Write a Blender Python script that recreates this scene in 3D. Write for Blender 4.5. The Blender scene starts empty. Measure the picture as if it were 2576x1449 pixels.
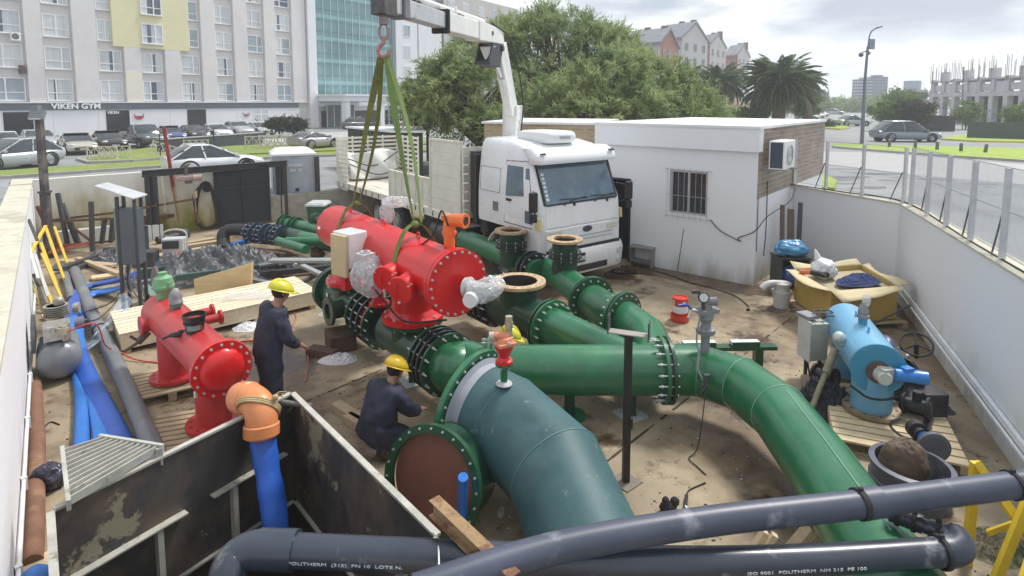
import bpy,math,random
from mathutils import Vector as V,Matrix
rad=math.radians
random.seed(7)
S=bpy.context.scene
COL=S.collection

# ---------------------------------------------------------------- camera, sky, sun, exposure
PITCH,FPX,SHIFT=rad(5.5),1460.0,-0.1277
CAMZ=4.1
cd=bpy.data.cameras.new('camera');cam=bpy.data.objects.new('camera',cd);COL.objects.link(cam)
cam.location=(0,0,CAMZ);cam.rotation_euler=(rad(90)-PITCH,0,0)
cd.sensor_width=36;cd.lens=36*FPX/2576;cd.shift_y=SHIFT
cd.clip_start=0.05;cd.clip_end=6000
S.camera=cam
S.view_settings.view_transform='Standard';S.view_settings.look='None'
S.view_settings.exposure=0.62;S.view_settings.gamma=1
S.render.engine='CYCLES'
S.cycles.use_denoising=True
S.cycles.max_bounces=6;S.cycles.transparent_max_bounces=10
SUN_EL,SUN_AZ=rad(56),rad(48) # azimuth from +Y towards +X
w=bpy.data.worlds.new('World');S.world=w;w.use_nodes=True
N,L=w.node_tree.nodes,w.node_tree.links;N.clear()
out=N.new('ShaderNodeOutputWorld');bg=N.new('ShaderNodeBackground');bg.inputs[1].default_value=0.1
sky=N.new('ShaderNodeTexSky');sky.sky_type='NISHITA';sky.sun_disc=False
sky.sun_elevation=SUN_EL;sky.sun_rotation=SUN_AZ;sky.air_density=1.2;sky.dust_density=1.5
tc=N.new('ShaderNodeTexCoord')
sep=N.new('ShaderNodeSeparateXYZ');L.new(tc.outputs['Generated'],sep.inputs[0])
add=N.new('ShaderNodeMath');add.operation='ADD';add.inputs[1].default_value=0.16;L.new(sep.outputs[2],add.inputs[0])
mx=N.new('ShaderNodeMath');mx.operation='MAXIMUM';mx.inputs[1].default_value=0.05;L.new(add.outputs[0],mx.inputs[0])
dx=N.new('ShaderNodeMath');dx.operation='DIVIDE';L.new(sep.outputs[0],dx.inputs[0]);L.new(mx.outputs[0],dx.inputs[1])
dy=N.new('ShaderNodeMath');dy.operation='DIVIDE';L.new(sep.outputs[1],dy.inputs[0]);L.new(mx.outputs[0],dy.inputs[1])
cmb=N.new('ShaderNodeCombineXYZ');L.new(dx.outputs[0],cmb.inputs[0]);L.new(dy.outputs[0],cmb.inputs[1])
n1=N.new('ShaderNodeTexNoise');n1.inputs['Scale'].default_value=1.25;n1.inputs['Detail'].default_value=7;n1.inputs['Roughness'].default_value=0.52
n1.inputs['Distortion'].default_value=0.35
L.new(cmb.outputs[0],n1.inputs['Vector'])
n2=N.new('ShaderNodeTexNoise');n2.inputs['Scale'].default_value=0.33;n2.inputs['Detail'].default_value=4
L.new(cmb.outputs[0],n2.inputs['Vector'])
r1=N.new('ShaderNodeValToRGB');L.new(n1.outputs[0],r1.inputs[0])
e=r1.color_ramp.elements;e[0].position=0.38;e[0].color=(3.6,4.15,4.9,1);e[1].position=0.55;e[1].color=(6.7,6.9,7.1,1)
r2=N.new('ShaderNodeValToRGB');L.new(n2.outputs[0],r2.inputs[0])
e=r2.color_ramp.elements;e[0].position=0.36;e[0].color=(0,0,0,1);e[1].position=0.44;e[1].color=(1,1,1,1)
hz=N.new('ShaderNodeMapRange');L.new(sep.outputs[2],hz.inputs[0]);hz.inputs[1].default_value=0.0;hz.inputs[2].default_value=0.12
hz.inputs[3].default_value=1.0;hz.inputs[4].default_value=0.0
m1=N.new('ShaderNodeMix');m1.data_type='RGBA';L.new(r2.outputs[0],m1.inputs[0]);L.new(sky.outputs[0],m1.inputs[6]);L.new(r1.outputs[0],m1.inputs[7])
m2=N.new('ShaderNodeMix');m2.data_type='RGBA';L.new(hz.outputs[0],m2.inputs[0]);L.new(m1.outputs[2],m2.inputs[6]);m2.inputs[7].default_value=(6.1,6.45,6.85,1)
L.new(m2.outputs[2],bg.inputs[0]);L.new(bg.outputs[0],out.inputs[0])
sd=bpy.data.lights.new('sun','SUN');sd.energy=2.4;sd.angle=rad(12);sd.color=(1,0.96,0.9)
so=bpy.data.objects.new('sun',sd);COL.objects.link(so)
sv=V((math.sin(SUN_AZ)*math.cos(SUN_EL),math.cos(SUN_AZ)*math.cos(SUN_EL),math.sin(SUN_EL)))
so.rotation_euler=sv.to_track_quat('Z','Y').to_euler()

# ---------------------------------------------------------------- where a line of sight of the survey picture meets the place
cF=V((0,math.cos(PITCH),-math.sin(PITCH)));cU=V((0,math.sin(PITCH),math.cos(PITCH)))
def ray(x,y):return cF+V(((x-1288)/FPX,0,0))-cU*((y-(724.5+SHIFT*2576))/FPX)
def G(x,y,z=0.0):
    d=ray(x,y);return V((0,0,CAMZ))+d*((z-CAMZ)/d.z)
def P(x,y,Y):
    d=ray(x,y);return V((0,0,CAMZ))+d*(Y/d.y)

# ---------------------------------------------------------------- materials
MATS={}
def mat(name,c,r=0.6,m=0.0,v=0.12,s=5.0,c2=None,t=0.58,s2=2.0,w2=0.08,b=0.0,bs=40,coat=0.0,st=None,tr=0.0,al=1.0,em=None,rv=0.08,spec=0.5,ch=None):
    if name in MATS:return MATS[name]
    M_=bpy.data.materials.new(name);M_.use_nodes=True;MATS[name]=M_
    N,L=M_.node_tree.nodes,M_.node_tree.links
    p=N['Principled BSDF']
    co=N.new('ShaderNodeTexCoord').outputs['Object']
    if st:
        mp=N.new('ShaderNodeMapping');L.new(co,mp.inputs[0]);mp.inputs['Scale'].default_value=st;co=mp.outputs[0]
    n=N.new('ShaderNodeTexNoise');n.inputs['Scale'].default_value=s;n.inputs['Detail'].default_value=6;n.inputs['Roughness'].default_value=0.6;L.new(co,n.inputs[0])
    rp=N.new('ShaderNodeValToRGB');L.new(n.outputs[0],rp.inputs[0]);e=rp.color_ramp.elements
    e[0].position=0.3;e[1].position=0.7
    e[0].color=(*[x*(1-v)for x in c],1);e[1].color=(*[min(1,x*(1+v))for x in c],1)
    col=rp.outputs[0]
    if c2:
        q=N.new('ShaderNodeTexNoise');q.inputs['Scale'].default_value=s2;q.inputs['Detail'].default_value=8;q.inputs['Roughness'].default_value=0.65;L.new(co,q.inputs[0])
        k=N.new('ShaderNodeValToRGB');L.new(q.outputs[0],k.inputs[0]);k.color_ramp.elements[0].position=t;k.color_ramp.elements[1].position=t+w2
        mm=N.new('ShaderNodeMix');mm.data_type='RGBA';L.new(k.outputs[0],mm.inputs[0]);L.new(col,mm.inputs[6]);mm.inputs[7].default_value=(*c2,1);col=mm.outputs[2]
    if ch: # scuffs and chips: colour, threshold, scale
        q=N.new('ShaderNodeTexNoise');q.inputs['Scale'].default_value=ch[2];q.inputs['Detail'].default_value=10;q.inputs['Roughness'].default_value=0.72;q.inputs['Distortion'].default_value=0.6;L.new(co,q.inputs[0])
        k=N.new('ShaderNodeValToRGB');L.new(q.outputs[0],k.inputs[0]);k.color_ramp.elements[0].position=ch[1];k.color_ramp.elements[1].position=ch[1]+0.03
        mm=N.new('ShaderNodeMix');mm.data_type='RGBA';L.new(k.outputs[0],mm.inputs[0]);L.new(col,mm.inputs[6]);mm.inputs[7].default_value=(*ch[0],1);col=mm.outputs[2]
    L.new(col,p.inputs['Base Color'])
    mr=N.new('ShaderNodeMapRange');L.new(n.outputs[0],mr.inputs[0]);mr.inputs[3].default_value=max(0.02,r-rv);mr.inputs[4].default_value=min(1,r+rv);L.new(mr.outputs[0],p.inputs['Roughness'])
    p.inputs['Metallic'].default_value=m;p.inputs['Coat Weight'].default_value=coat;p.inputs['Coat Roughness'].default_value=0.12
    p.inputs['Specular IOR Level'].default_value=spec
    if tr:p.inputs['Transmission Weight'].default_value=tr
    if al<1:p.inputs['Alpha'].default_value=al
    if em:p.inputs['Emission Color'].default_value=(*em[:3],1);p.inputs['Emission Strength'].default_value=em[3]
    if b:
        bn=N.new('ShaderNodeTexNoise');bn.inputs['Scale'].default_value=bs;bn.inputs['Detail'].default_value=4;L.new(co,bn.inputs[0])
        bb=N.new('ShaderNodeBump');bb.inputs['Strength'].default_value=b;bb.inputs['Distance'].default_value=0.02;L.new(bn.outputs[0],bb.inputs['Height']);L.new(bb.outputs[0],p.inputs['Normal'])
    return M_
def brickmat(name,c1,c2,mortar,sc=1.0,bw=0.25,bh=0.075,ax='xz',ms=0.012,r=0.85):
    if name in MATS:return MATS[name]
    M_=bpy.data.materials.new(name);M_.use_nodes=True;MATS[name]=M_
    N,L=M_.node_tree.nodes,M_.node_tree.links;p=N['Principled BSDF'];p.inputs['Roughness'].default_value=r
    co=N.new('ShaderNodeTexCoord');sp=N.new('ShaderNodeSeparateXYZ');L.new(co.outputs['Object'],sp.inputs[0])
    cb=N.new('ShaderNodeCombineXYZ')
    if ax=='xz':
        ad=N.new('ShaderNodeMath');ad.operation='ADD';L.new(sp.outputs[0],ad.inputs[0]);L.new(sp.outputs[1],ad.inputs[1]);L.new(ad.outputs[0],cb.inputs[0]);L.new(sp.outputs[2],cb.inputs[1])
    else:L.new(sp.outputs[0],cb.inputs[0]);L.new(sp.outputs[1],cb.inputs[1])
    bk=N.new('ShaderNodeTexBrick');L.new(cb.outputs[0],bk.inputs[0]);bk.inputs['Scale'].default_value=sc
    bk.inputs['Brick Width'].default_value=bw;bk.inputs['Row Height'].default_value=bh;bk.inputs['Mortar Size'].default_value=ms
    bk.inputs['Color1'].default_value=(*c1,1);bk.inputs['Color2'].default_value=(*c2,1);bk.inputs['Mortar'].default_value=(*mortar,1);bk.inputs['Bias'].default_value=0
    n=N.new('ShaderNodeTexNoise');n.inputs['Scale'].default_value=1.2;n.inputs['Detail'].default_value=6;L.new(co.outputs['Object'],n.inputs[0])
    mr=N.new('ShaderNodeMapRange');L.new(n.outputs[0],mr.inputs[0]);mr.inputs[3].default_value=0.65;mr.inputs[4].default_value=1.3
    vm=N.new('ShaderNodeVectorMath');vm.operation='SCALE';L.new(bk.outputs[0],vm.inputs[0]);L.new(mr.outputs[0],vm.inputs['Scale']);L.new(vm.outputs[0],p.inputs['Base Color'])
    bb=N.new('ShaderNodeBump');bb.inputs['Strength'].default_value=0.5;bb.inputs['Distance'].default_value=0.01;bb.invert=True;L.new(bk.outputs['Fac'],bb.inputs['Height']);L.new(bb.outputs[0],p.inputs['Normal'])
    return M_

# ---------------------------------------------------------------- mesh builder
WINV={}
class B:
    def __init__(s):s.v=[];s.f=[];s.sm=[]
    def add(s,vs,fs,sm=False):
        o=len(s.v);s.v+=[tuple(a)for a in vs];s.f+=[tuple(i+o for i in f)for f in fs];s.sm+=[sm]*len(fs);return s
    def hexa(s,p):return s.add(p,[(0,3,2,1),(4,5,6,7),(0,1,5,4),(1,2,6,5),(2,3,7,6),(3,0,4,7)])
    def box(s,c,d,rz=0,R=None):
        R=R or Matrix.Rotation(rz,3,'Z');c=V(c);x,y,z=[a/2 for a in d]
        return s.hexa([c+R@V(q)for q in((-x,-y,-z),(x,-y,-z),(x,y,-z),(-x,y,-z),(-x,-y,z),(x,-y,z),(x,y,z),(-x,y,z))])
    def boxb(s,c,d,rz=0):return s.box((c[0],c[1],c[2]+d[2]/2),d,rz)
    def beam(s,a,b,w,h,up=(0,0,1)):
        a,b=V(a),V(b);t=(b-a).normalized();up=V(up)
        if abs(t.dot(up))>0.98:up=V((0,1,0))
        x=t.cross(up).normalized()*w/2;y=x.cross(t).normalized()*h/2
        return s.hexa([a-x-y,a+x-y,b+x-y,b-x-y,a-x+y,a+x+y,b+x+y,b-x+y])
    def wall(s,a,b,z0,z1,th): # upright slab from a to b, thickness to the left
        a,b=V((a[0],a[1],0)),V((b[0],b[1],0));n=V((-(b-a).y,(b-a).x,0)).normalized()*th
        return s.hexa([V((q.x,q.y,z))for z in(z0,z1)for q in(a,b,b+n,a+n)])
    def tube(s,pts,r,n=12,cap=True,closed=False,sm=True,sq=None):
        pts=[V(p)for p in pts];k=len(pts);rs=r if isinstance(r,(list,tuple))else[r]*k
        T=[]
        for i in range(k):
            if closed:t=pts[(i+1)%k]-pts[i-1]
            else:t=(pts[min(i+1,k-1)]-pts[i]).normalized()+(pts[i]-pts[max(i-1,0)]).normalized()
            T.append(t.normalized())
        u=T[0].cross(V((0,0,1)));
        if u.length<0.05:u=V((1,0,0))
        u.normalize();vs=[]
        for i in range(k):
            u=(u-T[i]*u.dot(T[i])).normalized();w_=T[i].cross(u)
            q=1.0
            if 0<i<k-1 and not closed:
                ca=(pts[i+1]-pts[i]).normalized().dot((pts[i]-pts[i-1]).normalized());q=1.0
            for j in range(n):
                a=2*math.pi*j/n;cx,cy=math.cos(a),math.sin(a)
                if sq:cx*=sq[0];cy*=sq[1]
                vs.append(pts[i]+(u*cx+w_*cy)*rs[i]*q)
        fs=[]
        for i in range(k if closed else k-1):
            for j in range(n):
                a,b_=i*n+j,i*n+(j+1)%n;c,d=((i+1)%k)*n+(j+1)%n,((i+1)%k)*n+j
                fs.append((a,b_,c,d))
        s.add(vs,fs,sm)
        if cap and not closed:s.add(vs[:n],[tuple(range(n))[::-1]]);s.add(vs[-n:],[tuple(range(n))])
        return s
    def cyl(s,a,b,r,r1=None,n=24,cap=True):return s.tube([a,b],[r,r if r1 is None else r1],n,cap)
    def lathe(s,o,ax,prof,n=32,smp=False,a0=0,a1=2*math.pi):
        o=V(o);ax=V(ax).normalized();u=ax.orthogonal().normalized();w_=ax.cross(u);full=abs(a1-a0-2*math.pi)<1e-6
        def ring(r,h):return[o+ax*h+(u*math.cos(a0+(a1-a0)*j/n)+w_*math.sin(a0+(a1-a0)*j/n))*r for j in range(n if full else n+1)]
        m_=n if full else n+1
        if smp:
            vs=[];[vs.extend(ring(*p))for p in prof]
            s.add(vs,[(i*m_+j,i*m_+(j+1)%m_,(i+1)*m_+(j+1)%m_,(i+1)*m_+j)for i in range(len(prof)-1)for j in range(n)],True)
        else:
            for p,q in zip(prof,prof[1:]):
                s.add(ring(*p)+ring(*q),[(j,(j+1)%m_,m_+(j+1)%m_,m_+j)for j in range(n)],True)
        return s
    def ball(s,c,r,sc=(1,1,1),n=16,R=None):
        R=R or Matrix.Identity(3);c=V(c);vs=[];k=n//2
        for i in range(k+1):
            p=math.pi*i/k
            for j in range(n):
                a=2*math.pi*j/n;vs.append(c+R@V((math.sin(p)*math.cos(a)*r*sc[0],math.sin(p)*math.sin(a)*r*sc[1],math.cos(p)*r*sc[2])))
        return s.add(vs,[(i*n+j,(i+1)*n+j,(i+1)*n+(j+1)%n,i*n+(j+1)%n)for i in range(k)for j in range(n)],True)
    def prism(s,pts,vec,sm=False):
        pts=[V(p)for p in pts];vec=V(vec);k=len(pts)
        return s.add(pts+[p+vec for p in pts],[tuple(range(k))[::-1],tuple(range(k,2*k))]+[(i,(i+1)%k,k+(i+1)%k,k+i)for i in range(k)],sm)
    def grid(s,fn,nu,nv,sm=True):
        vs=[fn(i/nu,j/nv)for i in range(nu+1)for j in range(nv+1)];m_=nv+1
        return s.add(vs,[(i*m_+j,(i+1)*m_+j,(i+1)*m_+j+1,i*m_+j+1)for i in range(nu)for j in range(nv)],sm)
    def xf(s,M4):
        s.v=[tuple(M4@V(a))for a in s.v];return s
    def done(s,name,m,parent=None,label=None,cat=None,group=None,kind=None,bev=0,sol=0,shade=None):
        me=bpy.data.meshes.new(name);off=V((0,0,0))
        if parent is None and s.v:
            xs,ys,zs=zip(*s.v);off=V(((min(xs)+max(xs))/2,(min(ys)+max(ys))/2,min(zs)))
            s.v=[(a-off.x,b_-off.y,c-off.z)for a,b_,c in s.v]
        me.from_pydata(s.v,[],s.f)
        me.polygons.foreach_set('use_smooth',s.sm);me.update()
        me.materials.append(m)
        o=bpy.data.objects.new(name,me);COL.objects.link(o);o.location=off
        if parent is not None:setp(o,parent)
        if bev:q=o.modifiers.new('bevel','BEVEL');q.width=bev;q.segments=2;q.limit_method='ANGLE';q.angle_limit=rad(40)
        if sol:q=o.modifiers.new('solid','SOLIDIFY');q.thickness=sol
        tag(o,label,cat,group,kind);
        if parent is None:WINV[o.name]=Matrix.Translation(-off)
        return o
def setp(o,parent):
    o.parent=parent
    if parent.name in WINV:o.matrix_parent_inverse=WINV[parent.name]
def tag(o,label=None,cat=None,group=None,kind=None):
    for k,x in(('label',label),('category',cat),('group',group),('kind',kind)):
        if x:o[k]=x
    return o
def thing(name,label,cat,loc=(0,0,0),rz=0,group=None,world=False,kind=None):
    """Empty at the base of a thing; world=True: its parts are given in world coordinates"""
    o=bpy.data.objects.new(name,None);COL.objects.link(o);o.location=loc;o.rotation_euler=(0,0,rz);o.empty_display_size=0.2
    if world:WINV[o.name]=(Matrix.Translation(V(loc))@Matrix.Rotation(rz,4,'Z')).inverted()
    return tag(o,label,cat,group,kind)
def dup(root,loc,rz=0,label=None,group=None,sc=None,mats=None):
    r=root.copy();COL.objects.link(r);r.location=loc;r.rotation_euler=(0,0,rz)
    if sc:r.scale=sc
    if label:r['label']=label
    if group:r['group']=group
    def rec(a,b):
        for ch in list(a.children):
            c=ch.copy();COL.objects.link(c);c.parent=b
            base=ch.name.split('.')[0]
            if mats and base in mats:
                c.data=c.data.copy();c.data.materials[0]=mats[base]
            rec(ch,c)
    rec(root,r);return r
def text(body,size,ext,M4,m,name,parent,font_sc=(1,1),bold=0.0):
    cu=bpy.data.curves.new(name,'FONT');cu.body=body;cu.size=size;cu.extrude=ext;cu.align_x='CENTER';cu.align_y='CENTER';cu.offset=bold;cu.resolution_u=3
    t=bpy.data.objects.new('tmp',cu);COL.objects.link(t);dg=bpy.context.evaluated_depsgraph_get();dg.update()
    me=bpy.data.meshes.new_from_object(t.evaluated_get(dg));bpy.data.objects.remove(t)
    b=B();Q=M4@Matrix.Diagonal((font_sc[0],font_sc[1],1,1))
    b.add([Q@v.co for v in me.vertices],[tuple(p.vertices)for p in me.polygons]);return b.done(name,m,parent)
def frame(o,x,y,z=None): # 4x4 from origin and axes
    x=V(x).normalized();y=V(y);z=V(z).normalized()if z else x.cross(y).normalized();y=z.cross(x)
    return Matrix(((x.x,y.x,z.x,o[0]),(x.y,y.y,z.y,o[1]),(x.z,y.z,z.z,o[2]),(0,0,0,1)))
def bez(p,n=24): # smooth curve through points (Catmull-Rom)
    p=[V(a)for a in p];q=[p[0]*2-p[1]]+p+[p[-1]*2-p[-2]];o=[];k=len(p)-1;m_=max(2,n//k)
    for i in range(k):
        a,b_,c,d=q[i:i+4]
        for j in range(m_):
            t=j/m_;o.append(0.5*((2*b_)+(c-a)*t+(2*a-5*b_+4*c-d)*t*t+(3*b_-a-3*c+d)*t**3))
    o.append(p[-1]);return o
# ---------------------------------------------------------------- SETTING
SZ=0.9 # street level above the sunken yard
LW0,LW1=V((0.2,-0.95,0)),V((-13.3,15.95,0)) # left wall, inner foot
BW1,GT1=V((-9.57,18.5,0)),V((-8.2,19.45,0))
CN1=V((-6.3,20.9,0))
SHA,SHB,SHC=V((5.37,12.6,0)),V((2.22,15.2,0)),V((9.3,17.25,0))
RW0,RW1,RW2=V((7.15,14.7,0)),V((8.05,11.9,0)),V((2.65,-0.95,0))
yard=[LW0,LW1,BW1,GT1,CN1,V((-3.2,22.3,0)),V((1.2,18.6,0)),V((6.5,19.8,0)),SHC,RW0,RW1,RW2]
PBA,PBB,PBC,PBD=V((-3.62,4.25,0)),V((-2.42,6.12,0)),V((-0.52,3.98,0)),V((-1.75,2.0,0)) # steel pit rim

def sheet(name,outer,holes,z,m,kind='structure',sub=None):
    import bmesh
    bm=bmesh.new();es=[]
    for lp in[outer]+holes:
        vs=[bm.verts.new((p[0],p[1],z))for p in lp]
        es+=[bm.edges.new((vs[i],vs[(i+1)%len(vs)]))for i in range(len(vs))]
    bmesh.ops.triangle_fill(bm,use_beauty=True,use_dissolve=False,edges=es)
    for f in bm.faces:
        if f.normal.z<0:f.normal_flip()
    me=bpy.data.meshes.new(name);bm.to_mesh(me);bm.free();me.materials.append(m)
    o=bpy.data.objects.new(name,me);COL.objects.link(o);o['kind']=kind;WINV[o.name]=Matrix.Identity(4);return o

def concrete(name,base,dark,wet,joints=None):
    M_=bpy.data.materials.new(name);M_.use_nodes=True;N,L=M_.node_tree.nodes,M_.node_tree.links;p=N['Principled BSDF']
    co=N.new('ShaderNodeTexCoord').outputs['Object']
    def noise(s,d=8,r=0.6):
        n=N.new('ShaderNodeTexNoise');n.inputs['Scale'].default_value=s;n.inputs['Detail'].default_value=d;n.inputs['Roughness'].default_value=r;L.new(co,n.inputs[0]);return n.outputs[0]
    def ramp(f,a,b_,c0=(0,0,0),c1=(1,1,1)):
        k=N.new('ShaderNodeValToRGB');L.new(f,k.inputs[0]);e=k.color_ramp.elements;e[0].position=a;e[1].position=b_;e[0].color=(*c0,1);e[1].color=(*c1,1);return k.outputs[0]
    def mix(f,a,b_):
        mm=N.new('ShaderNodeMix');mm.data_type='RGBA';L.new(f,mm.inputs[0]);L.new(a,mm.inputs[6])
        if isinstance(b_,tuple):mm.inputs[7].default_value=(*b_,1)
        else:L.new(b_,mm.inputs[7])
        return mm.outputs[2]
    c=ramp(noise(1.3),0.35,0.65,[x*0.8 for x in base],[x*1.15 for x in base])
    c=mix(ramp(noise(0.5,7,0.66),0.46,0.60),c,tuple(dark));c=mix(ramp(noise(2.1,9,0.7),0.56,0.66),c,tuple(x*0.8 for x in dark))
    c=mix(ramp(noise(6,10,0.75),0.6,0.66),c,tuple(x*0.5 for x in dark))
    c=mix(ramp(noise(18,6,0.8),0.68,0.72),c,tuple(min(1,x*1.7)for x in base))
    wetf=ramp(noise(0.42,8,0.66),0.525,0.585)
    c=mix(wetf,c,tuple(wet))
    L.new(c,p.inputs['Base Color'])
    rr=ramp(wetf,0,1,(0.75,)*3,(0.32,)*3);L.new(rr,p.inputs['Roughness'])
    bb=N.new('ShaderNodeBump');bb.inputs['Strength'].default_value=0.25;bb.inputs['Distance'].default_value=0.01;L.new(noise(30),bb.inputs['Height']);L.new(bb.outputs[0],p.inputs['Normal'])
    return M_
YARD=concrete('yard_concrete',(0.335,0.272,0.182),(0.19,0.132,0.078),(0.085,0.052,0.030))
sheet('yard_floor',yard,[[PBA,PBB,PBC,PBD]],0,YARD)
asph=mat('asphalt_pale',(0.27,0.28,0.285),r=0.85,v=0.14,s=0.6,c2=(0.19,0.195,0.2),s2=0.25,t=0.5,w2=0.15,b=0.2,bs=60)
R_=2500
sheet('street_ground',[V((-R_,-R_,0)),V((R_,-R_,0)),V((R_,R_,0)),V((-R_,R_,0))],[yard],SZ,asph)
pit=B();cx=(PBA+PBB+PBC+PBD)/4
pts=[PBA,PBB,PBC,PBD]
for i in range(4):
    a,b_=pts[i],pts[(i+1)%4];pit.add([a+V((0,0,-0.002)),b_+V((0,0,-0.002)),b_+V((0,0,-2.6)),a+V((0,0,-2.6))],[(0,1,2,3)])
pit.add([p+V((0,0,-2.6))for p in pts],[(0,1,2,3)])
mud=mat('mud',(0.05,0.04,0.03),r=0.7,v=0.3,s=3,b=0.6,bs=6)
pit.done('pit_ground',mud,kind='structure')
# expansion joints in the yard slab
jm=mat('joint_tar',(0.05,0.035,0.02),r=0.9)
j=B()
def joint(p,q,wd=0.035):
    a,b_=G(*p),G(*q);n=V((-(b_-a).y,(b_-a).x,0)).normalized()*wd/2
    k=40
    for i in range(k):
        if random.random()<0.16:continue
        u,v_=a.lerp(b_,i/k),a.lerp(b_,(i+1)/k);w_=n*random.uniform(0.4,1.1)
        j.add([u-w_+V((0,0,0.004)),v_-w_+V((0,0,0.004)),v_+w_+V((0,0,0.004)),u+w_+V((0,0,0.004))],[(0,1,2,3)])
joint((1990,800),(1500,1182));joint((1700,860),(1960,990),0.015);joint((770,1010),(960,930));joint((1640,815),(1830,880),0.012);joint((1420,640),(1990,800),0.012)
joint((560,1160),(770,1010),0.015)
j.done('floor_joint',jm,kind='structure')
# wet band of ground along the office wall
wetm=mat('wet_concrete',(0.10,0.065,0.04),r=0.28,v=0.35,s=2.5)
b=B()
def fz(p,z=0.004):q=G(*p);return V((q.x,q.y,z))
wp=[(1560,668),(1650,665),(1900,722),(1960,735),(1955,748),(1900,742),(1850,738),(1790,722),(1740,716),(1690,700),(1630,694),(1570,684)]
b.add([fz(p)for p in wp],[tuple(range(len(wp)))[::-1]]);b.done('wet_ground',wetm,kind='structure')

# grass strips, kerbs, paths on the street side
grass=mat('grass_blades',(0.19,0.25,0.05),r=0.9,v=0.3,s=8,c2=(0.27,0.30,0.08),s2=0.8,t=0.5,w2=0.2,b=0.6,bs=30)
grassb=mat('bright_lawn',(0.27,0.38,0.05),r=0.9,v=0.25,s=4,c2=(0.36,0.42,0.09),s2=0.3,t=0.5,w2=0.2,b=0.6,bs=30)
pav=mat('pavement',(0.40,0.40,0.39),r=0.85,v=0.1,s=1.0,b=0.2)
kerbm=mat('kerb_concrete',(0.36,0.35,0.32),r=0.85,v=0.2,s=3)
kerby=mat('kerb_yellow',(0.55,0.45,0.10),r=0.8,v=0.2,s=3)
def poly(name,pts,z,m,h=0.0,kind='structure'):
    b=B();ps=[G(x,y,z)for x,y in pts]
    a=sum(ps[i].x*ps[(i+1)%len(ps)].y-ps[(i+1)%len(ps)].x*ps[i].y for i in range(len(ps)))
    if a<0:ps=ps[::-1]
    b.prism([V((p.x,p.y,SZ-0.05))for p in ps],(0,0,z-SZ+0.05));return b.done(name,m,kind=kind)
gz=SZ+0.1
poly('grass_verge',[(-60,432),(430,401),(660,388),(1150,368),(1150,373),(660,396),(430,415),(-60,447)],gz,grass)
poly('grass_island',[(205,401),(262,388),(390,368),(830,362),(1150,350),(1150,356),(830,378),(470,392),(330,402),(230,406)],gz,grass)
poly('lawn',[(2095,361),(2330,367),(2640,375),(2640,407),(2400,392),(2200,377),(2095,368)],gz,grassb)
poly('lawn_far',[(2368,348),(2400,341),(2470,333),(2640,332),(2640,357),(2450,354)],gz,grassb)
poly('lawn_island',[(2040,318),(2060,309),(2120,306),(2135,320),(2110,323)],gz,grassb)
poly('lawn_patch',[(2040,420),(2070,436),(2105,452),(2100,472),(2040,470)],gz,grassb)
def kerb(name,pts,m=kerbm,wd=0.18,h=0.13):
    b=B();q=[G(x,y,SZ)for x,y in pts]
    for a,c in zip(q,q[1:]):b.beam(a+V((0,0,h/2)),c+V((0,0,h/2)),wd,h)
    b.done(name,m,kind='structure')
kerb('kerb',[(-60,455),(430,420),(660,401),(1150,380)]);kerb('kerb',[(2095,372),(2200,381),(2400,396),(2640,412)])
kerb('kerb',[(2366,352),(2450,357),(2640,361)],kerby);kerb('kerb',[(2038,322),(2110,327),(2137,323)],kerby)
kerb('kerb',[(195,403),(225,412),(330,408),(470,397)],kerbm)
poly('pavement',[(655,352),(760,333),(1250,329),(1250,345),(760,348),(700,358)],SZ+0.05,pav)
poly('pavement_right',[(2040,380),(2200,384),(2400,400),(2640,418),(2640,470),(2300,440),(2040,410)],SZ+0.006,pav)
road=mat('road_asphalt',(0.24,0.245,0.25),r=0.85,v=0.1,s=2)
poly('road',[(2040,345),(2350,359),(2640,364),(2640,372),(2330,364),(2040,360)],SZ+0.006,road)
pud=mat('wet_asphalt_stain',(0.09,0.09,0.09),r=0.4,v=0.3,s=2)
b=B()
for i in range(26):
    x,y=random.uniform(2100,2560),random.uniform(425,475);c=G(x,y,SZ+0.005);r=random.uniform(0.1,0.5);k=9
    b.add([c+V((math.cos(a)*r*2.2*random.uniform(0.6,1.2),math.sin(a)*r*random.uniform(0.5,1.2),0))for a in[2*math.pi*q/k for q in range(k)]],[tuple(range(k))])
b.done('ground_stains',pud,kind='structure')

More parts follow.
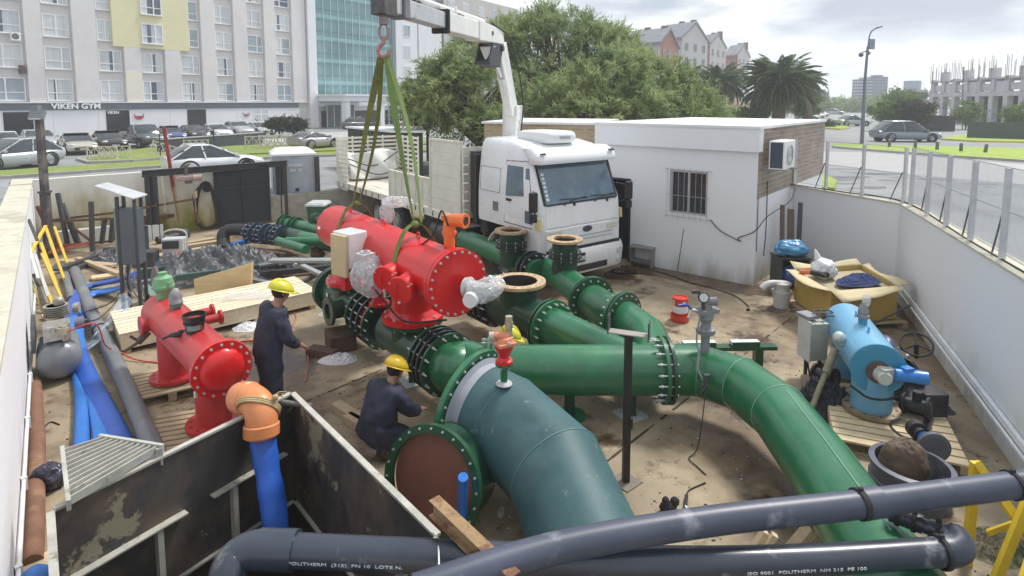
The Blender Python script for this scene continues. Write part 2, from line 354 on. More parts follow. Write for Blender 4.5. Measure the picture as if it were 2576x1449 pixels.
# ---------------------------------------------------------------- YARD WALLS
def stained(name,c=(0.78,0.79,0.815),stain=(0.42,0.36,0.20),algae=(0.22,0.21,0.03),amt=0.5,zt=1.4):
    M_=bpy.data.materials.new(name);M_.use_nodes=True;N,L=M_.node_tree.nodes,M_.node_tree.links;p=N['Principled BSDF'];p.inputs['Roughness'].default_value=0.8
    co=N.new('ShaderNodeTexCoord').outputs['Object'];sp=N.new('ShaderNodeSeparateXYZ');L.new(co,sp.inputs[0])
    mp=N.new('ShaderNodeMapping');L.new(co,mp.inputs[0]);mp.inputs['Scale'].default_value=(1,1,0.35)
    n=N.new('ShaderNodeTexNoise');n.inputs['Scale'].default_value=1.6;n.inputs['Detail'].default_value=9;n.inputs['Roughness'].default_value=0.62;L.new(mp.outputs[0],n.inputs[0])
    h=N.new('ShaderNodeMapRange');L.new(sp.outputs[2],h.inputs[0]);h.inputs[1].default_value=zt;h.inputs[2].default_value=0.0;h.inputs[3].default_value=-0.28*(1.6-amt);h.inputs[4].default_value=amt*0.42
    ad=N.new('ShaderNodeMath');ad.operation='ADD';L.new(n.outputs[0],ad.inputs[0]);L.new(h.outputs[0],ad.inputs[1])
    k=N.new('ShaderNodeValToRGB');L.new(ad.outputs[0],k.inputs[0]);e=k.color_ramp.elements
    e[0].position=0.42;e[0].color=(*c,1);e[1].position=0.78;e[1].color=(*stain,1);q=e.new(0.55);q.color=(*[a*0.72+b_*0.28 for a,b_ in zip(c,stain)],1);q=e.new(0.93);q.color=(*algae,1)
    L.new(k.outputs[0],p.inputs['Base Color'])
    bn=N.new('ShaderNodeTexNoise');bn.inputs['Scale'].default_value=14;L.new(co,bn.inputs[0]);bb=N.new('ShaderNodeBump');bb.inputs['Strength'].default_value=0.15;bb.inputs['Distance'].default_value=0.02;L.new(bn.outputs[0],bb.inputs['Height']);L.new(bb.outputs[0],p.inputs['Normal'])
    return M_
wallw=stained('white_render',amt=0.42,zt=1.0,stain=(0.46,0.44,0.38),algae=(0.28,0.26,0.2))
wally=stained('mouldy_render',amt=1.15,zt=1.85,c=(0.78,0.77,0.70),stain=(0.44,0.38,0.19),algae=(0.20,0.19,0.02))
coping=mat('coping_concrete',(0.56,0.53,0.43),r=0.9,v=0.12,s=3,c2=(0.42,0.40,0.33),s2=1.3,t=0.55,b=0.3)
def ywall(name,a,b_,h0,h1,m,label,cop=0.34,side=1,cm=None,ch=0.05):
    w_=B();n=V((-(b_-a).y,(b_-a).x,0)).normalized()*side*0.18
    w_.hexa([a,b_,b_+n,a+n,a+V((0,0,h0)),b_+V((0,0,h1)),b_+n+V((0,0,h1)),a+n+V((0,0,h0))]if side<0 else
[a,a+n,b_+n,b_,a+V((0,0,h0)),a+n+V((0,0,h0)),b_+n+V((0,0,h1)),b_+V((0,0,h1))])
    o=w_.done(name,m,label=label,cat='wall')
    if cop:
        c=B();u=n.normalized();c.hexa([a-u*.02+V((0,0,h0+.001)),b_-u*.02+V((0,0,h1+.001)),b_+u*cop+V((0,0,h1+.001)),a+u*cop+V((0,0,h0+.001)),
a-u*.02+V((0,0,h0+ch)),b_-u*.02+V((0,0,h1+ch)),b_+u*cop+V((0,0,h1+ch)),a+u*cop+V((0,0,h0+ch))])
        c.done('coping',cm or coping,o)
    return o
lw=ywall('yard_wall',LW0,LW1,1.93,1.93,wallw,'long white yard wall on the left with a wide concrete coping',side=1,cop=0.42)
# thin conduit clipped along the foot of the left wall
b=B();n=V((0.8,0.6,0))*0.03
pa,pb=LW0.lerp(LW1,0.25)+n,LW0.lerp(LW1,0.85)+n
b.tube([pa+V((0,0,.28)),pb+V((0,0,.28))],0.018,8);b.tube([pa+V((0,0,.2)),pb+V((0,0,.2))],0.012,8)
for i in range(9):b.box(pa.lerp(pb,i/9)+V((0,0,.24)),(.05,.05,.14),rz=0.9)
b.done('conduit',mat('white_pvc',(0.75,0.76,0.78),r=0.45),lw)
bw=ywall('yard_wall',LW1,BW1,1.93,2.0,wally,'mould stained back wall behind the rusty bar rack',cop=0,side=1)
rightw=ywall('yard_wall',RW0,RW1,1.95,1.97,wallw,'white yard wall between the office and the corner behind the yellow crate',side=1,cop=0.2,ch=0.03)
ywall('yard_wall',RW1,RW2,1.97,2.3,wallw,'long white yard wall on the right behind the blue tank',side=1,cop=0.3,ch=0.03)
# grey kick board + white trunking on the right wall
b=B();u=(RW2-RW1).normalized();n=V((u.y,-u.x,0));n=n if n.x<0 else-n
a,c=RW1+u*0.25+n*0.04,RW2+n*0.04
b.beam(a+V((0,0,.42)),c+V((0,0,.42)),.05,.07);b.beam(a+n*.05+V((0,0,.36)),c+n*.05+V((0,0,.36)),.03,.03)
b.done('wall_trunking',MATS['white_pvc'],label='white cable trunking running along the foot of the right wall',cat='cable trunking')

# ---------------------------------------------------------------- OFFICE AND BRICK BUILDING
offw=stained('office_render',c=(0.78,0.79,0.82),amt=0.42,zt=0.8,stain=(0.42,0.39,0.33))
H0=3.5
side_u=(SHC-SHA).normalized();front_u=(SHB-SHA).normalized()
off=thing('office_building','low white rendered office with a barred window and flat roof','building',tuple((SHA+SHC)/2),world=True)
win0,win1=0.27,0.495 # along the front, from the near corner (fractions of length)
Lf=(SHB-SHA).length
def fp(s,z,o=0.0): # point on the office front: s metres from the near corner, o outwards
    n=V((front_u.y,-front_u.x,0));n=n if n.y<0 else-n
    q=SHA+front_u*s+n*o;return V((q.x,q.y,z))
def solve_s(px,z=1.0):
    best=min((abs(1288+FPX*fp(s_/200,z).x/(fp(s_/200,z).y*math.cos(PITCH)+(CAMZ-z)*math.sin(PITCH))-px),s_/200)for s_ in range(0,1000));return best[1]
sw0,sw1=solve_s(1779,1.9),solve_s(1684,1.9);zw0,zw1=1.42,2.47
sd0,sd1=solve_s(1587,1.5),solve_s(1537,1.5)
b=B();th=0.2
def seg(s0,s1,z0,z1,t0=-th,t1=0.0):
    q=[fp(s0,z0,t0),fp(s1,z0,t0),fp(s1,z0,t1),fp(s0,z0,t1)];b.hexa([*q,*[p+V((0,0,z1-z0))for p in q]])
seg(0,sw0,0,H0-.5);seg(sw1,sd0,0,H0-.5);seg(sd1,Lf,0,H0-.5);seg(sw0,sw1,0,zw0);seg(sw0,sw1,zw1,H0-.5);seg(sd0,sd1,2.15,H0-.5)
b.done('wall',offw,off)
# side wall: white foot and grey brick above
nr=V((side_u.y,-side_u.x,0));SHA2=SHA+V((0,0,0))
b=B();p0=SHA-front_u*0;t_=-nr*0.2
b.hexa([SHA+side_u*.2,SHC,SHC+t_,SHA+side_u*.2+t_,*[q+V((0,0,1.95))for q in(SHA+side_u*.2,SHC,SHC+t_,SHA+side_u*.2+t_)]])
b.done('side_wall',offw,off)
bk=brickmat('grey_brick',(0.36,0.29,0.23),(0.27,0.21,0.17),(0.38,0.34,0.30),bw=0.6,bh=0.11,ms=0.014)
b=B();b.hexa([*[q+V((0,0,1.952))for q in(SHA+side_u*.02,SHC,SHC+t_,SHA+side_u*.02+t_)],*[q+V((0,0,H0-.002))for q in(SHA+side_u*.02,SHC,SHC+t_,SHA+side_u*.02+t_)]])
b.done('brick_wall',bk,off)
b=B();seg(-.04,Lf,H0-.5,H0,-.2,.10);b.done('parapet',offw,off)
b=B();q=[fp(-.06,0,.12),fp(Lf,0,.12),SHC+(SHB-SHA),SHC+nr*.04]
b.prism([V((p.x,p.y,H0+.002))for p in q],(0,0,.06));b.done('roof',mat('roof_edge',(0.74,0.75,0.77),r=0.6,v=.06),off)
dk=mat('painted_room_shade',(0.015,0.016,0.02),r=0.9)
b=B();seg(sd0,sd1,0,2.15,-.24,-.205);b.done('door_shade_panel',dk,off)  # added panel closing the doorway, its near-black colour paints the unlit room
dfm=mat('door_frame_dark',(0.03,0.032,0.04),r=.5)
b=B();seg(sd0,sd0+.05,0,2.15,-.15,.02);seg(sd1-.05,sd1,0,2.1,-.15,.02);seg(sd0+.05,sd1-.05,2.1,2.15,-.15,.02);b.done('door_frame',dfm,off)
wf=B();alu=mat('aluminium',(0.55,0.56,0.58),r=.4,m=.6)
b=B();seg(sw0,sw0+.05,zw0,zw1,-.12,-.04);seg(sw1-.05,sw1,zw0,zw1,-.12,-.04);seg(sw0+.05,sw1-.05,zw0,zw0+.05,-.12,-.04);seg(sw0+.05,sw1-.05,zw1-.05,zw1,-.12,-.04)
sm_=(sw0+sw1)/2;seg(sm_-.025,sm_+.025,zw0+.05,zw1-.05,-.12,-.04);wfo=b.done('window',alu,off)
b=B();seg(sw0+.05,sw1-.05,zw0+.05,zw1-.05,-.11,-.09);b.done('pane',mat('dark_glass',(0.045,0.05,0.055),r=.12,v=.2),wfo)
b=B()
for i in range(8):
    s_=sw0-.03+(sw1-sw0+.06)*i/7;b.tube([fp(s_,zw0-.1,.07),fp(s_,zw1+.06,.07)],.0055,6)
for z in(zw0-.06,zw0+.45,zw1+.02):b.tube([fp(sw0-.08,z,.07),fp(sw1+.08,z,.07)],.0055,6)
for s_ in(sw0-.08,sw1+.08):
    for z in(zw0-.06,zw1+.02):b.tube([fp(s_,z,.07),fp(s_,z,-.02)],.009,6)
b.done('window_bars',mat('white_bar',(0.42,0.42,0.43),r=.5),wfo)
# exposed yellow brick building behind the truck
yb=brickmat('yellow_brick',(0.47,0.34,0.20),(0.36,0.25,0.14),(0.42,0.38,0.32),bw=0.24,bh=0.085,ms=0.014)
BRA,BRB=V((-0.78,16.3,0)),V((2.21,15.25,0))
brb=thing('brick_building','yellow brick annex with a white roof edge behind the truck cab','building',tuple((BRA+BRB)/2),world=True)
b=B();q=[BRA,BRB,BRB+V((1.2,3.2,0)),BRA+V((1.2,3.2,0))];b.prism(q,(0,0,H0-.02));b.done('wall',yb,brb)
b=B();b.prism([V((p.x,p.y,H0-.018))for p in(BRA+V((-.08,-.06,0)),BRB+V((0,-.06,0)),q[2]+V((0,.1,0)),q[3]+V((-.08,.1,0)))],(0,0,.06));b.done('roof',MATS['roof_edge'],brb)

# air conditioner on brackets on the office side
def frame_side(s,z,o):q=SHA+side_u*s+nr*o;return V((q.x,q.y,z))
ac=thing('air_conditioner','white outdoor air conditioner unit on brackets on the office brick side','air conditioner',tuple(frame_side(.62,2.6,.3)),world=True)
whp=mat('white_paint_metal',(0.78,0.79,0.77),r=.4,v=.05)
R3=Matrix((side_u,nr,V((0,0,1)))).transposed()
b=B();c=frame_side(.62,2.93,.32);b.box(c,(.84,.32,.62),R=R3);b.done('casing',whp,ac,bev=.015)
b=B();b.lathe(c+nr*.161,nr,[(.23,0),(.24,.012),(.2,.02)],28)
for k in range(1,6):b.tube([c+nr*.172+side_u*math.cos(a)*.036*k+V((0,0,math.sin(a)*.036*k))for a in[2*math.pi*i/20 for i in range(20)]],.004,4,closed=True)
b.done('fan_grille',mat('grille_grey',(0.5,0.53,0.52),r=.5),ac)
b=B()
for i in range(30):b.box(c-side_u*.423+V((0,0,-.27+i*.0185)),(.006,.25,.008),R=R3)
b.box(c-side_u*.4215,(.002,.26,.56),R=R3);b.done('coil',mat('coil_dark',(0.07,0.09,0.12),r=.6),ac)
b=B()
for s_ in(-.3,.3):
    b.beam(c+side_u*s_-nr*.32+V((0,0,-.33)),c+side_u*s_+nr*.26+V((0,0,-.33)),.04,.03);b.beam(c+side_u*s_-nr*.32+V((0,0,-.55)),c+side_u*s_+nr*.18+V((0,0,-.35)),.03,.02)
b.done('bracket',mat('steel_grey',(0.35,0.36,0.37),r=.5,m=.5),ac)

gr=random.Random(99)
for nm,m_,n_,s0,s1,lb in(('floor_grit',mat('grit_dark',(.08,.06,.045),r=.9),900,.004,.016,0),('floor_flecks',mat('fleck_pale',(.55,.53,.48),r=.8),420,.004,.014,0)):
    b=B()
    for i in range(n_):
        c_=G(gr.uniform(60,2500),590+900*gr.random()**1.2,0);r=gr.uniform(s0,s1);k=gr.randint(4,6);a0=gr.uniform(0,6)
        if not(-13<c_.x<8 and c_.y<20)or(-3.7<c_.x<-.4 and c_.y<6.2):continue
        ps=[c_+V((math.cos(a0+6.283*q/k)*r*gr.uniform(.6,1.5),math.sin(a0+6.283*q/k)*r*gr.uniform(.5,1.1),.001))for q in range(k)];b.prism(ps,(0,0,r*.5))
    b.done(nm,m_,kind='stuff')
# ---------------------------------------------------------------- street edge of the sunken yard
b=B()
for i in(2,3,4,5,6,7):
    a,c=yard[i],yard[(i+1)%len(yard)];b.add([a,c,c+V((0,0,SZ)),a+V((0,0,SZ))],[(0,1,2,3)])
b.xf(Matrix.Translation((0,0,0)));b.done('retaining_edge',mat('earth_edge',(0.35,0.33,0.28),r=.9,v=.2),kind='structure')

# ---------------------------------------------------------------- street wall of buildings
FO=V((-39.5,45.8,0));FU=V((0.6315,1,0)).normalized();FN=V((FU.y,-FU.x,0)) # FN points to the street
def fs(px,off=0.0):
    k=(px-1288)/FPX;o=FO+FN*off
    # x = k*(y*cos+ (CAMZ-z)*sin) ; take z about 4
    return(k*o.y*0.9954-o.x)/(FU.x-k*FU.y*0.9954)
def F(s,z,o=0.0):q=FO+FU*s+FN*o;return V((q.x,q.y,z))
def fslab(b,s0,s1,z0,z1,o0,o1):
    q=[F(s0,z0,o1),F(s1,z0,o1),F(s1,z0,o0),F(s0,z0,o0)];b.hexa([*q,*[p+V((0,0,z1-z0))for p in q]])
grey=mat('facade_grey',(0.68,0.66,0.66),r=.85,v=.06,s=.5,c2=(0.60,0.58,0.585),s2=.25,t=.5,w2=.15)
grey2=mat('facade_spandrel',(0.64,0.62,0.62),r=.85,v=.06,s=.7)
yel=mat('facade_yellow',(0.70,0.66,0.42),r=.85,v=.05,s=.5)
crm=mat('facade_cream',(0.75,0.71,0.60),r=.85,v=.05,s=.5)
whf=mat('facade_white',(0.74,0.75,0.78),r=.8,v=.04,s=.5)
band=mat('sign_band',(0.095,0.11,0.135),r=.5,v=.12,s=.3)
wfr=mat('window_frame_white',(0.80,0.81,0.82),r=.5,v=.03)
panes=[mat('curtained_glass',(0.52,0.55,0.58),r=.18,v=.1,s=1.5,st=(3,3,.2)),mat('net_curtain_glass',(0.60,0.62,0.64),r=.2,v=.12,s=2,st=(3,3,.2)),
mat('grey_glass',(0.32,0.38,0.43),r=.12,v=.2,s=1),mat('dim_glass',(0.10,0.13,0.17),r=.08,v=.2,s=1)]
ap=thing('apartment_building','long grey apartment block with a dark gym sign band and a yellow painted patch','building',tuple(F(10,SZ)),world=True)
SE=fs(797);b=B();fslab(b,-14,SE,SZ,22,-12,-.35);b.done('wall',grey2,ap)
cols=[(-14,70),(124,190),(259,316),(366,418),(464,511),(553,593),(632,669),(702,738)]
cs=[(fs(a),fs(c))for a,c in cols];ST=2.66;Z0=4.12
b=B();edges=[-14]+[x for c in cs for x in c]+[SE-1.2]
piers=[(edges[i],edges[i+1])for i in range(0,len(edges),2)]
for s0,s1 in piers:
    if s1-s0>.2:fslab(b,s0+.15,s1-.15,4.06,22,-.349,0)
fslab(b,SE-1.2,SE,SZ,22,-.349,.25)
b.done('pier',grey,ap)
b=B();fslab(b,cs[3][0]-2.4,cs[3][1]+2.5,7.6+1.4,22,-.348,.012);yp=b.done('painted_patch',yel,ap)
b=B();fslab(b,cs[2][1]+.16,cs[3][0]-.16,4.07,6.9,-.348,.010);b.done('painted_patch',crm,ap)
b=B();fslab(b,SE-1.15,SE,SZ+.02,22.1,-.2,.262);b.done('corner_pier',whf,ap)
random.seed(11)
for ci,(s0,s1)in enumerate(cs):
    if ci==0:s0=s1-3.5
    for k in range(6):
        z=Z0+ST*k+(.0 if k else .04);h=1.82;o_=.03 if ci==3 and k>1 else-.345
        o_=.014 if(ci==3 and k>=2)else-.345
        b=B();t=.07
        fslab(b,s0,s1,z,z+t,o_,o_+.10);fslab(b,s0,s1,z+h-t,z+h,o_,o_+.08)
        fslab(b,s0,s0+t,z+t,z+h-t,o_,o_+.08);fslab(b,s1-t,s1,z+t,z+h-t,o_,o_+.08)
        m_=s0+(s1-s0)*random.choice((.36,.5,.62,.64));fslab(b,m_-.05,m_+.05,z+t,z+h-t,o_,o_+.08)
        fslab(b,s0+t,m_-.05,z+.62,z+.69,o_,o_+.07);fslab(b,m_+.05,s1-t,z+.62,z+.69,o_,o_+.07)
        wo=b.done('window',wfr,ap)
        b=B();fslab(b,s0+t,s1-t,z+t,z+h-t,o_-.001,o_+.03);p_=random.choices((0,1,2,3),(4,4,3,1))[0];b.done('pane',panes[p_],wo)
        if p_<2 and random.random()<.55:
            q=random.uniform(s0+.3,s1-.7);b=B();fslab(b,q,q+random.uniform(.25,.6),z+t,z+h-t,o_,o_+.034);b.done('curtain_gap',panes[3],wo)
        elif p_>1 and random.random()<.7:
            q=s0+t;b=B();fslab(b,q,q+random.uniform(.4,1.1),z+t,z+h-t,o_,o_+.034);b.done('curtain',panes[1],wo)
        b=B();fslab(b,s0-.05,s1+.05,z-.07,z-.001,o_,o_+.2);b.done('sill',grey,wo)
b=B();fslab(b,-14,SE-1.25,3.96,4.055,-.3,.14);b.done('ledge',whf,ap)
b=B();fslab(b,-14,fs(750),3.38,3.955,-.3,.10);b.done('sign_band',band,ap)
b=B();fslab(b,-14,fs(752),SZ,3.378,-.3,.02);b.done('shop_wall',whf,ap)
b=B()
for px in(130,245,425,595):fslab(b,fs(px),fs(px)+.05,SZ,3.37,.021,.03)
b.done('wall_joint',grey2,ap)
dark=mat('shop_interior',(0.015,0.018,0.025),r=.15,v=.3,s=1,c2=(.12,.13,.15),s2=1.5,t=.66)
for a,c,zt,zb in((4,80,3.25,SZ+.25),(264,323,3.3,SZ+.05),(469,516,3.3,SZ+.05)):
    b=B();fslab(b,fs(a),fs(c),zb,zt,.021,.05);sf=b.done('shop_window',dark,ap)
b=B();s0,s1=fs(636),fs(674);fslab(b,s0,s1,1.9,3.3,.021,.06);wo=b.done('window',wfr,ap)
b=B();m_=(s0+s1)/2
for q0,q1 in((s0+.08,m_-.05),(m_+.05,s1-.08)):
    for z0,z1 in((1.95,2.65),(2.75,3.22)):fslab(b,q0,q1,z0,z1,.05,.064)
b.done('pane',panes[0],wo)
lm=mat('sign_letters_white',(0.82,0.83,0.84),r=.5)
text('VIKEN GYM',.62,.03,frame(F((fs(127)+fs(250))/2,3.67,.14),FU,(0,0,1)),lm,'sign_letters',ap,(1.12,1),.018)
text('VIKEN',.34,.01,frame(F(fs(282),3.1,.065),FU,(0,0,1)),lm,'sign_letters',ap,(1,1),.008)
redm=mat('emblem_red',(0.50,0.05,0.12),r=.5);emd=mat('emblem_dark',(0.12,0.08,0.12),r=.5)
for px,sc,mm in((347,.85,redm),(618,.8,mat('emblem_faded',(0.42,0.22,0.28),r=.5))): # horned crown emblem
    c=F(fs(px),2.72,.05);b=B()
    pl=lambda pts:b.prism([c+FU*x*sc+V((0,0,z*sc))for x,z in pts],FN*.03)
    pl([(-.36,.06),(.36,.06),(.26,-.34),(-.26,-.34)]);pl([(-.3,-.26),(-.38,.06),(-.42,.30),(-.50,.26),(-.44,-.16)]);pl([(.3,-.26),(.44,-.16),(.50,.26),(.42,.30),(.38,.06)])
    eo=b.done('emblem',mm,ap)
    b=B();b.prism([c+FN*.031+FU*x*sc+V((0,0,z*sc))for x,z in((-.12,-.2),(.12,-.2),(.1,-.02),(-.1,-.02))],FN*.01);b.done('emblem_mark',emd,eo)
# outdoor unit on the facade
u=thing('air_conditioner','small white air conditioner unit fixed under an upper apartment window','air conditioner',tuple(F(fs(50),8.85,.2)),world=True)
b=B();fslab(b,fs(38),fs(62),8.85,9.5,.01,.33);b.done('casing',whp,u)
b=B();b.lathe(F(fs(48),9.17,.331),FN,[(.001,.01),(.2,.01),(.24,0)],20);b.done('fan_grille',mat('fan_dark',(0.12,0.13,0.14),r=.5),u)
b=B();fslab(b,fs(57),fs(69),6.3,6.95,-.33,.15);b.done('vent_box',mat('rust_dark',(0.10,0.07,0.06),r=.8),label='dark rusty vent box below a lower apartment window',cat='vent')

# glass tower with white portico
glass=mat('teal_glass',(0.11,0.25,0.275),r=.05,m=.3,v=.35,s=.12,c2=(0.22,0.38,0.40),s2=.2,t=.48,w2=.2,coat=.6)
gt=thing('glass_tower','teal glass curtain wall tower with thin white mullions beside the grey block','building',tuple(F(SE+8,SZ)),world=True)
GE=fs(985);b=B();fslab(b,SE+.05,GE,4.0,24,-8,.1);b.done('glass_wall',glass,gt)
b=B();nm=11
for i in range(nm+1):s_=SE+.05+(GE-SE-.05)*i/nm;fslab(b,s_-.03,s_+.03,4.0,24,.1,.16)
b.done('mullion',mat('mullion_pale',(0.55,0.70,0.70),r=.4),gt)
b=B()
for k in range(15):
    z=4.6+k*1.33;fslab(b,SE+.1,GE,z,z+.05,.1,.14)
b.done('transom',mat('transom_dark',(0.05,0.16,0.19),r=.4),gt)
b=B()
for k in range(7):z=6.2+k*2.66;fslab(b,SE+.1,GE,z,z+.45,.1,.12)
b.done('spandrel',mat('glass_spandrel',(0.22,0.40,0.42),r=.1,v=.15,s=.2),gt)
b=B();fslab(b,SE+.05,GE,3.5,3.99,-8,.2);fslab(b,SE+.05,GE,SZ,3.5,-8,-.4);b.done('wall',whf,gt)
b=B();fslab(b,fs(812),GE-.3,SZ,2.9,-.399,-.37);b.done('shop_window',dark,gt)
b=B();fslab(b,GE,fs(994),SZ,24,-8,.35);b.done('corner_pier',mat('dark_pier',(0.16,0.2,0.24),r=.5),gt)
po=thing('portico','white entrance portico with two columns in front of the glass tower','portico',tuple(F(fs(915),SZ,4)),world=True)
pa0,pa1=fs(868,4.6),fs(964,4.6)
b=B();fslab(b,pa0-.3,pa1+.3,4.1,4.75,.3,4.9);b.done('canopy',whf,po)
b=B();fslab(b,pa0-.55,pa1+.55,4.751,4.95,.3,5.2);b.done('cornice',whf,po)
for s_ in(pa0+.3,pa1-.3):
    for o_ in(4.4,):b=B();fslab(b,s_-.35,s_+.35,SZ,4.099,o_-.35,o_+.35);b.done('column',whf,po)
b=B();fslab(b,pa0+.9,pa1-.9,SZ,3.6,.25,.3);b.done('door',mat('door_glass',(.10,.14,.15),r=.1,v=.2),po)
b=B()
for i in range(5):s_=pa0+.9+(pa1-pa0-1.8)*i/4;fslab(b,s_-.04,s_+.04,SZ,3.6,.301,.36)
b.done('door_frame',wfr,po)

# white apartment block next to the tower, and the tall pale block beyond
def block(name,label,p0,p1,zt,m,wins,rows,z0=4.6,st=2.9,off=0.0,dep=14,dark_top=None):
    t=thing(name,label,'building',tuple(F((fs(p0)+fs(p1))/2,SZ,off)),world=True)
    b=B();fslab(b,fs(p0,off),fs(p1,off),SZ,zt,off-dep,off);b.done('wall',m,t)
    for a,c in wins:
        for k in range(rows):
            z=z0+st*k
            if z+1.6>zt:continue
            b=B();s0,s1=fs(a,off),fs(c,off);fslab(b,s0,s1,z,z+1.7,off,off+.06);wo=b.done('window',wfr,t)
            b=B();m_=(s0+s1)/2;fslab(b,s0+.1,m_-.04,z+.1,z+1.6,off+.05,off+.07);fslab(b,m_+.04,s1-.1,z+.1,z+1.6,off+.05,off+.07);b.done('pane',panes[random.choice((2,2,3,0))],wo)
    return t
t=block('apartment_building','white apartment block between the glass tower and the trees',994,1052,23,whf,[(1017,1035)],6)
t=block('apartment_building','dark topped apartment block showing above the crane boom',1052,1113,26,mat('facade_slate',(.10,.12,.17),r=.6),[(1058,1072),(1082,1097)],7,off=-2)
b=B();fslab(b,fs(1056,0),fs(1113,0),SZ,16.5,-1.99,0);b.done('lower_wall',whf,t)
pale=mat('facade_pale',(0.50,0.49,0.46),r=.8,v=.06,s=.3)
t=block('apartment_building','long pale concrete block with a sloping roofline above the trees',1118,1304,22.0,pale,[(1130,1145),(1165,1180),(1205,1218),(1240,1250),(1270,1280)],6,off=-3)
b=B();fslab(b,fs(1128,-3),fs(1180,-3),22,25.5,-16,-4);b.done('roof_house',pale,t)

# brick and white gabled blocks on the right, far side of the palms
brk=mat('far_brick',(0.30,0.12,0.085),r=.85,v=.15,s=.6);wht=mat('far_white',(0.47,0.46,0.46),r=.8,v=.06,s=.3);rof=mat('slate_roof',(0.17,0.18,0.21),r=.7,v=.15,s=.6);far_glass=mat('far_window',(0.08,0.10,0.13),r=.2)
def gable(label,Y,xl,xm,xr,ytop,yeave,mleft,mright,hip=False):
    a,m_,c=P(xl,250,Y+6),P(xm,250,Y),P(xr,250,Y+9);zt,ze=P(xm,ytop,Y).z,P(xm,yeave,Y).z
    for q in(a,m_,c):q.z=SZ
    t=thing('gabled_apartment_building',label,'building',tuple(m_),world=True);d=c+(a-m_)
    up=lambda q,z:V((q.x,q.y,z))
    b=B();b.add([a,m_,up(m_,ze),up(a,ze)],[(0,1,2,3)]);b.add([a,up(a,ze),up(d,ze),d],[(0,1,2,3)]);b.done('wall',mleft,t)
    b=B();r0=(m_+c)/2;b.add([m_,c,up(c,ze),up(r0,zt),up(m_,ze)],[(0,1,2,3,4)]);b.add([d,up(d,ze),up(c,ze),c],[(0,1,2,3)]);b.done('gable_wall',mright,t)
    b=B();r1=(a+d)/2;e=(m_-a)*.03
    for q0,q1 in((m_,a),(c,d)):
        s_=(q0-r0)*.12;b.hexa([up(q0+s_+e,ze-.5),up(q1+s_-e,ze-.5),up(r1-e,zt),up(r0+e,zt),up(q0+s_+e,ze-.1),up(q1+s_-e,ze-.1),up(r1-e,zt+.5),up(r0+e,zt+.5)])
    ro=b.done('roof',rof,t)
    for f_ in(.3,.7):b=B();q=r1.lerp(r0,f_);b.boxb((q.x+1.2,q.y-.5,zt-1),(1.0,1.0,1.9));b.done('chimney',mat('chimney_dark',(.16,.11,.11),r=.9),ro)
    def wins(q0,q1,n,mm):
        w_=(q1-q0);nn=V((w_.y,-w_.x,0)).normalized()
        for i in range(n):
            for z in[ze-2.6-2.9*k for k in range(5)]:
                if z<2:continue
                c_=q0+w_*((i+.5)/n);b=B();h=w_.normalized()*.65
                b.hexa([up(c_-h,z),up(c_+h,z),up(c_+h+nn*.08,z),up(c_-h+nn*.08,z),up(c_-h,z+1.5),up(c_+h,z+1.5),up(c_+h+nn*.08,z+1.5),up(c_-h+nn*.08,z+1.5)]);b.done('window',far_glass,t)
    wins(a,m_,max(1,int((m_-a).length/3.2)),0);wins(m_,c,max(2,int((c-m_).length/3.5)),0)
gable('grey roofed white and brick block just above the tree crown',100,1552,1658,1702,68,104,wht,brk)
gable('tallest gabled white and brick block with a dark roof',118,1640,1712,1776,52,92,wht,wht)
gable('narrow white and brick block behind the left palm',135,1744,1782,1822,82,110,brk,wht)
gable('farthest brick and white block beside the big palm',150,1818,1852,1882,110,135,brk,wht)

# far city
def tower(label,x0,x1,y0,Y,m,fl=9,nm='tower_block'):
    a,c=P(x0,260,Y),P(x1,260,Y);zt=P(x0,y0,Y).z;t=thing(nm,label,'building',(a.x,a.y,SZ),world=True)
    wd=c.x-a.x;b=B();b.boxb(((a.x+c.x)/2,Y+wd/2,SZ),(wd,wd,zt-SZ));b.done('wall',m,t)
    h=(zt-SZ)/fl
    for k in range(fl):b=B();b.boxb(((a.x+c.x)/2,Y+wd/2,SZ+h*k+h*.45),(wd*1.012,wd*1.012,h*.4));b.done('window_band',far_glass,t)
    b=B();b.boxb(((a.x+c.x)/2+wd*.1,Y+wd/2,zt),(wd*.5,wd*.5,h*.6));b.done('roof_house',m,t)
bl=mat('far_blue_grey',(0.08,0.12,0.22),r=.7,v=.06,s=.05);bw_=mat('far_concrete',(0.26,0.30,0.38),r=.8,v=.05,s=.05)
tower('pale balcony tower far down the street right of the lamp pole',2160,2192,199,205,bw_,10)
tower('blue grey tower far down the street with banded windows',2190,2230,193,225,bl,11)
tower('small blue grey block right of the big palm',2052,2084,230,180,bl,6)
tower('low pale block at the far end of the street',2112,2146,250,520,bw_,3)
tower('distant low grey block by the horizon beside the palm',2086,2108,247,560,bl,3)
tower('pale low building among the hedges left of the concrete frame',2278,2332,226,95,mat('far_blue_white',(.45,.5,.56),r=.8),2)

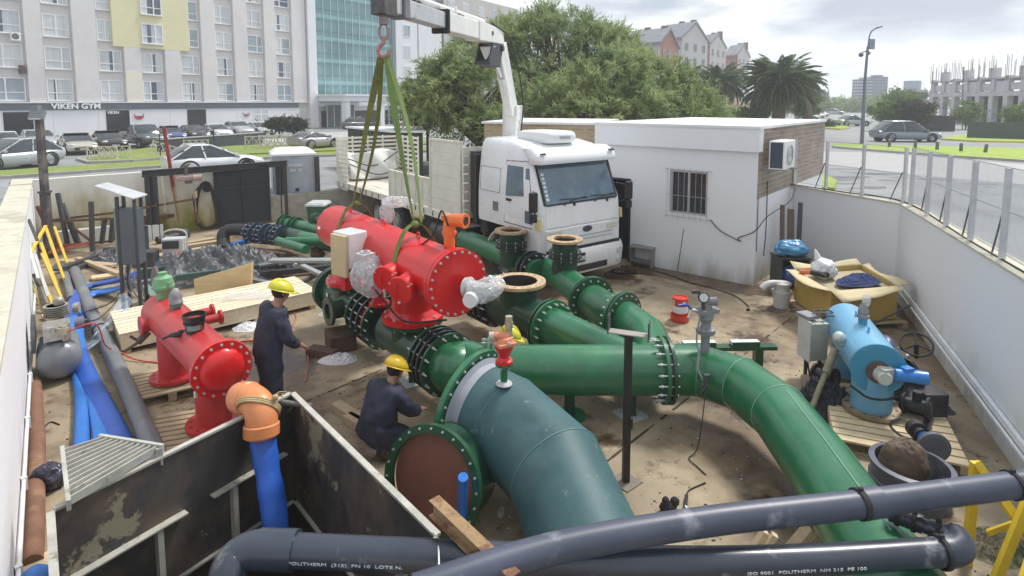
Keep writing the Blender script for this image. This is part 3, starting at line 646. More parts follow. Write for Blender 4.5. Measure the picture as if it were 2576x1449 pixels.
# unfinished concrete frame building
cf=mat('raw_concrete',(0.50,0.49,0.52),r=.9,v=.2,s=.8,c2=(.36,.36,.41),s2=.4)
fr=thing('concrete_frame_building','unfinished raw concrete building with open bays and rebar on its roof','construction site',tuple(P(2450,320,75)),world=True)
fa,fb_=V((P(2345,300,92).x,92,SZ)),V((P(2660,320,66).x,66,SZ));fd=(fb_-fa);fl_=fd.length;fu=fd.normalized();fn=V((-fu.y,fu.x,0));fn=fn if fn.x>0 else-fn
zs=[SZ,P(2345,243,92).z,P(2345,226,92).z+.9]
nb=9
for i in range(nb+1):
    q=fa+fu*fl_*i/nb
    b=B();b.box(V((q.x,q.y,(SZ+zs[1])/2)),(.9,.7,zs[1]-SZ),R=Matrix((fu,fn,V((0,0,1)))).transposed());b.box(V((q.x,q.y,(zs[1]+zs[2])/2+.5)),(.8,.6,zs[2]-zs[1]+.2),R=Matrix((fu,fn,V((0,0,1)))).transposed())
    if i%2:b.box(V((q.x,q.y,zs[2]+1)),(1.2,.8,1.4),R=Matrix((fu,fn,V((0,0,1)))).transposed())
    b.done('column',cf,fr)
    b=B()
    for k in range(7):o_=V((random.uniform(-.6,.6),random.uniform(-.3,.3),0));b.tube([V((q.x,q.y,zs[2]))+o_,V((q.x,q.y,zs[2]+random.uniform(2.0,3.4)))+o_*1.1],.035,4)
    b.done('rebar',mat('rebar',(.16,.14,.15),r=.8),fr)
b=B();R3f=Matrix((fu,fn,V((0,0,1)))).transposed();mid=(fa+fb_)/2+fn*3.2
b.box(V((mid.x,mid.y,zs[1]+.25)),(fl_+1,7,.6),R=R3f);b.done('floor_slab',cf,fr)
b=B();b.box(V((mid.x,mid.y,zs[2]+.35)),(fl_+1,6.8,.25),R=R3f);b.done('roof_slab',cf,fr)
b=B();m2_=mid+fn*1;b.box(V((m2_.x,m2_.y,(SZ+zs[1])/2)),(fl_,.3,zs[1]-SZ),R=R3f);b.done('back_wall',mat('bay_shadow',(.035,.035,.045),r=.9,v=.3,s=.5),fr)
for i in range(nb):
    q=fa+fu*fl_*(i+.5)/nb;b=B();b.box(V((q.x,q.y,zs[1]+1.2)),(fl_/nb-1.2,.25,1.4 if i%2 else .9),R=R3f);b.done('infill_wall',mat('infill',(.50,.50,.55),r=.9,v=.2,s=1),fr)

# dark low planter wall, black fence, kiosk behind the truck
pd=mat('planter_dark',(0.06,0.07,0.085),r=.8,v=.2)
b=B();a,c=G(403,386,SZ),G(655,362,SZ);b.beam(a+V((0,0,.42)),c+V((0,0,.42)),.5,.84)
pw=b.done('planter_wall',pd,label='long low dark planter wall in front of the parked cars',cat='wall')
b=B();b.beam(a+V((0,0,.86)),c+V((0,0,.86)),.56,.05);b.done('coping',mat('planter_top',(.35,.36,.37),r=.8),pw)
b=B();a,c=P(2318,300,62),P(2404,300,62)
b.hexa([V((a.x,a.y,SZ)),V((c.x,c.y,SZ)),V((c.x,c.y+.2,SZ)),V((a.x,a.y+.2,SZ)),V((a.x,a.y,2.7)),V((c.x,c.y,2.5)),V((c.x,c.y+.2,2.5)),V((a.x,a.y+.2,2.7))])
b.done('site_fence',mat('black_sheet',(.02,.022,.028),r=.7),label='black sheet fence between the round hedge and the concrete frame',cat='fence')
b=B();a,c=P(2440,300,50),P(2700,300,46)
b.hexa([V((a.x,a.y,SZ)),V((c.x,c.y,SZ)),V((c.x,c.y+.2,SZ)),V((a.x,a.y+.2,SZ)),V((a.x,a.y,2.35)),V((c.x,c.y,2.35)),V((c.x,c.y+.2,2.35)),V((a.x,a.y+.2,2.35))])
b.done('site_fence',mat('green_sheet',(.07,.085,.085),r=.8,v=.2,s=.6),label='dark green mesh fence along the building site at the right edge',cat='fence')
ks=thing('kiosk','dark open shed with a flat white roof behind the truck','shed',tuple(P(1000,380,27)),world=True)
b=B();q=[V((P(985,330,24.5).x,24.5,0)),V((P(1068,330,24.5).x,24.5,0)),V((P(1062,330,29).x,29,0)),V((P(868,330,29).x,29,0))]
b.prism([V((p.x,p.y,2.78))for p in q],(0,0,.08));b.done('roof',whp,ks)
b=B();q2=[p.lerp((q[0]+q[1]+q[2]+q[3])/4,.06)for p in q];b.prism([V((p.x,p.y,SZ))for p in q2],(0,0,1.87));b.done('wall',mat('kiosk_dark',(.045,.055,.04),r=.8,v=.4,s=2),ks)

# street lamp with sign box and camera
sl=thing('street_lamp','tall street lamp on the verge with a sign box and a round camera','street lamp',tuple(G(2168,361,SZ)),world=True)
pm=mat('pole_grey',(0.16,0.18,0.23),r=.5,m=.3);bs_=G(2168,361,SZ);Yl=bs_.y
b=B();p1,p2,p3,p4=P(2176,200,Yl),P(2183,118,Yl),P(2190,83,Yl),P(2205,71,Yl);
b.tube([bs_,p1,p2],[.14,.10,.08],10);b.tube(bez([p2,p3,p4,P(2212,69,Yl)],12),.05,8);b.done('pole',pm,sl)
b=B();b.beam(P(2205,70,Yl),P(2218,67,Yl),.25,.1);b.done('lamp_head',pm,sl,bev=.02)
b=B();c=P(2193,111,Yl);b.box(c,(.42,.1,.75));b.box(P(2187,123,Yl),(.3,.05,.04));b.done('sign_box',mat('sign_blue_grey',(.22,.26,.36),r=.5),sl)
b=B();c=P(2166,138,Yl);b.ball(c,.17);b.beam(P(2166,133,Yl),P(2180,128,Yl),.08,.06);b.beam(P(2180,128,Yl),P(2188,136,Yl),.06,.2);b.done('camera',mat('camera_dark',(.08,.09,.14),r=.4),sl)
b=B();q=G(2421,325,SZ);b.tube([q,P(2423,168,q.y)],.06,6);b.done('utility_pole',pm,label='thin grey pole in front of the unfinished concrete building',cat='pole')
b=B();q=G(1212,330,SZ);b.tube([q,P(1212,245,q.y)],.05,6);b.done('utility_pole',pm,label='thin grey pole standing in front of the tree left of the crane',cat='pole')

# bollards
def bollard():
    t=thing('bollard','x','bollard',(0,0,0),group='short posts along the lawn verge')
    b=B();b.tube([(0,0,-.02),(0,0,.52)],[.1,.09],10);b.done('post',mat('bollard_grey',(.13,.14,.13),r=.8,v=.2),t)
    b=B();b.cyl((0,0,.521),(0,0,.56),.1,.06,10);b.done('cap',mat('bollard_cap',(.2,.2,.18),r=.8),t);return t
bo=bollard();bl_=[(2237,371,'dark bollard at the left end of the lawn row'),(2302,374,'pale topped bollard second in the lawn row'),(2357,378,'dark bollard in the middle of the lawn row'),(2417,382,'dark bollard fourth along the lawn row'),(2478,385,'leaning dark bollard at the right end of the lawn row')]
for i,(x,y,lb)in enumerate(bl_):
    o=bo if i==0 else dup(bo,(0,0,0));o.location=G(x,y,SZ+.05);o['label']=lb
    if i==4:o.rotation_euler=(0,.12,0)
b2=dup(bo,G(33,500,SZ),label='lone short bollard on the pavement outside the left wall');b2.scale=(.8,.8,1.0);del b2['group'];b2['category']='bollard'

# white lattice barriers
lat=mat('barrier_cream',(.62,.58,.46),r=.7,v=.15,s=4)
def barrier():
    t=thing('lattice_barrier','x','barrier',group='cream lattice barriers on the verge')
    b=B()
    for x in(-1,1):b.beam((x,0,0),(x,0,1.0),.07,.07)
    for z in(.14,.93):b.beam((-1,0,z),(1,0,z),.05,.06)
    b.done('frame',lat,t)
    b=B()
    for i in range(4):x=-1+.5*i;b.beam((x,0,.14),(x+.5,0,.93),.03,.045);b.beam((x,.012,.93),(x+.5,.012,.14),.03,.045);b.beam((x+.5,-.01,.14),(x+.5,-.01,.93),.03,.03)
    b.done('lattice',lat,t)
    b=B();b.beam((-1,-.3,.03),(-1,.3,.03),.05,.05);b.beam((1,-.3,.03),(1,.3,.03),.05,.05);b.done('foot',lat,t);return t
ba=barrier()
bars=[(258,401,.1,0,.72,'upright cream lattice barrier on the left end of the grass island'),(290,399,.25,0,.72,'second cream lattice barrier standing beside the leftmost one'),(414,398,.2,1.0,.8,'cream lattice barrier tipped over beside the red mast'),
(494,378,.35,0,.7,'cream lattice barrier standing behind the white hatchback'),(655,375,.5,0,.9,'cream lattice barrier on the long grass left of the row'),(690,372,.3,0,.9,'cream lattice barrier in the middle above the shed'),(726,369,.45,0,.9,'rightmost cream lattice barrier near the blurred car')]
for i,(x,y,rz,tilt,sc,lb)in enumerate(bars):
    o=ba if i==0 else dup(ba,(0,0,0));o.location=G(x,y,SZ+.08);o.rotation_euler=(0,tilt*.35,rz+.1);o.scale=(sc,sc,sc);o['label']=lb
b=B();a_=G(405,412,SZ);b.tube([a_,a_+V((0,0,1.55))],.03,6);b.done('metal_post',pd,label='thin black post left of the leaning red mast',cat='post')
b=B();a_=G(541,412,SZ);b.tube([a_,a_+V((0,0,1.75))],.04,6);b.done('metal_post',pd,label='thin black post standing in front of the white hatchback',cat='post')
# ---------------------------------------------------------------- TREES, PALMS, HEDGES
import numpy as np
def leafmat(name,c1,c2,c3):
    M_=bpy.data.materials.new(name);M_.use_nodes=True;N,L=M_.node_tree.nodes,M_.node_tree.links;p=N['Principled BSDF']
    g=N.new('ShaderNodeNewGeometry');co=N.new('ShaderNodeTexCoord')
    n=N.new('ShaderNodeTexNoise');n.inputs['Scale'].default_value=.35;n.inputs['Detail'].default_value=3;L.new(co.outputs['Object'],n.inputs[0])
    ad=N.new('ShaderNodeMath');ad.operation='MULTIPLY_ADD';L.new(g.outputs['Random Per Island'],ad.inputs[0]);ad.inputs[1].default_value=.45;L.new(n.outputs[0],ad.inputs[2])
    k=N.new('ShaderNodeValToRGB');L.new(ad.outputs[0],k.inputs[0]);e=k.color_ramp.elements;e[0].position=.45;e[0].color=(*c1,1);e[1].position=.98;e[1].color=(*c3,1);q=e.new(.7);q.color=(*c2,1)
    L.new(k.outputs[0],p.inputs['Base Color']);p.inputs['Roughness'].default_value=.6
    tr=N.new('ShaderNodeBsdfTranslucent');L.new(k.outputs[0],tr.inputs[0]);ms=N.new('ShaderNodeMixShader');ms.inputs[0].default_value=.45
    o=N['Material Output'];L.new(p.outputs[0],ms.inputs[1]);L.new(tr.outputs[0],ms.inputs[2]);L.new(ms.outputs[0],o.inputs[0]);return M_
LF=leafmat('leaves_willow',(0.13,0.19,0.09),(0.27,0.35,0.15),(0.45,0.50,0.22))
LP=leafmat('leaves_palm',(0.04,0.075,0.045),(0.085,0.14,0.07),(0.19,0.25,0.13))
LH=leafmat('leaves_hedge',(0.045,0.08,0.02),(0.10,0.17,0.035),(0.20,0.29,0.06))
LD=leafmat('leaves_dark',(0.02,0.03,0.02),(0.04,0.055,0.035),(0.08,0.10,0.06))
bark=mat('bark',(0.12,0.09,0.06),r=.95,v=.3,s=3,b=.6,bs=10)
def quads(name,cen,d1,d2,m,parent):
    n=len(cen);v=np.empty((n,4,3));v[:,0]=cen-d1-d2*.25;v[:,1]=cen+d2*.75-d1*.1;v[:,2]=cen+d1;v[:,3]=cen-d2*.6+d1*.1
    me=bpy.data.meshes.new(name);me.vertices.add(n*4);me.vertices.foreach_set('co',v.reshape(-1));me.loops.add(n*4);me.loops.foreach_set('vertex_index',np.arange(n*4,dtype=np.int32))
    me.polygons.add(n);me.polygons.foreach_set('loop_start',np.arange(0,n*4,4,dtype=np.int32));me.update(calc_edges=True);me.materials.append(m)
    o=bpy.data.objects.new(name,me);COL.objects.link(o);setp(o,parent);return o
def sprays(parent,blobs,n,size,m,rg,nc,elong,droop):
    C,T,tips=[],[],[];per=max(2,n//(len(blobs)*nc*7))
    for c,r in blobs:
        c=np.array(c);r=np.array(r);d=rg.normal(size=(nc,3));d[:,2]+=.25;d/=np.linalg.norm(d,axis=1)[:,None];cc=c+d*rg.uniform(.15,.85,size=(nc,1))**.7*r;tips.append(cc)
        for q,o in zip(cc,d):
            for s_ in range(7):
                g=o*.8+rg.normal(size=3)*.55+np.array([0,0,.25]);g/=np.linalg.norm(g);L_=rg.uniform(.45,1.15);k=int(per*rg.uniform(.5,1.5))+2;t=rg.uniform(0,1,size=(k,1))**.8
                p=q+g*t*L_+np.array([0,0,-1])*(t**2)*(droop+.15)*L_+rg.normal(size=(k,3))*.05;C.append(p);T.append(np.repeat(g[None]+np.array([[0,0,-droop]]),k,0)+rg.normal(size=(k,3))*.55)
    C=np.concatenate(C);T=np.concatenate(T);T/=np.linalg.norm(T,axis=1)[:,None];b_=np.cross(T,rg.normal(size=T.shape));b_/=np.linalg.norm(b_,axis=1)[:,None];s_=size*rg.uniform(.5,1.5,size=(len(C),1))
    quads('crown',C,T*s_*elong,b_*s_*.5,m,parent);return np.concatenate(tips)
def crown(parent,blobs,n,size,m,rg,clump=.55,nc=60,elong=1.0,droop=0.0,name='crown'):
    """blobs: (centre, radii). clumps sit towards each blob's skin; leaves scatter round the clumps"""
    cen=[];per=n//(len(blobs)*nc)
    tips=[]
    for c,r in blobs:
        c=np.array(c);r=np.array(r)
        d=rg.normal(size=(nc,3));d/=np.linalg.norm(d,axis=1)[:,None];rad_=rg.uniform(.25,1.0,size=(nc,1))**.6
        cc=c+d*rad_*r;tips.append(cc)
        for q in cc:
            k=max(3,int(per*rg.uniform(.4,1.7)));cr=clump*rg.uniform(.5,1.4)
            cen.append(q+rg.normal(size=(k,3))*np.array([cr,cr,cr*.6])+np.array([0,0,-droop])*rg.uniform(0,1,size=(k,1)))
    cen=np.concatenate(cen);k=len(cen)
    a=rg.normal(size=(k,3));a/=np.linalg.norm(a,axis=1)[:,None];b_=np.cross(a,rg.normal(size=(k,3)));b_/=np.linalg.norm(b_,axis=1)[:,None]
    s_=size*rg.uniform(.5,1.5,size=(k,1));quads(name,cen,a*s_*elong,b_*s_*.5,m,parent);return np.concatenate(tips)
def tree(label,base,blobs,n,size,m,seed,trunk_r=.3,group=None,nc=60,clump=.55,elong=1.0,droop=0.0,limbs=18,name='tree'):
    rg=np.random.default_rng(seed);t=thing(name,label,'tree',tuple(base),world=True,group=group)
    tips=sprays(t,blobs,n,size,m,rg,nc,elong,droop)
    b=B();base=V(base);mc=V(np.mean([q[0]for q in blobs],axis=0));fork=base.lerp(mc,.35)
    b.tube(bez([base,base.lerp(fork,.5)+V((.15,.1,0)),fork],8),trunk_r,10)if trunk_r else None
    b.v and None
    for i in rg.choice(len(tips),limbs,replace=False):
        q=V(tips[i]);mid=fork.lerp(q,.5)+V((rg.normal()*.3,rg.normal()*.3,.4));pts=bez([fork,mid,q],8);k=len(pts)
        b.tube(pts,[trunk_r*.45*(1-j/k)+.02 for j in range(k)],6)
    b.done('trunk',bark,t);return t
def Yb(x,y,Y,r,ry=None): # blob from picture place, depth and radii in metres
    p=P(x,y,Y);return((p.x,p.y,p.z),r)
random.seed(5)
G_T='feathery trees behind the truck'
tree('large feathery tree crown spreading left of the crane knuckle',(P(1230,300,27).x,27,SZ),[Yb(1110,220,26.5,(1.6,1.8,.9)),Yb(1180,170,27,(1.6,2,1.1)),Yb(1235,230,27,(1.9,2.2,1.3)),Yb(1160,290,26,(1.6,1.8,.9)),Yb(1260,310,26,(1.8,2,.9)),Yb(1075,265,26,(1.0,1.4,.5)),Yb(1045,240,26,(.7,1.2,.3)),Yb(1110,175,27,(.9,1.2,.4))],46000,.056,LF,1,.22,G_T,nc=46,clump=.36,elong=2.3,droop=.4,limbs=60)
tree('tall feathery tree with spiky twigs against the sky behind the crane',(P(1400,300,31).x,31,SZ),[Yb(1340,150,31,(2.0,2.2,1.6)),Yb(1420,90,31.5,(1.9,2,1.2)),Yb(1490,130,31,(1.6,2,1.2)),Yb(1300,80,31.5,(1.3,1.6,.9)),Yb(1400,200,30,(2.4,2.4,1.4)),Yb(1480,75,32,(.8,1,.8)),Yb(1370,60,32,(1.1,1,.8)),Yb(1270,130,31,(1.3,1.5,1.2)),Yb(1235,110,31,(1.2,1.5,.9)),Yb(1195,120,30,(1.0,1.4,.8)),Yb(1545,105,31.5,(1.0,1.4,.9)),Yb(1580,150,31,(1.1,1.4,.9))],46000,.056,LF,2,.25,G_T,nc=40,clump=.36,elong=2.5,limbs=80)
tree('broad olive green tree in the middle above the brick annex',(P(1500,300,25).x,25,SZ),[Yb(1380,260,25,(1.8,1.8,1.0)),Yb(1480,220,25.5,(1.9,2,1.2)),Yb(1560,190,26,(1.5,2,1.2)),Yb(1590,260,25,(2,2,1.1)),Yb(1500,285,24,(2.2,1.6,.6)),Yb(1330,300,25,(1.6,1.6,.7))],46000,.056,LF,3,.25,G_T,nc=46,clump=.36,elong=2.3,droop=.35,limbs=26)
tree('bushy tree at the right end of the crowns beside the palm',(P(1660,300,28).x,28,SZ),[Yb(1640,210,28,(1.8,2,1.3)),Yb(1700,240,28,(1.5,2,1.1)),Yb(1640,290,27,(2.2,2,.9)),Yb(1730,290,27,(1.6,2,.7)),Yb(1580,170,29,(1.2,1.5,.9))],34000,.056,LF,4,.2,G_T,nc=46,clump=.36,elong=2.2,limbs=20)
def bush(label,c,r,n,size,m,seed,name='hedge',nc=60,clump=.25):
    t=thing(name,label,'bush',(c[0],c[1],SZ),world=True);rg=np.random.default_rng(seed);crown(t,[(tuple(c),r)],n,size,m,rg,clump,nc,1.2,name='foliage')
    b=B();b.tube([(c[0],c[1],SZ),(c[0],c[1],c[2])],.08,6);b.done('stem',bark,t);return t
def bp(x,y,Y):p=P(x,y,Y);return(p.x,p.y,p.z)
bush('rounded green hedge to the right of the street lamp',bp(2240,282,62),(2.0,2,1.1),9000,.12,LH,21)
bush('large dark green bush behind the grey hatchback',bp(2300,282,60),(2.0,2,1.3),9000,.12,LD,22)
bush('pale hazy tree top behind the round hedge',bp(2262,248,80),(2.4,2,1.2),3500,.16,LH,23,'tree',clump=.6)
bush('yellow green bush in front of the concrete columns',bp(2432,285,66),(1.6,1.5,1.3),3500,.12,LH,24)
bush('bright green bush at the right edge by the building site',bp(2565,285,60),(1.5,1.5,1.2),3500,.12,LH,25)
bush('reddish ornamental grasses beside the parked white car',bp(738,312,52),(1.0,.8,.5),4000,.14,LD,26,'ornamental_grass')
bush('dark ornamental grass clump left of the portico',bp(702,312,51),(1.0,.8,.5),4000,.14,LD,27,'ornamental_grass')
bush('small dark shrub on the lawn island left of the silver car',bp(2078,314,72),(.9,.9,.7),1500,.12,LD,28,'shrub')
bush('green shrub right of the big palm trunk',bp(2025,265,75),(2.4,2,1.8),6000,.14,LH,29,'shrub')
bush('low green shrub left of the big palm',bp(1872,290,52),(2.2,2,.7),6000,.12,LH,30,'shrub')
bush('light green bush under the left palm',bp(1765,288,34),(1.7,1.4,.7),7000,.09,LF,31,'shrub')
bush('dark bush behind the kiosk under the trees',bp(1075,292,31),(1.6,1.4,.8),5000,.09,LD,32,'shrub')
rg=np.random.default_rng(40);far=thing('far_woodland','far line of street trees along the horizon','trees',tuple(P(2150,260,240)),world=True,kind='stuff')
crown(far,[Yb(x,y,Y,r)for x,y,Y,r in((2105,268,190,(7,5,2.5)),(2150,272,170,(7,5,2)),(2200,266,190,(8,5,3)),(1990,275,160,(7,5,2)),(2060,272,150,(5,5,2)),(1900,272,140,(7,4,2.2)),(2330,250,170,(12,5,3)),(2500,250,170,(12,5,3)),(1060,250,150,(10,6,5)))],14000,.5,LH,rg,1.2,40,name='foliage')
# low park wall / gatehouse left of the big palm
gh=thing('gatehouse','small gatehouse with a brown tiled roof below the palms','building',tuple(P(1850,290,75)),world=True)
a_,c_=P(1806,270,75),P(1885,270,75)
b=B();b.boxb(((a_.x+c_.x)/2,77,SZ),(c_.x-a_.x,4,P(1850,275,75).z-SZ));b.done('wall',brk,gh)
b=B();z_=P(1850,275,75).z;b.prism([(a_.x-.5,74.5,z_),(c_.x+.5,74.5,z_),((a_.x+c_.x)/2+1.2,77,z_+1.5),((a_.x+c_.x)/2-1.2,77,z_+1.5)],(0,2.5,0));b.done('roof',mat('tile_roof',(.25,.17,.13),r=.9),gh)
# palms
def palm(label,base,h,R,nf,seed,group='date palms'):
    rg=np.random.default_rng(seed);t=thing('palm_tree',label,'palm tree',tuple(base),world=True,group=group)
    base=V(base);top=base+V((0,0,h));b=B();n=16
    b.tube([base.lerp(top,i/n)for i in range(n+1)],[(.62 if i<2 else .5)+(.05 if i%2 else 0)+(.25 if i>n-4 else 0)for i in range(n+1)],12);b.done('trunk',bark,t)
    C,D1,D2=[],[],[];st=B()
    for f in range(nf):
        az=rg.uniform(0,2*math.pi);el=math.asin(rg.uniform(-.8,1.0));hd=np.array([math.cos(az),math.sin(az),0]);Lf_=R*rg.uniform(.85,1.1);pts=[]
        p=np.array(top)+hd*.3;ang=el*.9+.38;k=14
        for i in range(k):pts.append(p.copy());ang-=(1.15+.5*rg.uniform())/k*(.6+i/k);p=p+(hd*math.cos(ang)+np.array([0,0,math.sin(ang)]))*Lf_/k
        st.tube([V(q)for q in pts],[.05*(1-i/k)+.012 for i in range(k)],4)
        sd_=np.cross(hd,[0,0,1])
        for i in range(2,k):
            for q in range(6):
                w_=(q/6);c=pts[i]*w_+pts[i-1]*(1-w_);tg=pts[i]-pts[i-1];tg/=np.linalg.norm(tg)
                for s_ in(-1,1):
                    ll=.5*R/3.4*math.sin(math.pi*min(1,(i+w_)/k*.9+.12))+.1;d=sd_*s_*.75+tg*.6+np.array([0,0,-.35])+rg.normal(size=3)*.12;d/=np.linalg.norm(d)
                    C.append(c+d*ll*.5);D1.append(d*ll*.5);D2.append(np.cross(d,sd_+.1)*.05)
    st.done('frond_stalk',mat('frond_stalk',(.18,.19,.08),r=.8),t);quads('fronds',np.array(C),np.array(D1),np.array(D2)*1.6,LP,t)
palm('big date palm with a round crown right of the brick blocks',(P(1958,300,50).x,50,SZ),P(1958,215,50).z-SZ,3.7,190,1)
palm('smaller date palm left of the big palm in front of the brick blocks',(P(1810,300,60).x,60,SZ),P(1810,212,60).z-SZ,3.0,140,2)
palm('far palm half hidden behind the right side of the big palm',(P(2030,300,72).x,72,SZ),P(2030,205,72).z-SZ,2.6,60,3)
palm('date palm half hidden between the tree crowns and the smaller palm',(P(1735,300,66).x,66,SZ),P(1735,205,66).z-SZ,2.7,60,4)
# ---------------------------------------------------------------- TRUCK (local frame: x forward, y left, z up; front bumper at x=0)
TX=V((0.597,-0.802,0)).normalized();TY=V((0.802,0.597,0)).normalized()
TO=V((0.60,11.74,0))+TY*1.225
truck=thing('crane_truck','white cab-over flatbed truck with a folding crane lifting the red vessel','truck',tuple(TO),math.atan2(TX.y,TX.x))
cw=mat('cab_white',(0.78,0.80,0.82),r=.28,v=.04,s=2,coat=.4,rv=.08,c2=(.62,.61,.58),s2=2.4,t=.6,w2=.2,ch=((.35,.32,.27),.70,6))
cream=mat('body_cream',(0.72,0.70,0.62),r=.55,v=.1,s=3,c2=(.42,.36,.27),s2=2.5,t=.66)
blk=mat('chassis_black',(0.025,0.025,0.028),r=.7,v=.3,s=5)
rub=mat('rubber',(0.03,0.03,0.03),r=.85,v=.15)
cgl=mat('cab_glass',(0.07,0.13,0.19),r=.04,v=.35,s=1.2,coat=1.0,c2=(.10,.17,.22),s2=1.6,t=.55)  # bluish tone has the sky's reflection painted into the glass colour
def sect(z,xf,xr,hw,cr): # rounded-front section
    pts=[]
    for i in range(5):a=math.pi/2*i/4;pts.append((xf-cr+cr*math.sin(a),-hw+cr-cr*math.cos(a),z))
    for i in range(5):a=math.pi/2*i/4;pts.append((xf-cr+cr*math.cos(a),hw-cr+cr*math.sin(a),z))
    for i in range(3):a=math.pi/2*i/2;pts.append((xr+.06-.06*math.sin(a),hw-.06+.06*math.cos(a),z))
    for i in range(3):a=math.pi/2*i/2;pts.append((xr+.06-.06*math.cos(a),-hw+.06-.06*math.sin(a),z))
    return pts
def loft(b,secs,sm=True):
    n=len(secs[0]);vs=[p for s_ in secs for p in s_]
    b.add(vs,[(i*n+j,i*n+(j+1)%n,(i+1)*n+(j+1)%n,(i+1)*n+j)for i in range(len(secs)-1)for j in range(n)],sm)
    b.add(secs[0],[tuple(range(n))[::-1]]);b.add(secs[-1],[tuple(range(n))])
lv=[(1.32,-.03,1.2,.14),(1.42,-.03,1.21,.14),(1.93,-.08,1.21,.14),(2.4,-.26,1.18,.16),(2.84,-.43,1.13,.17),(3.02,-.52,1.10,.2),(3.12,-.72,1.07,.25),(3.2,-1.1,1.03,.3),(3.25,-1.7,.95,.3)]
b=B();loft(b,[sect(z,xf,-2.4,hw,cr)for z,xf,hw,cr in lv]);
cab=b.done('cab',cw,truck)
b=B();loft(b,[sect(z,xf,-.8,hw,.14)for z,xf,hw in((.93,-.02,1.2),(1.319,-.025,1.2))]);b.done('front_corner',cw,truck)
b=B();loft(b,[sect(z,-2.2+.1,-2.4,hw,.05)for z,hw in((1.0,1.15),(1.319,1.15))]);b.done('cab_skirt',blk,truck)
def XF(z):
    for(z0,x0,_,_),(z1,x1,_,_)in zip(lv,lv[1:]):
        if z0<=z<=z1:return x0+(x1-x0)*(z-z0)/(z1-z0)
    return-.03
def HW(z):
    for(z0,_,h0,_),(z1,_,h1,_)in zip(lv,lv[1:]):
        if z0<=z<=z1:return h0+(h1-h0)*(z-z0)/(z1-z0)
    return 1.2
def fq(b,y0,y1,z0,z1,o=.012,t=.012):b.hexa([(XF(z0)+o-t,y0,z0),(XF(z0)+o-t,y1,z0),(XF(z0)+o,y1,z0),(XF(z0)+o,y0,z0),(XF(z1)+o-t,y0,z1),(XF(z1)+o-t,y1,z1),(XF(z1)+o,y1,z1),(XF(z1)+o,y0,z1)])
def sq_(b,pts,o=.01,t=.02,sgn=-1):
    out_=[V((x,sgn*(HW(z)+o),z))for x,z in pts];inn=[V((x,sgn*(HW(z)+o-t),z))for x,z in pts];n=len(pts)
    b.add(out_+inn,[tuple(range(n)),tuple(range(n,2*n))[::-1]]+[(i,(i+1)%n,n+(i+1)%n,n+i)for i in range(n)])
b=B();fq(b,-1.07,1.07,1.95,2.40,.016,.02);fq(b,-1.0,1.0,2.40,2.82,.016,.02)
ws=b.done('windscreen',cgl,truck)
b=B();fq(b,-1.09,-1.03,1.93,2.8,.02,.02);fq(b,1.03,1.09,1.93,2.8,.02,.02);fq(b,-1.03,1.03,1.915,1.95,.02,.02);b.done('windscreen_seal',rub,ws)
b=B()
for i in range(7):fq(b,-1.0,-.92,2.02+i*.085,2.08+i*.085,.02,.003)
b.done('windscreen_sticker',mat('sticker_pale',(.55,.62,.68),r=.5),ws)
for y0,y1 in((-.55,.12),(.35,1.0)):
    b=B();b.tube([(XF(1.93)+.03,y0,1.90),(XF(1.97)+.04,y0+.25,1.99),(XF(2.02)+.035,y1,2.03)],.012,5);b.tube([(XF(2.0)+.035,y0-.1,2.03),(XF(2.0)+.035,y1+.05,2.0)],.01,4);b.done('wiper',rub,truck)
b=B();n=8
vis=[sect(z,x,x-.35,hw,.12)for z,x,hw in((2.78,-.17,1.16),(2.86,-.15,1.19),(3.0,-.25,1.19),(3.1,-.42,1.15))];loft(b,vis);vs_=b.done('sun_visor',cw,truck)
b=B()
for y in(-1.02,1.0):b.boxb((-.2,y,2.98),(.05,.13,.05))
b.done('marker_light',mat('marker_dark',(.1,.1,.1),r=.4),vs_)
# air conditioner pod on the roof
b=B();loft(b,[[(-1.25+x*.62*k,-.05+y*.5*k,z)for x,y in[(math.copysign(abs(math.cos(a))**.45,math.cos(a)),math.copysign(abs(math.sin(a))**.45,math.sin(a)))for a in[2*math.pi*i/28 for i in range(28)]]]for z,k in((3.17,.92),(3.25,1.0),(3.34,1.0),(3.4,.95),(3.43,.8))])
rp_=b.done('roof_unit',mat('pod_white',(.74,.75,.74),r=.4,v=.04),truck)
text('vesta',.16,.004,frame((-.60,-.05,3.31),(0,1,0),(0,0,1)),mat('ink_grey',(.3,.32,.38),r=.6),'lettering',rp_)
b=B()
for y in(-.85,-.7,.7,.85):b.tube([(-.9,y,3.16),(-1.6,y*.98,3.235),(-2.3,y*.98,3.255)],.012,5)
b.tube([(-2.3,-.3,3.27),(-1.9,-.25,3.28),(-1.6,-.1,3.28)],.015,6);b.done('roof_rib',cw,cab)
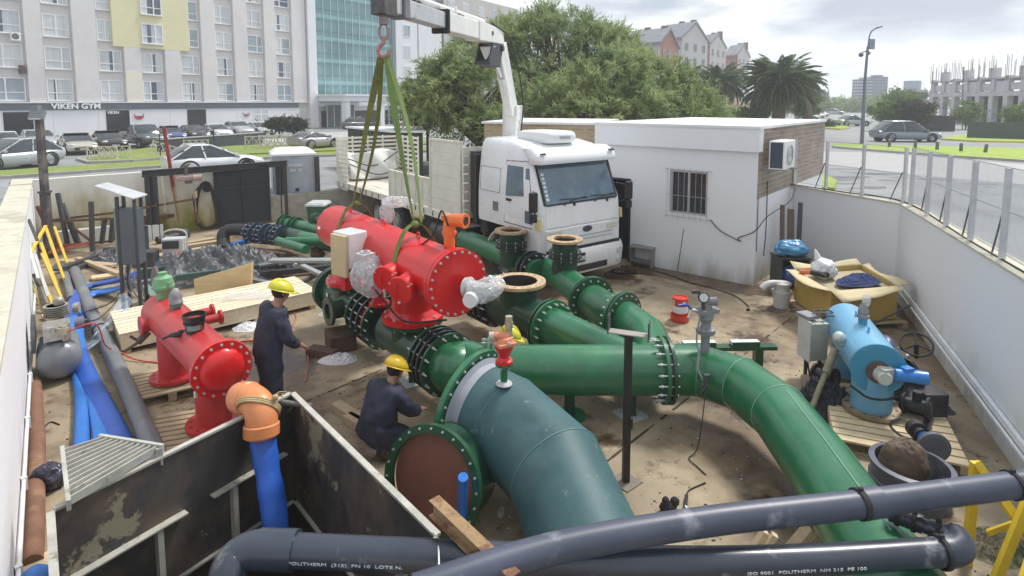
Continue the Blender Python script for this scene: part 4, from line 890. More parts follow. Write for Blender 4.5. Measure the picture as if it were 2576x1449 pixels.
# side (camera side is -y)
b=B();sq_(b,[(-1.3,1.45),(-.36,1.45),(-.36,2.05),(-.55,2.78),(-1.3,2.78)],.006,.02);b.done('door',cw,truck,bev=.01)
b=B();sq_(b,[(-1.26,2.02),(-.62,2.08),(-.70,2.70),(-1.26,2.70)],.014,.02);b.done('side_window',cgl,truck)
b=B();sq_(b,[(-.56,1.52),(-.30,1.52),(-.32,2.0),(-.5,2.68),(-.60,2.68)],.014,.02);b.done('quarter_window',cgl,truck)
b=B()
for pts in([(-1.32,1.43),(-1.305,1.43),(-1.305,2.82),(-1.32,2.82)],[(-1.32,2.80),(-.42,2.84),(-.42,2.825),(-1.32,2.785)],[(-1.32,1.43),(-.3,1.43),(-.3,1.415),(-1.32,1.415)],[(-2.3,2.05),(-1.5,2.05),(-1.5,2.042),(-2.3,2.042)],[(-2.3,2.6),(-1.5,2.6),(-1.5,2.592),(-2.3,2.592)],[(-2.3,2.05),(-2.29,2.05),(-2.29,2.6),(-2.3,2.6)],[(-1.51,2.05),(-1.5,2.05),(-1.5,2.6),(-1.51,2.6)]):sq_(b,pts,.008,.01)
b.done('panel_gap',mat('gap_dark',(.12,.13,.14),r=.8),cab)
b=B();sq_(b,[(-1.75,1.62),(-1.55,1.62),(-1.55,1.83),(-1.75,1.83)],.012,.02);b.done('side_vent',mat('vent_grey',(.18,.18,.19),r=.7),truck)
b=B();sq_(b,[(-1.22,1.92),(-1.05,1.92),(-1.05,1.97),(-1.22,1.97)],.03,.03);b.done('door_handle',rub,truck)
def mirror(s):
    b=B();b.box((-.02,s*1.42,2.05),(.1,.19,.42));b.box((-.02,s*1.42,1.72),(.09,.17,.18));mo=b.done('mirror',blk,truck,bev=.03)
    b=B();b.tube([(-.3,s*1.2,2.22),(-.1,s*1.3,2.2),(-.04,s*1.4,2.15)],.015,6);b.tube([(-.25,s*1.2,1.75),(-.08,s*1.32,1.82),(-.04,s*1.4,1.85)],.015,6);b.done('mirror_arm',blk,mo)
mirror(-1);mirror(1)
b=B();sq_(b,[(-.2,1.44),(-.04,1.44),(-.06,1.66),(-.19,1.66)],.03,.05);b.done('turn_signal',mat('amber',(.62,.55,.22),r=.3),truck)
b=B();sq_(b,[(-.2,1.44),(-.04,1.44),(-.06,1.66),(-.19,1.66)],.03,.05,1);b.done('turn_signal',MATS['amber'],truck)
# front panel, grille, bumper
b=B();fq(b,-1.06,1.06,1.46,1.88,.01,.02);pn=b.done('front_panel',cw,truck,bev=.012)
b=B()
for y in(-.25,.75):b.boxb((XF(1.9)+.02,y,1.86),(.03,.05,.05))
b.done('hinge',rub,pn)
b=B();b.hexa([(-.02,-1.08,.98),(-.02,1.08,.98),(.02,1.08,.98),(.02,-1.08,.98),(-.03,-1.08,1.42),(-.03,1.08,1.42),(.0,1.08,1.42),(.0,-1.08,1.42)]);gp=b.done('grille_panel',cw,truck,bev=.015)
b=B();
for z in(1.12,1.2):b.box((.02,.1,z),(.012,1.5,.018))
b.box((.013,0,1.445),(.01,2.1,.016));b.done('grille_slot',mat('slot_grey',(.4,.41,.43),r=.6),gp)
b=B();b.box((.012,.0,.955),(.05,2.14,.06));b.done('grille_gap',rub,gp)
b=B();b.lathe((.015,.08,1.33),(1,0,0),[(.001,.012),(.085,.012),(.1,0)],28);b.v=[(x,.08+(y-.08)*1.45,1.33+(z-1.33)*.72)for x,y,z in b.v];b.done('emblem',mat('badge',(.07,.08,.12),r=.25),gp)
for s_ in(-1,1):b=B();b.box((.018,s_*.84,1.32),(.02,.34,.12));b.done('lamp_cover',mat('lamp_cover',(.62,.61,.52),r=.4),gp)
b=B();loft(b,[sect(z,x,-.55,hw,.22)for z,x,hw in((.36,.03,1.2),(.42,.08,1.24),(.8,.10,1.25),(.92,.06,1.24))]);bu=b.done('bumper',cw,truck)
b=B();b.box((.09,.05,.50),(.04,1.15,.14));b.done('bumper_grille',blk,bu,bev=.02)
b=B();b.box((.11,-.28,.74),(.012,.42,.2));pl=b.done('licence_plate',mat('plate_black',(.02,.02,.022),r=.5),bu)
text('LWG 330',.11,.001,frame((.118,-.28,.725),(0,1,0),(0,0,1)),lm,'plate_number',pl,(.9,1.15),.003)
for s_ in(-1,1):
    for z,r in((.74,.085),(.53,.075)):b=B();b.lathe((.075,s_*1.0,z),(1,s_*.18,0),[(.001,.035),(r*.8,.035),(r,.02),(r,-.03)],18);b.done('fog_lamp',mat('lamp_glass',(.55,.57,.58),r=.15,coat=1),bu)
# mudguards, wheels, chassis
def wheel(x,y,r=.5,w_=.28):
    b=B();s=1 if y>0 else-1;b.lathe((x,y,r),(0,s,0),[(r*.55,-w_/2),(r*.92,-w_/2),(r,-w_/2+.04),(r,w_/2-.04),(r*.92,w_/2),(r*.58,w_/2)],28);t_=b.done('wheel',rub,truck)
    b=B();b.lathe((x,y,r),(0,s,0),[(r*.6,w_/2-.01),(r*.52,w_/2-.08),(r*.3,w_/2-.1),(r*.28,w_/2+.02),(.001,w_/2+.03)],20);b.done('rim',mat('rim_grey',(.4,.4,.4),r=.5,m=.4),t_)
for x in(-1.4,-6.9,-8.3):
    for s_ in(-1,1):wheel(x,s_*1.05)
for s_ in(-1,1):
    b=B();b.grid(lambda u,v_:V((-1.4+.66*math.cos(math.pi*(u*.9+.05)),s_*(.85+.36*v_),.52+.7*math.sin(math.pi*(u*.9+.05)))),14,2);b.done('mudguard',cw if s_<0 else blk,truck,sol=.02)
b=B()
for s_ in(-.42,.42):b.box((-6.1,s_,.95),(11.6,.09,.26))
for x in(-2.6,-4.5,-6,-7.6,-9.2,-11):b.box((x,0,.95),(.12,.75,.2))
b.box((-3.5,-.9,.7),(1.0,.5,.5));b.box((-3.5,.9,.7),(1.0,.5,.5));b.box((-4.9,-.85,.72),(.9,.45,.45));b.done('chassis',blk,truck)
b=B();b.lathe((-4.3,-1.0,.62),(1,0,0),[(.001,-.42),(.26,-.42),(.26,.42),(.001,.42)],20);b.done('fuel_tank',mat('tank_dark',(.09,.09,.1),r=.4,m=.4),truck)
b=B();b.box((-2.55,-.1,2.0),(.16,2.2,1.7));b.done('cab_rear_frame',blk,truck)
b=B();b.box((-2.95,-.75,2.1),(.32,.5,1.55));b.done('exhaust_stack',mat('soot',(.05,.05,.055),r=.8),truck)
# flatbed
b=B();b.box((-7.75,0,1.16),(8.2,2.46,.1));b.done('deck',mat('deck_worn',(.60,.57,.49),r=.8,v=.15,s=2,c2=(.38,.33,.26),s2=1.3,t=.56,st=(.4,3,1)),truck)
b=B();b.box((-7.75,-1.245,1.12),(8.2,.04,.2));b.box((-7.75,1.245,1.12),(8.2,.04,.2));b.box((-11.87,0,1.12),(.04,2.5,.2));b.done('side_rail',cream,truck)
for i in range(16):b=B();b.box((-4.0-i*.5,-1.27,1.12),(.05,.02,.14));b.done('rail_hook',mat('hook_dark',(.2,.18,.16),r=.7),truck)
def board(name,x0,x1,y,z0,z1,rows,colsn=0,th=.04,m=cream,rib=.02):
    b=B();h=(z1-z0)/rows
    for k in range(rows):b.box(((x0+x1)/2,y,z0+h*(k+.5)),(abs(x1-x0),th,h-.012))
    o=b.done(name,m,truck)
    b=B();s=-1 if y<0 else 1
    for i in range(colsn+1):b.box((x0+(x1-x0)*i/colsn,y+s*.012,(z0+z1)/2),(.06,th+.03,z1-z0+.02))
    b.box(((x0+x1)/2,y+s*.01,z1),(abs(x1-x0)+.05,th+.03,.05));b.done('frame',m,o);return o
board('side_board',-3.1,-4.62,-1.23,1.24,3.1,6,1)
board('side_gate',-4.72,-5.95,-1.23,1.24,2.02,4,3);board('side_gate',-6.0,-7.2,-1.23,1.24,2.02,4,3)
board('side_board',-3.1,-7.4,1.23,1.24,2.25,1,4,m=cw)
b=B()
for k in range(8):b.box((-3.05,0,1.3+k*.225),(.04,2.4,.2))
b.done('headboard',cream,truck)
# slatted racks at the rear
def rack(x0,x1,y0,y1,z0,z1,n):
    b=B();a,c=V((x0,y0,0)),V((x1,y1,0))
    for k in range(n):z=z0+(z1-z0)*k/(n-1);b.beam(a+V((0,0,z)),c+V((0,0,z)),.035,.075)
    for i in range(5):q=a.lerp(c,i/4);b.beam(q+V((-.04,0,z0)),q+V((-.04,0,z1+.06)),.05,.05)
    b.done('slatted_rack',cream,truck)
rack(-11.75,-11.75,-1.2,1.2,1.25,2.75,11);rack(-11.7,-10.8,-1.2,-1.2,.95,2.7,12);rack(-11.65,-10.0,1.2,1.2,1.25,2.75,10)
b=B();b.grid(lambda u,v_:V((-11.5+.12*math.sin(u*9+v_*4)+.35*(1-v_),-.95+1.95*u,1.24+1.02*v_*(1-.06*math.sin(u*7)))),16,10);b.done('tarpaulin',mat('tarp_white',(.68,.68,.66),r=.7,v=.08,s=3),truck,sol=.02)
b=B();b.tube(bez([(-11.3,-.98,2.02),(-11.25,0,1.72),(-11.3,1.0,2.2)],14),.02,5);b.tube(bez([(-11.1,-1.0,1.85),(-10.95,0,1.42),(-11.1,1.02,1.6)],14),.02,5);b.tube(bez([(-10.9,-1.1,1.3),(-10.7,0,1.28),(-11,1.1,1.45)],10),.03,5);b.done('strap',rub,truck)
# ------------ crane, in the frame of the truck but aimed at the load
TI=(Matrix.Translation(TO)@Matrix.Rotation(math.atan2(TX.y,TX.x),4,'Z')).inverted()
def W(p):return TI@V(p)
def cdone(b,name,m,parent=truck,**k):b.xf(TI);return b.done(name,m,parent,**k)
cwh=mat('crane_white',(.76,.76,.73),r=.45,v=.08,s=3,c2=(.45,.42,.36),s2=2.2,t=.68)
CB,TIP=V((0.02,14.55,0)),V((-1.98,9.1,5.5));cdv=V((-2.0,-5.45,0)).normalized();cs_=V((cdv.y,-cdv.x,0))
def cp(k,z,s=0.0):q=CB.lerp(V((-1.98,9.1,0)),k)+cs_*s;return V((q.x,q.y,z))
b=B();b.tube([cp(0,.9),cp(0,1.5)],[.45,.3],16);b.beam(cp(0,1.4),cp(0,3.75),.3,.34,cdv);cdone(b,'crane_column',cwh,bev=.02)
b=B();b.beam(cp(-.03,1.6,.26),cp(-.03,4.1,.26),.12,.12,cdv);cdone(b,'crane_hydraulic_pipe',cwh)
k1=.15
b=B();b.beam(cp(-.02,3.6,-.13),cp(-.02,4.0,-.13),.06,.5,cdv);b.beam(cp(-.02,3.6,.13),cp(-.02,4.0,.13),.06,.5,cdv)
b.hexa([cp(-.04,3.7,-.1),cp(-.04,3.7,.1),cp(.05,3.75,.1),cp(.05,3.75,-.1),cp(k1-.03,5.5,-.1),cp(k1-.03,5.5,.1),cp(k1+.045,5.25,.1),cp(k1+.045,5.25,-.1)]);cdone(b,'crane_lower_arm',cwh,bev=.02)
b=B();b.cyl(cp(.04,4.05,.0),cp(.13,4.65,0),.11,n=14);c1=cdone(b,'lift_cylinder',cwh)
b=B();b.cyl(cp(.13,4.65,0),cp(.205,5.02,0),.05,n=10);cdone(b,'cylinder_rod',mat('chrome',(.6,.6,.62),r=.2,m=.9),c1)
b=B();
for s_ in(-.16,.16):b.prism([cp(.18,5.4,s_),cp(.29,5.4,s_),cp(.335,4.92,s_),cp(.22,4.88,s_)],cs_*.03)
b.beam(cp(.22,4.9,0),cp(.33,4.94,0),.34,.07);b.cyl(cp(.2,5.3,-.2),cp(.2,5.3,.2),.07,n=10);cdone(b,'link_bracket',mat('bracket_dark',(.05,.05,.06),r=.5,v=.3),truck)
b=B();b.hexa([cp(.245,5.12,-.02),cp(.245,5.12,.02),cp(.30,5.02,.02),cp(.30,5.02,-.02),cp(.265,5.32,-.17),cp(.265,5.32,.17),cp(.29,5.3,.17),cp(.29,5.3,-.17)]);cdone(b,'link_plate',cwh)
def bm(k0,k1_,z0,z1_,w_,h,name,m,tz=0):
    b=B();b.beam(cp(k0,z0),cp(k1_,z1_),w_,h);return cdone(b,name,m,bev=.02)
zb=5.60
b=B();b.hexa([cp(.17,5.40,-.17),cp(.17,5.40,.17),cp(.42,5.36,.17),cp(.42,5.36,-.17),cp(.19,5.72,-.17),cp(.19,5.72,.17),cp(.42,5.78,.17),cp(.42,5.78,-.17)]);cdone(b,'boom_knuckle',cwh,bev=.02)
b=B();b.cyl(cp(.30,5.58,-.18),cp(.30,5.58,.18),.05,n=14);cdone(b,'pivot_pin',mat('pin_dark',(.12,.1,.09),r=.5,m=.5))
bo1=bm(.42,.66,5.57,5.57,.30,.36,'boom_section',cwh);
grb=mat('boom_grey',(.5,.52,.54),r=.4,v=.15,s=3,c2=(.2,.2,.22),s2=2,t=.62)
bm(.66,.675,5.57,5.57,.36,.44,'boom_collar',blk);bm(.675,.9,5.585,5.6,.25,.29,'boom_section',grb)
bm(.9,.93,5.6,5.6,.30,.36,'boom_collar',mat('collar_grey',(.2,.2,.21),r=.5,m=.3));bm(.93,.96,5.6,5.6,.2,.26,'boom_section',grb);bm(.962,1.03,5.58,5.58,.24,.34,'boom_head',mat('head_dark',(.09,.085,.085),r=.6,v=.5,s=8))
b=B();b.cyl(cp(.30,5.84,.06),cp(.98,5.86,.06),.055,n=12);b.boxb(cp(.55,5.74,.06),(.12,.12,.2));cdone(b,'extension_cylinder',cwh)
b=B()
for k in(.5,.53,.8,.83):b.box(cp(k,5.77,0),(.05,.35,.03))
cdone(b,'hose_clamp',blk)
b=B();b.tube(bez([cp(.0,3.9,.18),cp(.06,4.7,.2),cp(.15,5.45,.2),cp(.25,5.75,.2),cp(.5,5.8,.18)],20),.018,6);b.tube(bez([cp(.0,3.2,-.2),cp(-.03,4.2,-.2),cp(.12,5.5,-.2),cp(.3,5.8,-.15)],20),.018,6);cdone(b,'hydraulic_hose',rub)
# hook
hkm=mat('hook_steel',(.30,.24,.22),r=.5,m=.5,v=.3,s=10)
hk=thing('crane_hook','steel load hook hanging from the boom tip above the green slings','hook',(-2.1,9.1,4.86),world=True)
b=B();b.box((-2.1,9.1,5.36),(.12,.12,.16));b.tube([(-2.1+.07*math.cos(a),9.1,5.17+.12*math.sin(a))for a in[2*math.pi*i/14 for i in range(14)]],.02,6,closed=True);b.done('shackle',hkm,hk)
b=B();b.cyl((-2.1,9.1,5.1),(-2.1,9.1,4.99),.04,n=10);b.tube(bez([(-2.1,9.1,5.0),(-2.17,9.1,4.94),(-2.19,9.1,4.86),(-2.12,9.1,4.79),(-2.04,9.1,4.82),(-2.01,9.1,4.89)],20),.033,8);b.done('hook_body',mat('hook_red',(.45,.22,.18),r=.5,v=.3,s=6),hk)
hk.location.x+=.12
# ---------------------------------------------------------------- GREEN PIPEWORK AND VESSELS
gpipe=mat('pipe_green',(0.022,0.155,0.065),r=.3,v=.16,s=1.5,coat=.35,c2=(.020,.100,.048),s2=1.1,t=.5,w2=.2,rv=.12,ch=((.075,.20,.11),.63,6))
gdark=mat('pipe_dark_green',(0.014,0.06,0.034),r=.4,v=.25,s=2,coat=.2,ch=((.09,.12,.09),.64,6),c2=(.02,.055,.045),s2=1.5,t=.5,w2=.2)
gblk=mat('coupling_black',(0.02,0.03,0.035),r=.4,v=.3,s=4,coat=.3)
nickel=mat('bolt_zinc',(0.62,0.63,0.62),r=.35,m=.6,v=.15,s=20)
gflan=mat('flange_green',(0.014,0.072,0.032),r=.35,v=.15,s=3,coat=.3)
prim=mat('flange_primer_tan',(0.50,0.37,0.22),r=.75,v=.15,s=8,c2=(.25,.14,.07),s2=6,t=.58)
inner=mat('pipe_bore',(0.045,0.035,0.035),r=.5,v=.4,s=3,c2=(.12,.06,.04),s2=2)
_bolt={}
def boltmesh(kind,r,l,m):
    key=(kind,round(r,3),round(l,3),m.name)
    if key not in _bolt:
        b=B();b.lathe((0,0,-l/2),(0,0,1),[(.001,0),(r*.55,0),(r*.55,l),(.001,l)],6)
        b.lathe((0,0,0),(0,0,1),[(r,-l*.5+l*.12),(r,-l*.5+l*.12+r*1.1),(.001,-l*.5+l*.12+r*1.1)],6);b.lathe((0,0,0),(0,0,1),[(.001,l*.5-l*.12-r*1.1),(r,l*.5-l*.12-r*1.1),(r,l*.5-l*.12)],6);b.lathe((0,0,0),(0,0,1),[(r,l*.5-l*.12),(.001,l*.5-l*.12+.003)],6)
        b.lathe((0,0,0),(0,0,1),[(r,-l*.5+l*.12),(.001,-l*.5+l*.12-.003)][::-1],6)
        me=bpy.data.meshes.new('bolt');me.from_pydata(b.v,[],b.f);me.update();me.materials.append(m);_bolt[key]=me
    return _bolt[key]
COUNT={}
def bolts(owner,root,c,ax,R,n,r=.018,l=.12,m=None,a0=0,arc=2*math.pi):
    m=m or nickel;me=boltmesh('b',r,l,m);c=V(c);ax=V(ax).normalized();q=ax.to_track_quat('Z','Y');Rm=q.to_matrix()
    for i in range(n):
        a=a0+arc*i/n;p=c+Rm@V((R*math.cos(a),R*math.sin(a),0))
        k=COUNT.get(root.name,0);COUNT[root.name]=k+1
        if k<96:
            o=bpy.data.objects.new('bolt',me);COL.objects.link(o);o.parent=owner
            if owner.name in WINV:o.matrix_parent_inverse=WINV[owner.name]
            o.location=p;o.rotation_mode='QUATERNION';o.rotation_quaternion=q
        else:
            ex=EXTRA.setdefault(root.name,(root,B(),m));T=Matrix.Translation(p)@Rm.to_4x4()
            ex[1].add([T@v.co for v in me.vertices],[tuple(f.vertices)for f in me.polygons])
EXTRA={}
def flush():
    for r,b,m in EXTRA.values():b.done('bolts',m,r,kind='stuff')
    EXTRA.clear()
def ring(root,c,ax,ri,ro,t,m,name='flange',nb=0,br=.018,bl=.14,bR=None,holes=0,n=48,bm_=None,hm=None):
    b=B();b.lathe(c,ax,[(ri,-t/2),(ro,-t/2),(ro,t/2),(ri,t/2),(ri,-t/2)],n);o=b.done(name,m,root)
    if nb:bolts(o,root,c,ax,bR or(ri+ro)/2+.02,nb,br,bl,bm_,a0=.1)
    if holes:
        b=B();c=V(c);axn=V(ax).normalized();u=axn.orthogonal().normalized();w_=axn.cross(u)
        for i in range(holes):
            a=2*math.pi*i/holes;p=c+(u*math.cos(a)+w_*math.sin(a))*(ri*.4+ro*.6);b.lathe(p+axn*(t/2+.001),axn,[(.001,0),(.018,.0)],8);b.lathe(p-axn*(t/2+.001),-axn,[(.001,0),(.018,.0)],8)
        b.done('bolt_hole',hm or inner,o)
    return o
def bolt_circle(root,o,c,ax,R,n,**k):bolts(o,root,c,ax,R,n,**k)
def mitre(b,pts,r,n=40):
    """pipe with mitred joints: straight segments with shared oblique rings, flat shaded seams"""
    pts=[V(p)for p in pts];k=len(pts);rings=[]
    u=None
    for i in range(k):
        if i==0:nrm=(pts[1]-pts[0]).normalized();d=nrm
        elif i==k-1:nrm=(pts[-1]-pts[-2]).normalized();d=nrm
        else:nrm=((pts[i+1]-pts[i]).normalized()+(pts[i]-pts[i-1]).normalized()).normalized();d=(pts[i]-pts[i-1]).normalized()
        if u is None:u=V((0,0,1))-d*d.z;u=u.normalized()if u.length>.1 else V((1,0,0))
        u=(u-d*u.dot(d)).normalized();w_=d.cross(u);rg_=[]
        for j in range(n):
            a=2*math.pi*j/n;e=(u*math.cos(a)+w_*math.sin(a))*r;tt=-e.dot(nrm)/d.dot(nrm);rg_.append(pts[i]+e+d*tt)
        rings.append(rg_)
    for p,q in zip(rings,rings[1:]):b.add(p+q,[(j,(j+1)%n,n+(j+1)%n,n+j)for j in range(n)],True)
    return rings
ZP=0.62
D1=V((0.615,-0.788,0)).normalized()
T1,T2=V((-2.80,9.90,ZP)),V((-1.44,8.16,ZP))
def L1(t,z=None):q=T2+D1*t;return V((q.x,q.y,q.z if z is None else z))
man=thing('green_pipe_manifold','large bolted green steel pipe manifold with three branches across the yard','pipework',(0.3,8.5,0),world=True)
RP=.315
# --- line 1
b=B();b.cyl(L1(-3.0),L1(-1.55),RP,n=40);b.done('tee_body',gdark,man)
b=B();b.cyl(L1(-.62),L1(.62),RP,n=40);b.done('tee_body',gdark,man)
b=B();b.cyl(L1(-2.2),L1(-2.2,.93),RP*.95,n=36);b.done('tee_neck',gdark,man)
b=B();b.cyl(L1(0),L1(0,.93),RP*.98,n=36);b.done('tee_neck',gdark,man)
ring(man,L1(0,.945),(0,0,1),.28,.435,.05,gflan,nb=14,br=.02,bl=.13)
ring(man,L1(-2.2,.945),(0,0,1),.28,.42,.05,gflan,nb=12,br=.02,bl=.13)
b=B();b.lathe(L1(-3.04),-D1,[(.42,-.03),(.42,.03),(.001,.03)],44);e=b.done('blind_flange',gflan,man);bolts(e,man,L1(-3.03),D1,.375,18,.02,.13)
ring(man,L1(-2.96),D1,.3,.42,.05,gflan)
# dismantling joints with long tie bolts
def joint_(t0,n=5,ln=.5,nb=14,gap=None,col=gflan):
    for i in range(n):ring(man,L1(t0+ln*i/(n-1)),D1,.30,.425,.035,col if i in(0,n-1)else gblk)
    b=B();b.cyl(L1(t0),L1(t0+ln),.335,n=36);o=b.done('joint_sleeve',gblk,man);bolts(o,man,L1(t0+ln/2),D1,.39,nb,.02,ln+.22)
joint_(-1.5,4,.62,16);joint_(.62,4,.34,14)
b=B();b.lathe(L1(-1.05),D1,[(.29,-.03),(.36,-.03),(.36,.03),(.29,.03)],30);b.done('gasket',mat('gasket_red',(.5,.05,.04),r=.6),man)
# outlet nozzle on T1 facing camera-left
nz=V((-D1.y,D1.x,0))*-1;nz=nz if nz.x<0 else-nz
b=B();b.cyl(L1(-1.95),L1(-1.95)+nz*.5,.15,n=24);b.done('side_nozzle',gdark,man)
ring(man,L1(-1.95)+nz*.52,nz,.13,.24,.05,gdark,n=30);b=B();b.lathe(L1(-1.95)+nz*.5,nz,[(.001,0),(.13,0)],24);b.done('nozzle_bore',inner,man)
# elbow to the header
YM=7.26
el=[L1(.98),L1(1.12),V((-.62,YM+.14,ZP)),V((-.42,YM,ZP)),V((-.30,YM,ZP))]
b=B();b.tube(bez(el,16),RP,40);b.done('elbow',gpipe,man)
ring(man,(-.30,YM,ZP),(1,0,0),.3,.42,.035,gpipe,nb=16,br=.019,bl=.2);ring(man,(-.235,YM,ZP),(1,0,0),.3,.42,.035,gpipe);ring(man,(-.268,YM,ZP),(1,0,0),.3,.38,.03,gblk)
b=B();b.cyl((-.235,YM,ZP),(1.93,YM,ZP),RP,n=48);hd_=b.done('header_pipe',gpipe,man)
ring(man,(1.95,YM,ZP),(1,0,0),.3,.425,.04,gpipe,nb=18,br=.021,bl=.26);ring(man,(2.03,YM,ZP),(1,0,0),.3,.425,.04,gflan);ring(man,(1.99,YM,ZP),(1,0,0),.3,.39,.04,gblk)
b=B();rr=mitre(b,[(2.05,YM,ZP),(2.42,YM-.02,ZP),(2.83,YM-.38,ZP),(3.0,YM-1.05,ZP),(2.95,YM-2.0,ZP),(2.78,3.9,ZP),(2.7,2.9,ZP)],RP+.01,44);b.done('mitre_bend',gpipe,man)
b=B()
for g in rr[1:4]:b.tube(g,.007,5,closed=True)
b.tube([(2.96+.05,6.1,ZP+RP+.01),(2.93,5.2,ZP+RP+.012),(2.8,4.0,ZP+RP+.012)],.008,5);b.done('weld_seam',mat('weld_pale',(.16,.35,.23),r=.5),man)
# supports
def stand(x,y,sq=False):
    b=B();b.boxb((x,y,.02),(.13,.13,.3))if sq else b.cyl((x,y,.02),(x,y,.34),.07,n=20);st_=b.done('support_post',gdark,man)
    b=B();b.boxb((x,y,.001),(.34,.34,.02),.5)if sq else b.lathe((x,y,.001),(0,0,1),[(.001,0),(.22,0),(.22,.02),(.001,.02)],28);b.done('base_plate',mat('plate_zinc',(.45,.47,.47),r=.5)if sq else gpipe,st_)
stand(.75,YM-.02);stand(1.55,YM,True);stand(-1.44,8.16,True)
# --- line 2 (open flange) parallel to line 1
A2=V((1.72,YM,ZP))
def L2(t,z=None):q=A2-D1*t;return V((q.x,q.y,q.z if z is None else z))
b=B();b.tube([L2(0),L2(1.78)],[RP*.86,RP*.98],40);b.done('branch_pipe',gpipe,man)
ring(man,L2(1.80),D1,.29,.425,.04,gpipe,nb=18,br=.02,bl=.24);ring(man,L2(1.88),D1,.29,.425,.04,gflan)
b=B();b.cyl(L2(1.9),L2(3.15),RP*1.02,n=40);b.done('tee_body',gdark,man)
b=B();b.tube([L2(2.62),L2(2.62,1.12)],RP*.98,40,cap=False);b.done('tee_neck',gdark,man)
rg2=ring(man,L2(2.62,1.14),(0,0,1),.31,.45,.05,prim,holes=20)
b=B();b.lathe(L2(2.62,1.16),(0,0,1),[(.302,0),(.30,-.45),(.001,-.47)],40);b.done('tee_bore',inner,man)
bolts(rg2,man,L2(2.62,1.1),(0,0,1),.41,3,.02,.22,a0=-.9,arc=1.4)
for i in range(4):ring(man,L2(3.2+i*.16),D1,.3,.42,.035,gblk,nb=0)
b=B();b.cyl(L2(3.15),L2(4.2),.325,n=36);o=b.done('joint_sleeve',gblk,man);bolts(o,man,L2(3.45),D1,.385,12,.02,.75)
# --- line 3 (two small open flanges)
C3=[V((.55,12.55,ZP)),V((.80,11.75,ZP)),V((1.06,11.0,ZP)),V((1.38,9.95,ZP))]
b=B();b.tube(C3,.27,36);b.done('branch_pipe',gpipe,man)
d3=(C3[3]-C3[2]).normalized()
ring(man,C3[3],d3,.26,.42,.04,gpipe,nb=16,br=.02,bl=.24);ring(man,C3[3]+d3*.07,d3,.26,.42,.04,gflan)
el3=[C3[3]+d3*.09,C3[3]+d3*.28+V((.02,0,0)),V((1.62,9.32,ZP)),V((1.74,9.12,ZP))]
b=B();b.tube(bez(el3,10),.30,36);b.done('elbow',gpipe,man)
d4=V((.62,-.78,0)).normalized()
ring(man,V((1.76,9.1,ZP)),d4,.28,.425,.04,gpipe,nb=18,br=.02,bl=.22);ring(man,V((1.80,9.05,ZP)),d4,.28,.425,.04,gflan)
b=B();b.tube([V((1.82,9.03,ZP)),V((2.02,8.35,ZP)),V((1.95,7.6,ZP)),V((1.82,YM,ZP))],.29,40);b.done('branch_pipe',gpipe,man)
def riser(c,r,zt,name):
    b=B();b.tube([V((c.x,c.y,ZP)),V((c.x,c.y,zt))],r,32,cap=False);b.done('riser',gdark,man)
    o=ring(man,V((c.x,c.y,zt)),(0,0,1),r*.93,r*1.42,.045,prim,holes=14,n=40)
    b=B();b.lathe(V((c.x,c.y,zt+.015)),(0,0,1),[(r*.94,0),(r*.92,-.35),(.001,-.36)],32);b.done('riser_bore',inner,man)
    for z in(zt-.24,zt-.34):ring(man,V((c.x,c.y,z)),(0,0,1),r,r*1.33,.03,gblk,nb=0)
    b=B();b.cyl((c.x,c.y,zt-.36),(c.x,c.y,zt-.2),r*1.1,n=28);o=b.done('coupling',gflan,man);bolts(o,man,V((c.x,c.y,zt-.29)),(0,0,1),r*1.22,10,.018,.2)
riser(V((1.03,11.1,0)),.245,1.42,'a')
# --- line 4 (behind): second riser with its own body
C4=[V((-1.2,14.4,ZP)),V((-.35,13.2,ZP)),V((.1,12.45,ZP)),V((.55,11.55,ZP))]
b=B();b.tube(C4,.26,32);b.done('branch_pipe',gpipe,man);riser(V((-.02,12.2,0)),.25,1.35,'b')
ring(man,V((.42,11.85,ZP)),(C4[3]-C4[2]),.25,.38,.05,gblk);ring(man,V((.5,11.7,ZP)),(C4[3]-C4[2]),.25,.38,.05,gblk,nb=12,bl=.2)
# white tags on the pipes
tagm=mat('paper_tag',(.75,.76,.75),r=.7,v=.05)
for p_,d_,r_ in((L1(-2.55)+nz*.325+V((0,0,.05)),(.07,.012,.11),-.9),(V((-.80,7.2,.55)),(.06,.01,.12),.5)):b=B();b.box(p_,d_,rz=r_);b.done('paper_tag',tagm,man)
# --- crossing header at the far left, with blue-black couplings
lp=thing('green_pipe_run','long low green pipe with black bolted couplings and a black downturned elbow','pipework',tuple(G(740,640)),world=True)
g4=lambda x,y,z=.45:G(x,y,z)
a_,c_=g4(900,615),g4(660,592);
b=B();b.tube([g4(960,640),g4(760,600)],.2,28);b.done('pipe',gpipe,lp)
b=B();b.tube([g4(760,600),g4(718,588),g4(650,583)],.2,28);b.done('reducer',gdark,lp)
d5=(g4(650,583)-g4(700,591)).normalized()
for x in(712,700,688,672,660,645,633):q=g4(x,586+(x-640)*.09);ring(lp,q,d5,.19,.29,.03,mat('coupling_navy',(.03,.045,.09),r=.35,v=.3,s=4,coat=.4),nb=12 if x in(700,660,633)else 0,br=.015,bl=.22,n=28)
b=B();b.tube(bez([g4(650,583),g4(600,577),g4(572,580,.42),g4(562,592,.3),g4(562,612,.1),g4(562,632,.0)],16),.17,24);b.done('elbow',mat('bitumen',(.022,.025,.027),r=.5,v=.3,s=4),lp)
b=B();b.tube([g4(770,628,.55),g4(700,606,.55)],.11,20);b.tube([g4(850,606,.62),g4(720,606,.6)],.1,20);b.done('branch_pipe',gpipe,lp)
b=B();b.tube([g4(845,590,.5),g4(760,570,.5),g4(712,562,.5)],.17,24);bk_=b.done('rear_pipe',gpipe,lp)
